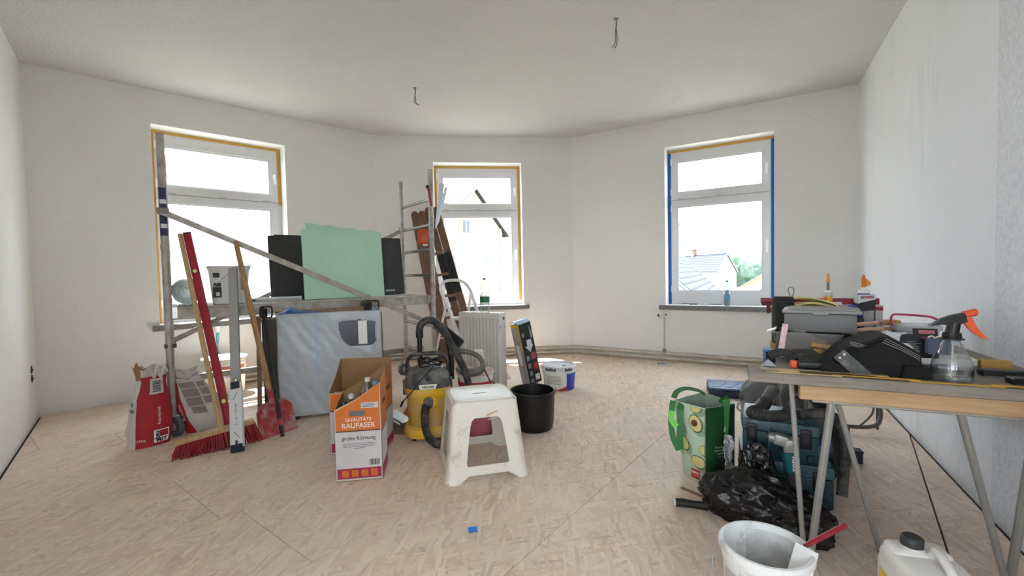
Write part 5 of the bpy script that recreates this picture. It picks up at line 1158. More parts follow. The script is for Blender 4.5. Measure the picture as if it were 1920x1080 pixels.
m = MB(); P0 = st_pt(0, .18, .80); m.prism([(-.03, 0), (-.005, .01), (.03, .022), (.035, .03), (.0, .022), (-.028, .012)], .002, plane_X(P0 + Vector((0, -.0015, 0)), (1, 0, 0), (0, .16, 1))); m.build('paper_scrap', M('tan scrap', '#b89a6c', .7), t, smooth=False)
m = MB(); m.prism([(-.025, -.02), (.02, -.015), (.025, -.008), (-.02, -.01)], .001, plane_X(P0 + Vector((0, -.0015, 0)), (1, 0, 0), (0, .16, 1))); m.build('paper_scrap', M('grey scrap', '#9a9a9a', .7), t, smooth=False)
# --- scraps on the floor
o = MB().grid(lambda a, b: Vector((.02 * (a - .5) * 2, .016 * (b - .5) * 2, .004 + .014 * abs(b - .45) * 2)), 4, 6, thick=.0012).build('tape_scrap', BTAPE); o.location = (-.194, 1.935, .001); o.rotation_euler = (0, 0, R(12)); tag(o, 'folded scrap of blue tape alone on the near floor', 'scrap')
o = MB().grid(lambda a, b: Vector((.05 * (a - .5) * 2, .02 * (b - .5) * 2 + .01 * math.sin(a * 5), .004 + .012 * abs(math.sin(a * 7)))), 10, 4, thick=.0012).build('tape_scrap', BTAPE); o.location = (1.80, 5.38, .001); tag(o, 'crumpled scrap of blue tape by the pipes below the right window', 'scrap')
CH = M('paint flake', '#ddd9d2', .7); rf = random.Random(11)
for (x, y, s_, nm) in ((.075, 1.60, .016, 'largest pale paint flake on the floor in the foreground'), (.115, 1.80, .008, None), (-.08, 1.775, .005, None), (-.06, 1.83, .005, None), (-.09, 1.70, .006, None), (-.24, 2.15, .007, None), (-.30, 1.69, .004, None), (-.53, 2.09, .004, None), (.93, 2.55, .006, None), (.75, 2.35, .005, None), (.02, 1.68, .004, None), (-1.62, 1.75, .012, 'pale paint flake on the floor near the left corner'), (-1.5, 2.0, .008, None), (.4, 2.0, .005, None)):
    m = MB(); n = 7; m.prism([(s_ * (1 + .35 * rf.uniform(-1, 1)) * math.cos(2 * math.pi * i / n), .6 * s_ * (1 + .35 * rf.uniform(-1, 1)) * math.sin(2 * math.pi * i / n)) for i in range(n)], .0015)
    o = m.build('paint_flake', CH, smooth=False); o.location = (x, y, .0003); o.rotation_euler = (0, 0, rf.uniform(0, 3)); tag(o, nm or 'tiny pale paint flake scattered on the near floor boards', 'paint flake', 'paint flakes on the floor')
# ================================================================== right side: table and the things under and around it
TF = Vector((.911, 1.717, 0)); TRZ = math.atan2(-.429, .903); TZ = .745
def TP(a, b, z=TZ): return TF + Vector((.903, -.429, 0)) * a + Vector((.429, .903, 0)) * b + Vector((0, 0, z))
PINE = M('pine beam', '#b99a76', .65, var=(4, .25, '#a07f5a'), stretch=(1.5, 16, 16))
GRB = M('weathered grey board', '#8d857d', .75, var=(4, .3, '#75695f'), stretch=(1.5, 18, 18), bump=(40, .2))
TUBE = M('grey trestle tube', '#9d9b98', .45, .35, var=(12, .2))
t = thing('work_table', 'makeshift work table with a weathered grey board top, cluttered with tools', 'table', TF, TRZ)
b = MB(); b.rbox((.475, .062, TZ - .019), (.95, .124, .038), .003, 1); b.build('front_board', GRB, t)
b = MB(); b.prism([(.10, .127), (.945, .127), (.945, 1.40), (.223, 1.40)], .036, XF((0, 0, TZ - .037))); b.build('rear_board', GRB, t, smooth=False)
for k, (yb, nm) in enumerate(((.045, 'folding trestle with a pine beam under the near table end'), (1.20, 'folding trestle under the far table end, mostly hidden'))):
    o = thing('folding_trestle', nm, 'trestle', TF, TRZ, 'trestles under the work table')
    b = MB(); b.rbox((.56, yb, TZ - .0675), (.78, .05, .056), .003, 1); b.build('beam', PINE, o)
    if k == 0: legs = (((.148, .075, .705), (.196, .103, 0), .0095), ((.275, yb, .66), (.213, .092, 0), .0135), ((.29, yb + .02, .66), (.472, .241, 0), .0095), ((.628, yb, .66), (.824, .222, 0), .0115), ((.815, yb, .66), (.84, .236, 0), .0140))
    else: legs = (((.24, yb, .66), (.20, yb - .20, 0), .011), ((.24, yb, .66), (.20, yb + .14, 0), .011), ((.36, yb, .66), (.36, yb - .20, 0), .011), ((.36, yb, .66), (.36, yb + .14, 0), .011))
    for p0, p1, r_ in legs:
        b = MB(); p0, p1 = Vector(p0), Vector(p1); q = p0 + (p1 - p0) * .06
        b.tube([p0, q, p1 + Vector((0, 0, .0))], r_, 10); lg = b.build('leg', TUBE, o)
    b = MB(); b.rbox((.56, yb, TZ - .10), (.70, .03, .012), .003, 1); b.build('beam_clamp', TUBE, o)
# ---- items along the near edge
YR = M('yellow rule wood', '#c79a35', .55, var=(30, .2)); YR2 = M('pale rule wood', '#c9ad74', .6, var=(12, .2))
t = thing('folding_rule', 'yellow folding rule laid along the near table edge', 'ruler', TP(0, .014), TRZ)
for k, (a0, a1, y, z) in enumerate(((.06, .30, .006, .0), (.27, .52, .010, .0031), (.49, .73, .004, .0), (.70, .93, .008, .0031))):
    b = MB(); b.box(((a0 + a1) / 2, y + .006, z + .0016), (a1 - a0, .016, .003), (0, 0, R((-1) ** k * .6))); b.build('rule_segment', YR if k > 0 else YR2, t, smooth=False)
t = thing('wood_strip', 'thin pale wooden strip behind the folding rule', 'wood strip', TP(0.04, .045), TRZ)
b = MB(); b.box((.20, .01, .004), (.40, .03, .008), (0, 0, R(1))); b.build('strip', M('raw pine strip', '#c2a272', .7, var=(5, .2), stretch=(2, 20, 20)), t, smooth=False)
t = thing('saw_blade', 'dark steel saw blade lying on the near table edge', 'saw blade', TP(.17, .018, TZ + .0075), TRZ)
b = MB(); b.prism([(0, 0), (.20, .002), (.23, .010), (.20, .016), (0, .02)], .0015); b.build('blade', M('dark steel', '#2e2b2a', .4, .6), t, smooth=False)
t = thing('drill_bit', 'short silver twist drill bit at the left table edge', 'drill bit', TP(.045, .028, TZ + .006), TRZ)
b = MB(); b.tube([(i * .0035, .0, .0 + (.0015 if i % 2 else -.001)) for i in range(18)], [.0045 if i % 2 else .0032 for i in range(18)], 8); b.build('bit', STEEL, t)
t = thing('pry_knife', 'black handled tool with an orange end lying by the tool pouch', 'knife', TP(.150, .125, TZ + .017), TRZ)
b = MB(); b.rbox((.012, 0, 0), (.024, .03, .032), .008, 3); b.build('end_cap', M('orange rubber', '#d9542f', .5), t)
b = MB(); b.rbox((.10, 0, 0), (.155, .028, .030), .008, 3); b.build('handle', BLACK, t)
t = thing('set_square', 'small grey metal set square propped at the left table edge', 'set square', TP(.075, .13), TRZ)
b = MB(); b.prism([(-.03, 0), (.034, 0), (.0, .03)], .003, plane_X((0, 0, 0), (1, 0, 0), (0, .3, 1))); b.build('plate', M('grey sheet', '#77787b', .45, .4), t, smooth=False)
# ---- tool pouch
NYL = M('black nylon', '#0e0e0f', .7, bump=(90, .4), spec=.3); LEA = M('grey worn leather', '#3c3e40', .5, dust=('#6a6a6a', 20, .5, .75), bump=(40, .2)); STI = M('pale stitching', '#9a9a98', .7)
t = thing('tool_pouch', 'black nylon tool pouch with grey leather strap slumped on the table', 'tool pouch', TP(0, 0), TRZ)
def slab(m, poly, b0, b1, shr=.93, n=4):
    c = (sum(p[0] for p in poly) / len(poly), sum(p[1] for p in poly) / len(poly)); k = len(poly); vs = []
    for yy, s_ in ((b0, shr), (b0 + (b1 - b0) * .2, 1), (b0 + (b1 - b0) * .8, 1), (b1, shr)): vs += [(c[0] + (x - c[0]) * s_, yy, max(.0005, c[1] + (z - c[1]) * s_)) for x, z in poly]
    fs = [(j * k + i, j * k + (i + 1) % k, (j + 1) * k + (i + 1) % k, (j + 1) * k + i) for j in range(3) for i in range(k)] + [tuple(range(k - 1, -1, -1)), tuple(3 * k + i for i in range(k))]
    m.add(vs, fs)
m = MB(); slab(m, [(.235, .001), (.26, .03), (.31, .085), (.355, .115), (.40, .128), (.43, .146), (.455, .146), (.535, .095), (.555, .07), (.56, .001)], .10, .26); m.build('main_pouch', NYL, t)
m = MB(); slab(m, [(.30, .002), (.325, .075), (.40, .112), (.44, .128), (.525, .078), (.54, .05), (.53, .002)], .065, .115); m.build('front_pocket', NYL, t)
m = MB(); slab(m, [(.235, .001), (.25, .022), (.285, .045), (.315, .03), (.32, .001)], .06, .12); m.build('side_pocket', NYL, t)
m = MB(); slab(m, [(.475, .001), (.485, .048), (.555, .045), (.572, .001)], .055, .105); m.build('side_pocket', NYL, t)
X = plane_X((.335, .061, .035), (.62, 0, -.62), (.75, .0, .66)); m = MB(); m.prism(rrect(-.058, -.019, .06, .026, .006), .004, X); sp = m.build('strap', LEA, t)
for x, y in ((-.045, -.005), (-.045, .014)): m = MB(); m.cyl(X @ Vector((x, y, 0)), X @ Vector((x, y, .006)), .004, n=8); m.build('rivet', STEEL, sp)
for k in range(3):
    m = MB(); z0 = .140 - k * .007; m.tube([(.435 - k * .004, .063, z0), (.48, .062, z0 - .026), (.53, .061, z0 - .058)], .0009, 5); m.build('stitch_line', STI, t)
for k in range(3):
    m = MB(); z0 = .118 - k * .006; m.tube([(.338, .098, z0), (.365, .097, z0 - .005), (.395, .096, z0 - .016)], .0009, 5); m.build('stitch_line', STI, t)
# ---- gloves, plastic strip, handle piece
def lump(m, c, r_, seed, amp=.25, nu=18, nv=12, rot=None, flat=0):
    m.ell(c, r_, nu, nv, rot=rot, fn=lambda d: 1 + amp * mnoise.noise(d * 2.2 + Vector((seed, 0, 0))) + amp * .5 * mnoise.noise(d * 5 + Vector((0, seed, 0))))
GLV = M('dark grey glove', '#2f2e2d', .8, bump=(50, .5), dust=('#5c5a57', 12, .5, .8))
for lab, a, bb, rz in (('dark work glove lying in front of the grey bin, fingers to the left', .19, .30, 0), ('second dark work glove crumpled behind the black knife handle', .30, .24, 25)):
    t = thing('work_glove', lab, 'glove', TP(a, bb), TRZ + R(rz), 'dark work gloves on the table')
    m = MB(); lump(m, (.03, 0, .026), (.065, .042, .026), a * 40, .2); m.build('palm', GLV, t)
    for k in range(4):
        m = MB(); y = -.03 + k * .02; m.tube([(-.02, y, .028), (-.05, y * 1.15, .034), (-.078 - .008 * (k % 2), y * 1.25 + .004, .022), (-.095, y * 1.25, .012)], [.011, .0105, .010, .007], 8, sub=3); m.build('finger', GLV, t)
    m = MB(); m.tube([(.02, -.035, .03), (-.01, -.058, .026), (-.035, -.064, .014)], [.012, .011, .008], 8, sub=3); m.build('thumb', GLV, t)
t = thing('plastic_pack', 'pink striped pack standing beside a crumpled clear bag', 'pack', TP(.150, .37), TRZ)
m = MB(); m.box((0, 0, .075), (.022, .012, .15), (0, R(8), 0)); m.build('card', M('pink stripes', '#c78a90', .5, var=(45, .7, '#e0d8d8')), t)
m = MB(); m.grid(lambda a_, b_: Vector((.01 + .15 * a_, -.01 + .03 * math.sin(a_ * 4), .03 + (.075 + .02 * math.sin(a_ * 5)) * b_)) + wob((a_ * 3, b_ * 2, 0), 3, .012, 3), 14, 8); m.build('clear_wrap', film_mat('clear wrap', '#b9b3ae', .35, .15), t)
t = thing('wood_offcut', 'small tan wooden offcut in front of the grey bin', 'wood', TP(.285, .36), TRZ + R(-8))
m = MB(); m.rbox((.04, 0, .055), (.14, .02, .018), .002, 1, rot=(0, R(7), 0)); m.b2((-.02, -.008, 0.001), (.10, .012, .046)); m.build('offcut', M('tan wood', '#b98e4e', .6, var=(8, .25)), t)
# ---- grey bin, lidded box on it, speaker
GBX = M('grey storage plastic', '#6e6e6e', .5, var=(4, .08)); GBD = M('darker grey plastic', '#5c5957', .55)
t = thing('storage_bin', 'open grey storage bin with sloping sides under the lidded box', 'storage bin', TP(.118, .445), TRZ - R(9))
m = MB(); bw, bd, bh = .262, .24, .098
for q in (((.012, 0, 0), (bw, .004, bh)), ((bw - .004, 0, 0), (bw, bd, bh)), ((.012, bd - .004, 0), (bw, bd, bh)), ((.012, 0, 0), (bw, bd, .004))): m.b2(*q)
m.add([(.022, 0, 0), (.022, bd, 0), (.0, bd, bh), (.0, 0, bh), (.026, 0, 0), (.026, bd, 0), (.005, bd, bh), (.005, 0, bh)], [(0, 1, 2, 3), (7, 6, 5, 4), (0, 3, 7, 4), (1, 5, 6, 2), (3, 2, 6, 7), (0, 4, 5, 1)])
m.build('bin_body', GBD, t, smooth=False)
m = MB(); m.b2((.0, -.006, bh), (bw + .004, .006, bh + .006)); m.b2((-.004, 0, bh), (.006, bd, bh + .006)); m.b2((.03, -.0025, .052), (bw - .01, -.0005, .055)); m.build('rim', GBX, t, smooth=False)
t = thing('lidded_box', 'grey lidded plastic box stacked on the open grey bin', 'box', TP(.166, .47, TZ + .105), TRZ + R(-9))
m = MB(); m.rbox((.135, .115, .043), (.27, .23, .084), .008, 2); m.build('box_body', GBX, t)
m = MB(); m.rbox((.140, .115, .092), (.296, .25, .014), .005, 2); m.rbox((.14, .115, .101), (.25, .20, .006), .002, 1); m.rbox((.14, -.012, .088), (.06, .01, .016), .003, 1); m.build('lid', M('grey lid', '#8d8d8c', .45), t)
t = thing('bluetooth_speaker', 'black cylindrical speaker with a strap loop behind the grey boxes', 'speaker', TP(.195, .80), TRZ)
m = MB(); m.lathe([(0, 0), (.045, 0), (.051, .006), (.052, .02), (.052, .225), (.050, .238), (.044, .246), (.040, .243), (0, .243)], 32); m.build('speaker_body', M('black mesh', '#101012', .6, bump=(220, .5)), t)
m = MB(); m.tube([(.036, -.01, .24), (.028, -.01, .262), (.022, -.01, .285), (.034, -.01, .297), (.048, -.01, .285), (.046, -.01, .262), (.038, -.01, .24)], .0035, 6, sub=4, flat=.5); m.build('strap_loop', M('strap grey', '#3b3b3d', .6), t)
t = thing('paint_stick', 'short white stick lying on the rim corner of the grey bin', 'stick', TP(.115, .455, TZ + .105), TRZ)
m = MB(); m.box((.0, .0, .008), (.04, .012, .006), (0, R(-25), 0)); m.build('stick', WHITEP, t)
# ---- back of the table
WBX = M('white card', '#d0d0d2', .55); 
t = thing('supply_box', 'pale flat carton under the yellow cloths', 'box', TP(.245, .83), TRZ)
m = MB(); m.rbox((.10, .10, .085), (.20, .2, .17), .003, 1); m.build('box_body', M('pale grey card', '#b5b2ae', .6, var=(5, .15)), t)
for k, (lab, z) in enumerate((('lower folded yellow cleaning cloth on the pale carton', .172), ('upper pale yellow cleaning cloth, its corner drooping to the right', .185))):
    t = thing('cleaning_cloth', lab, 'cloth', TP(.235, .82, TZ + z + .012), TRZ, 'folded yellow cloths')
    m = MB(); m.grid(lambda a_, b_, k=k: Vector((.21 * a_ + (.05 * a_ * (1 - b_) if k else 0), .19 * b_, .008 + .022 * math.sin(a_ * 3 + k) * (1 - .3 * b_) + .006 * math.sin(b_ * 8 + a_ * 5) - (.045 * max(0, a_ - .75) * 4 * (1 - b_) if k else 0) + (.012 if k else 0))), 18, 14, thick=.010 if not k else .006); m.build('folded_cloth', M('yellow cloth %d' % k, ('#d6bf86', '#d9d594')[k], .85, bump=(60, .3)), t)
t = thing('sealant_cartridge', 'silicone cartridge with yellow label and orange capped nozzle', 'cartridge', TP(.41, .90), TRZ)
m = MB(); m.cyl((0, 0, 0), (0, 0, .27), .0195, n=20); m.build('tube_body', M('cartridge grey', '#b9b7b4', .5), t)
m = MB(); m.lathe([(.0199, .06), (.0199, .245)], 20, a0=R(190), a1=R(330)); m.build('label', M('amber label', '#c9962b', .5), t)
m = MB(); m.lathe([(.0202, .218), (.0202, .238)], 8, a0=R(205), a1=R(245)); m.build('label_logo', M('orange red', '#c9481f', .5), t)
m = MB(); m.cyl((0, 0, .266), (0, 0, .276), .021, n=20); m.build('end_ring', WHITEP, t)
m = MB(); m.cyl((0, 0, .276), (0, 0, .335), .0075, .0055, n=12); m.build('nozzle', M('nozzle mid grey', '#6d6f72', .5), t)
m = MB(); m.lathe([(.0075, .318), (.0085, .325), (.0075, .345), (.0055, .362), (0, .366)], 12); m.build('nozzle_cap', M('orange cap', '#d8872a', .4), t)
t = thing('filler_box', 'black and white product box standing upright near the wall', 'box', TP(.556, .985), TRZ + R(6))
m = MB(); m.b2((0, 0, 0), (.078, .055, .248)); m.build('box_body', M('box dark', '#2b2b2e', .5), t, smooth=False)
X = plane_X((0, 0, 0), (1, 0, 0), (0, 0, 1)); XS = plane_X((0, .055, 0), (0, -1, 0), (0, 0, 1))
panel_strip(t, X, [(0, .20), (.03, .21), (.078, .222), (.078, .248), (0, .248)], WBX, 'white_print'); panel_strip(t, X, [(.024, .012), (.072, .014), (.072, .165), (.024, .16)], M('grey card', '#a5a4a2', .6, var=(120, .2)), 'text_panel')
panel_strip(t, X, [(.012, .226), (.070, .229), (.070, .242), (.012, .240)], M('print grey', '#77757a', .5), 'logo_print', .0012); panel_strip(t, X, [(.02, .230), (.062, .232), (.062, .239), (.02, .237)], M('print rose', '#c4596a', .5), 'logo_print', .0016)
panel_strip(t, XS, [(0, .205), (.055, .20), (.055, .248), (0, .248)], WBX, 'white_print')
t = thing('glue_bottle', 'white capped dispenser with an orange pointed tip on the upright box', 'dispenser', TP(.586, 1.008, TZ + .2495), TRZ)
m = MB(); m.lathe([(0, .004), (.026, .004), (.026, .012), (.024, .022), (.012, .028), (.009, .036), (0, .036)], 22); m.build('cap_base', WHITEP, t)
m = MB(); m.lathe([(.0262, 0), (.0262, .005), (0, .005)], 22); m.lathe([(0, 0), (.0262, 0)], 22); m.build('blue_ring', M('blue ring', '#39407e', .5), t)
m = MB(); m.lathe([(.009, .034), (.0095, .075), (.007, .095), (.0035, .103), (0, .104)], 14); m.build('tip', M('orange brown tip', '#c76a20', .45), t)
m = MB(); m.prism([(.008, .04), (.026, .045), (.032, .062), (.022, .072), (.009, .085)], .002, plane_X((0, .0, 0), (1, 0, 0), (0, 0, 1))); m.build('tip_flag', M('amber flag', '#d98f26', .45), t)
t = thing('spirit_level', 'short dark red level lying across boxes at the back of the table', 'spirit level', TP(.12, 1.08, TZ + .19), TRZ)
m = MB(); m.rbox((.27, .0, .017), (.56, .02, .034), .003, 1); m.build('body', M('dark red level', '#8c1626', .4), t)
m = MB(); m.b2((.0, -.011, .033), (.55, .011, .0355)); m.build('top_edge', M('pale edge', '#c9c2c2', .4), t, smooth=False)
m = MB(); m.rbox((.02, -.012, .0), (.05, .02, .02), .004, 1); m.rbox((.03, -.012, -.03), (.02, .02, .05), .004, 1); m.build('clamp', M('black clamp red', '#5c1420', .5), t)
t = thing('supply_carton', 'low white and red carton carrying the short red level', 'carton', TP(.27, 1.05), TRZ)
m = MB(); m.rbox((.20, .10, .094), (.42, .2, .188), .003, 1); m.build('box_body', M('white carton pinkish', '#c6bcbc', .6), t)
m = MB(); m.b2((-.009, -.0012, .16), (.41, -.0004, .18)); m.build('red_print', M('crimson print', '#9c2430', .5), t, smooth=False)
t = thing('pill_box', 'small white upright box beside the yellow cartridge', 'box', TP(.445, .94), TRZ + R(5))
m = MB(); m.rbox((.018, .012, .105), (.036, .024, .21), .002, 1); m.build('box_body', M('whitish card', '#cfc9d0', .5), t); m = MB(); m.b2((.002, -.0012, .165), (.030, -.0003, .195)); m.build('pink_print', M('pink print', '#b4596a', .5), t, smooth=False)
t = thing('cable_clamp', 'blue plastic clamp lying by the upright black box', 'clamp', TP(.49, .93), TRZ)
m = MB(); m.rbox((.03, .02, .065), (.10, .06, .13), .004, 1); m.build('base_block', M('dark case', '#2a2d33', .5), t)
m = MB(); m.tube([(-.04, -.0, .14), (-.01, 0, .145), (.02, 0, .185), (.035, 0, .19), (.05, 0, .175), (.075, 0, .150)], .009, 8, sub=4); m.tube([(-.04, 0, .14), (.075, 0, .145)], .009, 8); m.build('clamp_body', M('blue plastic', '#2d4a9c', .45), t)
for k, (lab, c_, a, bb, z, rz) in enumerate((('old paint brush with tan bristles on the pile by the wall', '#c29a52', .60, .80, .10, 20), ('dark bristled paint brush below the tan one', '#4a4744', .61, .76, .075, 5))):
    t = thing('paint_brush', lab, 'brush', TP(a, bb, TZ + z), TRZ + R(rz))
    m = MB(); m.rbox((.055, 0, .02), (.07, .05, .026), .010, 2); m.build('bristles', M('bristle ' + c_, c_, .8, bump=(60, .6), stretch=(1, 12, 12)), t)
    m = MB(); m.rbox((.01, 0, .02), (.03, .05, .022), .003, 1); m.build('ferrule', M('ferrule copper', '#b09078', .4, .5), t)
    m = MB(); m.tube([(0, 0, .02), (-.03, 0, .018), (-.08, 0, .014), (-.12, 0, .010)], [.012, .009, .011, .008], 8, sub=3); m.build('handle', M('brush handle pink', '#c9a58e', .5), t)
t = thing('tool_carton', 'crushed carton with red stripe supporting brushes and rag', 'carton', TP(.47, .62), TRZ + R(4))
m = MB(); m.rbox((.075, .13, .037), (.15, .26, .073), .004, 1); m.build('box_body', M('mixed card', '#a59c98', .6, var=(9, .4, '#5f4a48')), t); m = MB(); m.b2((.005, -.0012, .02), (.145, -.0003, .045)); m.build('red_print', M('crimson print', '#9c2430', .5), t, smooth=False)
t = thing('white_rag', 'crumpled white rag heaped behind the tool pouch', 'rag', TP(.565, .525), TRZ)
m = MB(); m.ell((0, 0, .05), (.095, .075, .06), 28, 18, fn=lambda d: 1 + .35 * mnoise.noise(d * 1.8 + Vector((3, 1, 0))) + .12 * mnoise.noise(d * 6)); m.v = [(x, y, max(z, .001)) for x, y, z in m.v]; m.build('cloth', M('white cloth', '#dfe1e6', .8, bump=(18, .5)), t)
t = thing('clear_tub', 'clear plastic tub with a pink carrying handle by the wall', 'tub', TP(.715, .72), TRZ)
tub('tub_body', .13, .155, .11, .13, .125, 4, film_mat('clear tub plastic', '#d5d8dc', .45, .15, (20, .1)), t)
m = MB(); m.tube([(-.078, 0, .11), (-.09, -.0, .135), (-.085, -.0, .165), (-.06, 0, .170), (.04, 0, .163), (.075, 0, .150), (.085, 0, .140)], .0048, 8, sub=4); m.build('handle', M('magenta handle', '#b0305a', .4), t)
m = MB(); m.tube([(.07, 0, .115), (.076, 0, .15)], .004, 6); m.build('handle_post', M('post grey', '#c6c8cc', .4), t)
t = thing('blister_pack', 'black printed blister pack leaning in front of the clear tub', 'package', TP(.59, .46), TRZ)
X = plane_X((0, 0, .0), (1, 0, 0), (0, .22, 1)); m = MB(); m.prism(rrect(0, .012, .125, .11, .02), .006, X); bp_ = m.build('card', M('package black', '#17171a', .4), t)
m = MB(); m.prism([(.045, .105), (.125, .105), (.125, .135), (.045, .135)], .004, X); m.build('card_header', M('package black', '#17171a', .4), t, smooth=False)
X2 = X @ XF((0, 0, .0062)); panel_strip(bp_, X2, rrect(.062, .112, .115, .128, .003), M('rose logo', '#c4707c', .5), 'logo_print'); panel_strip(bp_, X2, rrect(.07, .092, .118, .101, .004), M('wine logo', '#8e2a44', .5), 'logo_print')
for k in range(7): panel_strip(bp_, X2, [(.022, .035 + k * .007), (.022 + .05 * (.8 + .2 * math.sin(k * 3)), .035 + k * .007), (.022 + .05 * (.8 + .2 * math.sin(k * 3)), .037 + k * .007), (.022, .037 + k * .007)], M('print pale', '#9a9aa0', .5), 'text_print')
m = MB(); m.rbox((.06, .01, .01), (.13, .03, .018), .006, 2); m.build('tray', M('package black', '#17171a', .4), t)
t = thing('sanding_block', 'blue grey sanding block with a white cable hook on it', 'sanding block', TP(.655, .385, TZ + .036), TRZ)
m = MB(); m.rbox((.035, .02, .035), (.072, .035, .062), .004, 2); m.build('block', M('blue grey foam', '#56647e', .7, bump=(120, .3)), t)
m = MB(); m.tube([(.0, .005, .072), (.012, .005, .078), (.02, .0, .072), (.03, .0, .077), (.045, 0, .074)], .003, 6, sub=3); m.build('hook', WHITEP, t)
t = thing('white_tray', 'shallow white plastic tray under the blue sanding block', 'tray', TP(.675, .40), TRZ)
tub('tray_body', .20, .215, .14, .155, .035, 5, M('tray white', '#d8d8d6', .4), t)
t = thing('wood_block', 'small yellowish wooden block near the wall side of the table', 'wood', TP(.80, .36), TRZ)
m = MB(); m.rbox((.04, .0, .017), (.085, .03, .034), .002, 1); m.build('block', M('yellow wood', '#b98d48', .6, var=(7, .2)), t)
for k, (lab, a, bb, w_, rz) in enumerate((('flat black scraper lying right of the spray bottle', .83, .22, .17, -3), ('flat black scraper lying left of the spray bottle, half hidden', .64, .21, .13, 4), ('dark flat file at the right table corner', .87, .10, .20, 2))):
    t = thing('black_scraper', lab, 'scraper', TP(a, bb), TRZ + R(rz), 'dark flat scrapers on the table')
    m = MB(); m.rbox((0, 0, .011), (w_, .05, .022), .004, 1); m.build('grip', BLACK, t); m = MB(); m.box((0, -.032, .0022), (w_ * .95, .03, .0016)); m.build('blade', STEEL, t, smooth=False)
# ---- spray bottle
t = thing('spray_bottle', 'clear spray bottle with black head and orange trigger on the near table edge', 'spray bottle', TP(.622, .088), TRZ)
m = MB(); m.lathe([(0, .002), (.046, .0), (.054, .006), (.056, .02), (.055, .05), (.049, .075), (.038, .102), (.028, .125), (.022, .136), (.020, .142), (.020, .150)], 32); m.build('bottle_body', pane_mat('spray plastic', (.93, .95, .95), .18, .7), t)
m = MB(); m.lathe([(0, .006), (.045, .006), (.052, .012), (.0535, .046), (0, .0465)], 28); m.build('water', pane_mat('spray water', (.86, .91, .94), .12, .75), t)
m = MB(); m.cyl((0.0, 0, .01), (.004, 0, .15), .0028, n=8); m.build('dip_tube', film_mat('milky tube', '#dcdedd', .7), t)
m = MB(); m.cyl((0, 0, .142), (0, 0, .146), .033, n=24); m.cyl((0, 0, .146), (0, 0, .166), .0245, .023, n=20); m.lathe([(.0245, .148), (.0255, .150), (.0245, .163)], 20); m.build('screw_cap', BLACK, t)
m = MB(); m.cyl((0, 0, .166), (.006, 0, .20), .019, .017, n=16)
m.prism([(-.062, .186), (-.03, .212), (.0, .226), (.03, .234), (.032, .222), (.036, .205), (.02, .196), (-.015, .190), (-.03, .193)], .026, plane_X((0, .013, 0), (1, 0, 0), (0, 0, 1))); m.build('spray_head', BLACK, t, ang=20)
OR = M('orange trigger plastic', '#d9542a', .4)
m = MB(); m.cyl((.028, 0, .228), (.058, 0, .236), .0115, .0125, n=16); m.ell((.058, 0, .236), (.008, .0125, .0125), 12, 8); m.build('nozzle', OR, t)
m = MB(); m.prism([(.028, .214), (.05, .218), (.053, .208), (.062, .185), (.078, .162), (.092, .146), (.078, .148), (.058, .162), (.04, .182), (.03, .20)], .014, plane_X((0, .007, 0), (1, 0, 0), (0, 0, 1))); m.build('trigger', OR, t, ang=20)
# ================================================================== under and around the table
# ---- teal tool cases
TEAL = M('teal case plastic', '#153a42', .5, var=(4, .12)); TEALT = M('teal lid plastic', '#26474f', .5, dust=('#7e8f96', 6, .45, .8))
def toolcase(loc, rz, lab, w_, d_, h_):
    t = thing('tool_case', lab, 'tool case', loc, rz, 'stacked teal tool cases')
    m = MB(); m.rbox((w_ / 2, d_ / 2, h_ * .36), (w_, d_, h_ * .70), .012, 2); m.build('case_body', TEAL, t)
    m = MB(); m.rbox((w_ / 2, d_ / 2, h_ * .855), (w_ + .004, d_ + .004, h_ * .285), .010, 2); m.build('case_lid', TEALT, t)
    m = MB(); m.rbox((w_ / 2, -.003, h_ * .45), (w_ * .34, .014, h_ * .34), .006, 2); m.build('front_panel', TEAL, t)
    for x in (w_ * .13, w_ * .84):
        m = MB(); m.rbox((x, -.006, h_ * .66), (.046, .016, .09), .005, 2); la = m.build('latch', BLACK, t); m = MB(); m.rbox((x, -.015, h_ * .70), (.028, .006, .05), .003, 1); m.build('latch_tab', M('latch dark', '#23282b', .4), la)
    for x in (w_ * .1, w_ * .9): m = MB(); m.rbox((x, -.004, h_ * .18), (.03, .012, .035), .004, 1); m.build('foot_slot', M('slot teal', '#0f2b31', .6), t)
    for x in (.08, w_ - .08): m = MB(); m.rbox((x, d_ / 2, h_ + .002), (.05, d_ * .8, .010), .003, 1); m.build('lid_rib', TEALT, t)
    return t
lo_ = toolcase((1.128, 2.20, 0), math.atan2(-.16, .345), 'lower teal tool case standing on the floor', .385, .30, .208)
hi_ = toolcase((1.132, 2.195, .2155), math.atan2(-.151, .269), 'upper teal tool case with a hose lying on its lid', .315, .295, .188)
m = MB(); m.box((.165, -.0125, .085), (.062, .001, .07)); m.build('paper_label', M('label pale', '#a9aba8', .6, var=(90, .3)), lo_, smooth=False)
m = MB(); m.box((.168, -.0135, .072), (.03, .001, .025)); m.build('barcode', M('barcode dark', '#4b4c4c', .6, var=(200, .6)), lo_, smooth=False)
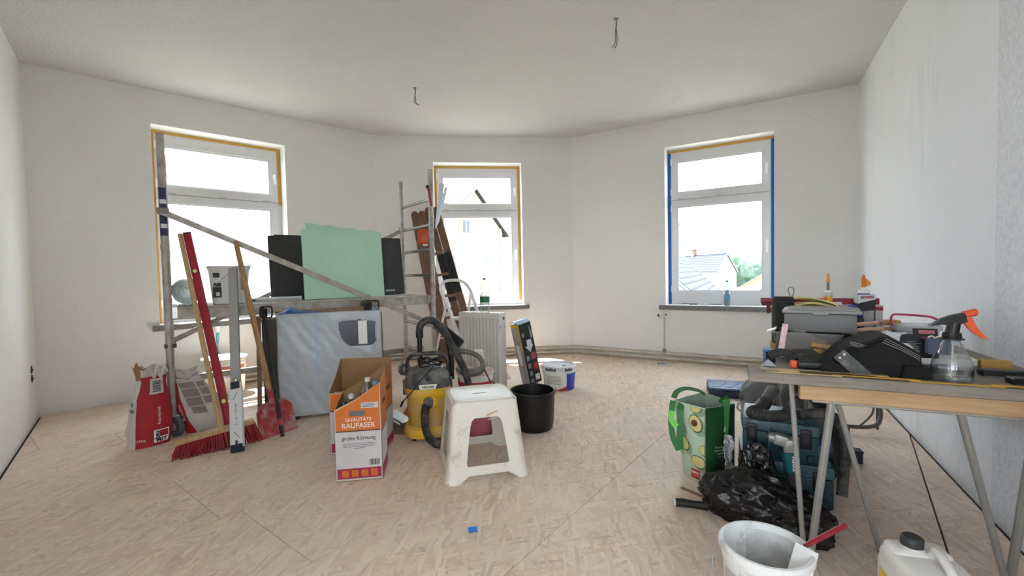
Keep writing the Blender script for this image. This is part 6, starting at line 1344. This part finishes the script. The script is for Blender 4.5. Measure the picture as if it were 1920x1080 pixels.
# ---- angle grinder leaning on the cases
def MKp(x, y, z): return Vector((1.132, 2.195, 0)) + Matrix.Rotation(math.atan2(-.151, .269), 3, 'Z') @ Vector((x, y, z))
t = thing('angle_grinder', 'small angle grinder with silver head propped upright against the cases', 'angle grinder', MKp(.19, -.06, 0), math.atan2(-.151, .269))
m = MB(); m.rbox((-.028, -.012, .345), (.062, .05, .052), .012, 2, rot=(0, R(12), 0)); m.cyl((-.055, -.012, .35), (-.075, -.012, .352), .024, n=16); m.rbox((.004, -.012, .322), (.05, .052, .07), .014, 2); m.build('gear_head', M('cast silver', '#9c9c98', .45, .5, dust=('#c9c5bd', 12, .5, .8)), t)
m = MB(); m.cyl((-.078, -.012, .353), (-.0765, -.012, .353), .058, n=28); m.build('disc', M('disc grey', '#8b8d90', .4, .7), t)
m = MB(); m.cyl((-.064, -.012, .352), (-.088, -.012, .353), .015, n=12); m.build('flange_nut', DGREY, t)
m = MB(); m.tube([(.002, -.012, .295), (.008, -.012, .26), (.012, -.012, .205)], [.034, .032, .027], 14, sub=3); m.build('motor_body', M('teal tool body', '#1d5a62', .45), t)
text('Makita', .026, WPRINT, t, plane_X((.016, -.0455, .252), (.06, 0, -1), (1, 0, .06)), ext=.001, bold=.0004)
m = MB(); m.tube([(.012, -.012, .21), (.016, -.012, .15), (.02, -.014, .09), (.022, -.016, .045)], [.026, .021, .022, .017], 12, sub=3); m.build('rear_grip', GRY, t)
m = MB(); m.rbox((.045, -.012, .155), (.012, .022, .09), .004, 1); m.build('paddle_switch', DGREY, t)
m = MB(); m.tube([(.022, -.016, .05), (.03, -.02, .012), (.07, -.035, .006), (.11, -.02, .008)], .005, 6, sub=4); m.build('power_cable', BLACK, t)
# ---- hoses on top of the cases
t = thing('extraction_hose', 'thick black extraction hose looped over the teal cases', 'hose', (1.3, 2.2, .42)); o0 = Vector((1.3, 2.2, .42))
m = MB(); hose(m, [Vector(p) - o0 for p in ((1.300, 2.27, .470), (1.245, 2.225, .440), (1.185, 2.20, .432), (1.17, 2.155, .436), (1.21, 2.10, .442), (1.275, 2.09, .448), (1.325, 2.13, .462), (1.345, 2.18, .515), (1.40, 2.23, .548), (1.475, 2.26, .53), (1.55, 2.27, .46), (1.605, 2.24, .36), (1.62, 2.215, .25), (1.63, 2.25, .12), (1.64, 2.32, .035), (1.7, 2.4, .03))], .027, .0085, .05, sub=10); m.build('corrugated_hose', HOSE, t)
m = MB(); m.cyl(Vector((1.290, 2.263, .464)) - o0, Vector((1.355, 2.315, .505)) - o0, .030, .033, n=18); m.build('cuff', M('grey cuff', '#5e5e5e', .35, dust=('#a9a59d', 6, .5, .8)), t)
m = MB(); hose(m, [Vector(p) - o0 for p in ((1.36, 2.12, .438), (1.44, 2.12, .442), (1.52, 2.13, .43), (1.585, 2.14, .36), (1.60, 2.14, .24), (1.60, 2.15, .10), (1.58, 2.13, .03))], .024, .0085, .04, sub=10); m.build('corrugated_hose', HOSE, t)
t = thing('flat_nozzle', 'flat black suction nozzle standing on the upper teal case', 'nozzle', MKp(.215, .05, .409), math.atan2(-.151, .269))
m = MB(); m.rbox((0, 0, .055), (.022, .05, .10), .004, 2, rot=(0, R(14), 0)); m.rbox((.012, 0, .10), (.02, .045, .03), .004, 1, rot=(0, R(14), 0)); m.build('nozzle_body', BLACK, t)
# ---- shopping bag
BGL = M('pale green woven plastic', '#b0c2aa', .5, bump=(10, .35)); BGD = M('dark green woven plastic', '#224c2a', .45, bump=(10, .35)); BGI = M('grey green lining', '#a3b3a3', .6)
SB0 = Vector((1.0, 2.318, 0)); t = thing('shopping_bag', 'green shopping bag printed with avocados standing beside the teal cases', 'shopping bag', SB0)
bot = [Vector((0, 0, .002)), Vector((.225, .145, .002)), Vector((.13, .30, .002)), Vector((-.055, .16, .002))]
top = [Vector((-.012, -.03, .425)), Vector((.19, .07, .415)), Vector((.10, .24, .435)), Vector((-.135, .075, .44))]
def face(i, a, v, off=0):
    j = (i + 1) % 4; p = bot[i].lerp(bot[j], a).lerp(top[i].lerp(top[j], a), v); n = (bot[j] - bot[i]).cross(Vector((0, 0, 1))).normalized()
    bulge = .028 * math.sin(math.pi * a) * math.sin(math.pi * min(1, v * .9 + .05)); w_ = .008 * mnoise.noise(Vector((a * 3 + i * 5, v * 4, 1))) * math.sin(math.pi * a)
    return p + n * (bulge + w_ + off)
for i, mt in ((0, BGD), (1, BGL), (2, BGD), (3, BGL)):
    m = MB(); m.grid(lambda a, v: face(i, a, v), 16, 18, thick=.0025); m.build('bag_panel', mt, t)
    m = MB(); m.grid(lambda a, v: face(i, .02 + .96 * a, .80 + .195 * v, -.006), 14, 5); m.build('bag_lining', BGI, t)
    if i == 0: m = MB(); m.grid(lambda a, v: face(i, a, .94 + .06 * v, .0015), 14, 2); m.build('hem_band', M('hem green', '#1a4722', .5), t)
m = MB(); m.add([b_ * 1 for b_ in bot], [(0, 1, 2, 3)]); m.build('bag_base', BGD, t)
m = MB(); m.grid(lambda a, v: face(3, 1 - .012 * a, v, .002), 1, 16); m.build('seam', BPRINT, t)
AVO = M('avocado flesh', '#cfc487', .5, var=(14, .12)); AVG = M('avocado rim', '#2c4a22', .5); PIT = M('avocado stone', '#5a3322', .5); AVS = M('avocado shade print', '#7f9a7c', .5)
def avo(cx, cy, s_, rot, pit, i=3):
    W = .215; Hh = .43
    def shape(k, off, dx=0, dy=0):
        pts = []
        for q in range(20):
            a = 2 * math.pi * q / 20; r_ = s_ * k * (1 - .22 * math.sin(a)); x, y = .72 * r_ * math.cos(a), r_ * math.sin(a)
            x, y = x * math.cos(rot) - y * math.sin(rot) + dx, x * math.sin(rot) + y * math.cos(rot) + dy
            pts.append(face(i, min(.985, max(.012, (cx + x) / W)), min(.985, max(.01, (cy + y) / Hh)), off))
        c = sum(pts, Vector()) / len(pts); m = MB(); m.add(pts + [c], [(q, (q + 1) % 20, 20) for q in range(20)]); return m
    shape(1.05, .0012, .018, -.016).build('shade_print', AVS, t, smooth=False); o = shape(1.0, .0022).build('avocado_print', AVG, t, smooth=False); shape(.88, .0032).build('flesh_print', AVO, o, smooth=False)
    if pit:
        m = MB(); pts = [face(i, min(.985, max(.012, (cx + .36 * s_ * math.cos(a)) / W)), (cy - .15 * s_ + .36 * s_ * math.sin(a)) / Hh, .0042) for a in [2 * math.pi * q / 14 for q in range(14)]]; m.add(pts, [tuple(range(14))]); m.build('stone_print', PIT, o, smooth=False)
for cx, cy_, s_, ro, pt in ((.155, .345, .052, .5, 1), (.045, .31, .045, .35, 0), (.075, .215, .045, .75, 0), (.165, .125, .05, 1.35, 0), (.02, .19, .035, .4, 0), (.15, .42, .038, 1.6, 0), (.205, .20, .03, .2, 0)): avo(cx, cy_, s_, ro, pt)
avo(.06, .40, .03, 1.0, 1, 1)
fl_ = lambda x, y: face(0, x / .268, y / .43, .0035)
surf_text('PRO', .020, WPRINT, t, fl_, org=(.150, .262), bold=.0005); surf_text('PLANET', .013, WPRINT, t, fl_, org=(.150, .245), bold=.0004)
m = MB(); pts = [fl_(.150 + .022 * math.cos(a), .287 + .035 * max(0, math.sin(a))) for a in [2 * math.pi * q / 24 for q in range(24)]]; m.add(pts, [tuple(range(24))]); m.build('emblem', M('emblem pale', '#b7cfc0', .5), t, smooth=False)
for k, s_ in enumerate(('Verantwortung ist gut.', 'Verwende deine Tasche', 'mehrfach, unserer', 'schönen Natur', 'zuliebe.')): surf_text(s_, .0155, WPRINT, t, fl_, org=(.125, .205 - k * .018))
RR = M('red tag print', '#b51c28', .5)
m = MB(); q0 = lambda x, y: face(3, x / .215, y / .43, .0035); m.grid(lambda a, b: q0(.10 + .07 * a + .012 * b, .015 + .058 * b), 6, 5); m.build('red_tag', RR, t)
surf_text('REWE', .021, WPRINT, t, lambda x, y: face(3, x / .215, y / .43, .005), org=(.142, .045), bold=.0007); surf_text('Dein Markt', .010, WPRINT, t, lambda x, y: face(3, x / .215, y / .43, .005), org=(.145, .030))
m = MB(); m.grid(lambda a, b: fl_(.125 + .07 * a, .085 + .035 * b), 6, 4); m.build('red_tag', RR, t); surf_text('REWE', .022, WPRINT, t, lambda x, y: face(0, x / .268, y / .43, .005), org=(.16, .095), bold=.0007)
STR = M('strap green', '#2a6b33', .55, bump=(60, .3)); STL = M('strap light green', '#6cbf45', .5)
def ribbon(parent, pts, w_, mat, name, up=(0, 0, 1), sub=6):
    P_ = catmull([Vector(p) for p in pts], sub); m = MB(); vs = []
    for i, p in enumerate(P_):
        d = (P_[min(i + 1, len(P_) - 1)] - P_[max(i - 1, 0)]).normalized(); s_ = d.cross(Vector(up)).normalized(); vs += [p - s_ * w_ / 2, p + s_ * w_ / 2]
    m.add(vs, [(2 * i, 2 * i + 1, 2 * i + 3, 2 * i + 2) for i in range(len(P_) - 1)]); return m.build(name, mat, parent)
ribbon(t, ((-.105, .045, .43), (-.125, .02, .40), (-.13, .005, .33), (-.135, .0, .26), (-.13, .0, .20)), .034, STR, 'strap', up=(.3, 1, 0)); ribbon(t, ((-.15, .05, .445), (-.165, .03, .40), (-.172, .02, .33), (-.165, .01, .26), (-.14, .0, .195)), .03, STR, 'strap', up=(.3, 1, 0))
ribbon(t, ((-.165, .02, .40), (-.175, .005, .36), (-.155, -.01, .325)), .03, STL, 'strap', up=(.3, 1, 0))
ribbon(t, ((-.135, .08, .45), (-.10, .13, .47), (-.03, .18, .475), (.05, .20, .455), (.09, .21, .43)), .03, STR, 'strap', up=(0, -.6, 1))
ribbon(t, ((.11, .035, .19), (.112, .02, .30), (.115, .012, .40), (.118, .015, .44), (.122, .04, .455), (.12, .07, .42)), .036, STR, 'strap', up=(.3, 1, 0)); ribbon(t, ((.115, .012, .425), (.15, .03, .432), (.18, .05, .438), (.20, .07, .43)), .03, M('strap pale', '#a9cf9e', .5), 'strap', up=(0, .6, 1))
# ---- black bin bag and what pokes out of it
BINB = M('black bin liner', '#0c0c0e', .22, spec=.5, bump=(20, .8, .01)); 
t = thing('bin_bag', 'crumpled black bin bag on the floor in front of the cases', 'bin bag', (1.09, 2.0, 0), math.atan2(-.17, .24))
def crumple(c, rad, seed):
    m = MB()
    def fn(d): 
        r_ = 1 + .22 * mnoise.noise(d * 1.7 + Vector((seed, 2, 0))); r_ += .16 * (1 - 2 * abs(mnoise.noise(d * 3.1 + Vector((0, seed, 4))))) * .8; r_ += .07 * (1 - 2 * abs(mnoise.noise(d * 5 + Vector((seed, 0, 9))))) + .018 * (1 - 2 * abs(mnoise.noise(d * 13 + Vector((1, seed, 3))))); return r_
    m.ell(c, rad, 110, 64, fn=fn); m.v = [(x, y, z if z > .003 else .003 + .0 * z) for x, y, z in m.v]; return m
m = crumple((.0, -.01, .085), (.20, .115, .125), 3.3); m2 = crumple((-.005, .10, .16), (.075, .055, .14), 7.7); m3 = crumple((.15, -.05, .07), (.13, .10, .105), 5.2)
for q in (m2, m3): m.add(q.v, q.f)
m.build('bag_film', BINB, t, ang=70)
t = thing('trowel', 'black handled hand tool with pale butt sticking out of the bin bag', 'hand tool', (.76, 2.115, .026), math.atan2(-.04, .17))
m = MB(); m.tube([(0.006, 0, 0), (.04, 0, .001), (.09, 0, -.002), (.15, 0, -.004)], [.0185, .020, .0175, .021], 14, sub=3); m.build('grip', M('black grip', '#1a1a1b', .6), t)
m = MB(); m.cyl((-.004, 0, 0), (.006, 0, 0), .019, n=16); m.build('butt', M('butt pale', '#c9c9c6', .5), t)
m = MB(); m.cyl((.15, 0, -.008), (.22, 0, -.014), .007, n=8); m.build('shank', STEEL, t)
t = thing('stir_stick', 'thin brown wooden stick on the floor left of the bin bag', 'stick', (.865, 2.30, 0), math.atan2(-.14, .10))
m = MB(); m.bar((0, 0, .006), (.16, 0, .006), .012, .008); m.build('stick', M('brown stick', '#8d6a4e', .7, var=(6, .2)), t, smooth=False)
t = thing('clear_bag', 'grey patterned clear bag squeezed between green bag and cases', 'bag', (1.075, 2.225, 0))
m = MB(); m.grid(lambda a, b: Vector((-.03 + .06 * a, -.03 + .04 * a + .02 * math.sin(a * 3), .05 + .245 * b)) + wob((a * 2, b * 3, 1), 3, .018, 6), 10, 16, thick=.002); m.build('film', M('grey speckled film', '#77787a', .3, var=(42, .8, '#d0d0cf'), bump=(20, .6)), t)
# ---- white bucket in the foreground with spatula
t = thing('mixing_bucket', 'plaster-stained white bucket at the front edge of the view', 'bucket', (.780, 1.376, 0), facing(.78, 1.376))
STB = M('plaster stained white', '#d9dad9', .5, dust=('#9a9894', 10, .52, .68), bump=(18, .15)); pail(t, .108, .122, .28, STB, n=56)
m = MB(); m.lathe([(.1058, .06), (.1175, .26)], 40, a0=R(20), a1=R(120)); m.build('plaster_crust', M('grey plaster crust', '#a5a4a2', .8, var=(16, .4, '#cfcfcd'), bump=(30, .5)), t)
wrap_patch(t, cone_surf(.108, .122, .23), -.14, -.06, .05, .21, M('worn label', '#b9babb', .5, var=(10, .15)), 'label'); wrap_patch(t, cone_surf(.108, .122, .23), .0, .12, .03, .20, M('worn label 2', '#c3c1be', .5, var=(8, .15)), 'label')
[wrap_patch(t, cone_surf(.108, .122, .23, .0018), x0, x1, z0, z1, BPRINT, 'dark_print', 3, 1) for x0, x1, z0, z1 in ((.0, .012, .15, .19), (.018, .03, .16, .185), (.045, .06, .15, .19), (.065, .09, .155, .165), (-.10, -.075, .165, .175))]
m = MB(); m.tube([(-.137, 0, .245), (-.150, -.01, .20), (-.146, -.04, .12), (-.10, -.10, .06), (0, -.135, .04), (.10, -.10, .06), (.146, -.03, .12), (.148, 0, .2), (.137, 0, .245)], .0022, 6, sub=5); m.build('handle', M('pail wire', '#8a8a88', .4, .8), t)
t = thing('putty_spatula', 'white spatula with a dark red handle resting in the stained bucket', 'spatula', (.905, 1.37, .29)); o0 = Vector((.905, 1.37, .29))
m = MB(); m.tube([Vector(p) - o0 for p in ((.885, 1.345, .288), (.905, 1.355, .290), (.98, 1.385, .298), (1.065, 1.42, .307))], [.006, .0075, .0085, .0085], 8); m.build('handle', M('dark red handle', '#8e2430', .45), t)
m = MB(); m.grid(lambda a, b: Vector((.885 - .07 * a - .03 * (b - .5), 1.335 - .055 * a + .06 * (b - .5), .272 + .016 - .085 * a)) - o0, 4, 4, thick=.003); m.build('blade', M('blade white', '#dcdcda', .45), t)
# ---- jerry can
t = thing('jerry_can', 'white plastic jerry can with a black cap and yellow label', 'canister', (1.131, 1.384, 0), math.atan2(-.042, .17)); JW, JD, JH = .180, .235, .292
CAN = M('natural canister plastic', '#d6d3cf', .45, dust=('#b5b0a8', 6, .5, .8))
m = MB(); m.rbox((JW / 2, -JD / 2, JH * .44), (JW, JD, JH * .88), .022, 3); cb = m.build('can_body', CAN, t)
m = MB(); m.rbox((JW / 2, -JD / 2, JH * .86), (JW - .004, JD - .004, .07), .026, 3); m.rbox((JW / 2, -.045, JH * .93), (JW * .86, .085, .05), .020, 3); m.build('can_shoulder', CAN, t)
m = MB(); m.cyl((JW * .42, -.045, JH * .95), (JW * .42, -.045, JH + .012), .026, n=20); m.cyl((JW * .42, -.045, JH + .002), (JW * .42, -.045, JH + .008), .030, n=20); m.build('neck', CAN, t)
m = MB(); m.lathe([(.0, .036), (.022, .036), (.027, .032), (.0285, .028), (.0285, .010), (.027, .008)], 28, (JW * .42, -.045, JH), fn=lambda a, z: 1 + .025 * (1 if math.cos(22 * a) > 0 else -1) * (z < .03)); m.build('cap', M('cap charcoal', '#2e3032', .45), t)
m = MB(); m.tube([(JW * .60, -.075, JH * .95), (JW * .60, -.09, JH + .018), (JW * .59, -.12, JH + .022), (JW * .56, -.17, JH + .006), (JW * .55, -.195, JH - .02)], [.013, .012, .012, .012, .014], 12, sub=4); m.build('handle', CAN, t)
XL_ = plane_X((-.0006, -.03, .0), (0, -1, 0), (0, 0, 1)); panel_strip(t, XL_, [(0.0, .03), (.15, .03), (.15, .20), (0.0, .215)], M('label yellow', '#d2ab3c', .5), 'label', .0012); [panel_strip(t, XL_, [(.03 + k * .02, .165), (.045 + k * .02, .163), (.045 + k * .02, .185), (.03 + k * .02, .187)], M('label brown', '#5a4a1c', .5), 'dark_print', .002) for k in range(5)]; panel_strip(t, XL_, [(0.02, .05), (.13, .05), (.13, .14), (0.02, .14)], M('label pale yellow', '#d8c98e', .5), 'label', .002)
# ---- blue flat case, standing case, grey bag, blue bag, chair frame
t = thing('drill_case', 'dark blue flat tool case lying on the floor behind the table', 'tool case', (1.735, 3.945, 0), math.atan2(-.13, .36))
CB1 = M('dark navy plastic', '#1c2b40', .5); CB2 = M('slate blue lid', '#43618a', .45, var=(3, .1))
m = MB(); m.rbox((.205, .17, .033), (.41, .34, .064), .014, 2); m.build('case_body', CB1, t); m = MB(); m.rbox((.205, .17, .076), (.405, .335, .024), .010, 2); m.build('case_lid', CB2, t)
m = MB(); m.rbox((.01, .10, .065), (.03, .10, .03), .008, 2); m.build('handle', BLACK, t)
for k in range(3): m = MB(); m.rbox((.10 + .10 * k, .15, .0895), (.07, .22, .004), .0015, 1, rot=(0, 0, R(-20))); m.build('lid_rib', CB2, t)
for x in (.10, .31): m = MB(); m.rbox((x, -.003, .055), (.05, .012, .035), .004, 1); m.build('latch', CB1, t)
t = thing('storage_crate', 'dark blue plastic crate standing on end near the right window wall', 'crate', (2.555, 4.53, 0), R(-25))
m = MB(); [m.b2(*q) for q in (((0, 0, 0), (.02, .14, .31)), ((.20, 0, 0), (.22, .14, .31)), ((.02, 0, .29), (.20, .14, .31)), ((.02, 0, 0), (.20, .14, .02)))]; m.build('crate_frame', M('crate blue', '#5e7a9c', .5), t, smooth=False); m = MB(); m.b2((.02, .10, .02), (.20, .14, .29)); m.build('crate_back', M('crate dark', '#16283a', .6), t, smooth=False)
m = MB(); m.rbox((.11, -.006, .155), (.235, .016, .325), .006, 2) if False else None
t = thing('grey_backpack', 'grey fabric backpack with pale straps under the table', 'backpack', (1.72, 2.86, 0), R(-22)); FAB = M('grey fabric', '#77787a', .85, bump=(60, .3), var=(3, .15)); FABD = M('dark grey fabric', '#4b4d50', .85, bump=(60, .3))
m = MB(); m.ell((0.02, .05, .20), (.24, .15, .22), 28, 18, fn=lambda d: (abs(d.x) ** 4 + abs(d.y) ** 4 + abs(d.z) ** 4) ** -.25 * (1 + .07 * mnoise.noise(d * 3))); m.v = [(x, y, max(z, .002)) for x, y, z in m.v]; m.build('bag_body', FAB, t)
m = MB(); m.ell((-.02, -.09, .15), (.16, .07, .12), 24, 14, fn=lambda d: (abs(d.x) ** 4 + abs(d.y) ** 4 + abs(d.z) ** 4) ** -.25 * (1 + .05 * mnoise.noise(d * 3))); m.v = [(x, y, max(z, .002)) for x, y, z in m.v]; m.build('front_pocket', FABD, t)
PS = M('pale strap', '#b5b5b3', .7)
ribbon(t, ((-.22, -.10, .30), (-.24, -.14, .34), (-.16, -.15, .40), (-.06, -.12, .435), (.0, -.10, .42)), .03, FAB, 'shoulder_strap', up=(0, -1, .2)); ribbon(t, ((-.25, -.12, .28), (-.26, -.15, .25), (-.21, -.17, .24), (-.16, -.16, .30), (-.13, -.15, .33)), .012, PS, 'pale_strap', up=(0, -1, .2)); ribbon(t, ((.0, -.12, .43), (.04, -.13, .40), (.06, -.14, .36), (.10, -.13, .35), (.18, -.12, .37)), .012, PS, 'pale_strap', up=(0, -1, .2))
t = thing('wheel_frame', 'curved dark tube frame on the floor behind the trestle legs', 'frame', (2.36, 3.05, 0), R(-15))
m = MB(); m.tube([(-.32, .0, .10), (-.20, -.03, .06), (-.02, -.04, .045), (.10, -.02, .055), (.15, .02, .10), (.16, .05, .18), (.16, .08, .30)], .014, 8, sub=4); m.tube([(.0, -.04, .05), (.10, .02, .12), (.12, .04, .2)], .007, 6, sub=3); m.cyl((-.06, -.035, .0), (-.06, -.035, .05), .006, n=6); m.cyl((.16, .08, .0), (.16, .08, .3), .01, n=8); m.cyl((-.32, 0, 0), (-.32, 0, .1), .01, n=8); m.build('tube_frame', M('tube mid grey', '#5a5654', .45, .4), t)
t = thing('blue_bag', 'crumpled blue plastic bag on the floor behind the trestle', 'plastic bag', (1.86, 2.60, 0))
m = MB(); m.ell((0, 0, .06), (.085, .08, .075), 36, 22, fn=lambda d: 1 + .25 * mnoise.noise(d * 2 + Vector((1, 4, 0))) + .1 * (1 - 2 * abs(mnoise.noise(d * 6)))); m.v = [(x, y, max(z, .002)) for x, y, z in m.v]; m.build('bag_film', M('blue film', '#22418c', .35, bump=(20, .8)), t)
t = thing('orange_pack', 'small orange pack standing behind the blue bag', 'pack', (1.955, 2.66, 0), R(-20))
m = MB(); m.rbox((0, .02, .065), (.085, .035, .13), .008, 2); m.build('pack_body', M('orange red pack', '#d8502a', .4), t); m = MB(); m.b2((-.035, -.0005, .045), (.01, .0022, .085)); m.build('pack_label', M('pale label', '#d0b8b0', .5), t, smooth=False); m = MB(); m.box((-.04, .0, .13), (.012, .03, .04)); m.build('pack_tab', M('navy tab', '#202a50', .5), t)
t = thing('navy_box', 'small dark navy box on the floor beside the blue bag', 'box', (1.985, 2.575, 0), R(-22))
m = MB(); m.rbox((.0, .0, .035), (.065, .06, .07), .004, 1); m.rbox((0, 0, .069), (.071, .066, .010), .003, 1); m.build('box_body', M('navy box', '#1c2536', .5), t)
# ---- on the right window sill
bottle(XR @ Vector((1.955, .02, .706)), 'small water bottle with a pale blue label on the right window sill', .29, .036, '#8a8378', '#6fa9dd', .34, waist=True, tint='#c9dde8', lz=(.28, .42))
t = thing('sill_screwdriver', 'thin dark screwdriver lying along the right window sill', 'screwdriver', XR @ Vector((1.62, .055, .713)), math.atan2((CD - CC).y, (CD - CC).x))
m = MB(); m.cyl((.0, 0, 0), (.28, 0, .002), .0045, n=8); m.build('shaft', DGREY, t); m = MB(); m.cyl((-.09, 0, 0), (0, 0, 0), .008, .007, n=10); m.build('grip', BLACK, t)
t = thing('sill_pliers', 'small yellow and black pliers on the left of the right sill', 'pliers', XR @ Vector((1.44, .04, .712)), math.atan2((CD - CC).y, (CD - CC).x))
for k in (-1, 1): m = MB(); m.tube([(0, .006 * k, .004), (.04, .014 * k, .008), (.09, .012 * k, .006)], .0055, 6, sub=3); m.build('grip', M('yellow black grip', '#6b5f2a', .5), t)
m = MB(); m.box((-.02, 0, .004), (.05, .014, .01)); m.build('jaw', STEEL, t)
t = thing('sill_bracket', 'white plastic fittings lying in the middle of the right sill', 'fitting', XR @ Vector((1.70, .0, .7065)), math.atan2((CD - CC).y, (CD - CC).x))
m = MB(); m.rbox((0, 0, .006), (.13, .02, .012), .003, 1); m.rbox((.03, .0, .016), (.04, .014, .012), .003, 1); m.build('fitting_body', M('pale blue white', '#cfdbe6', .4), t)
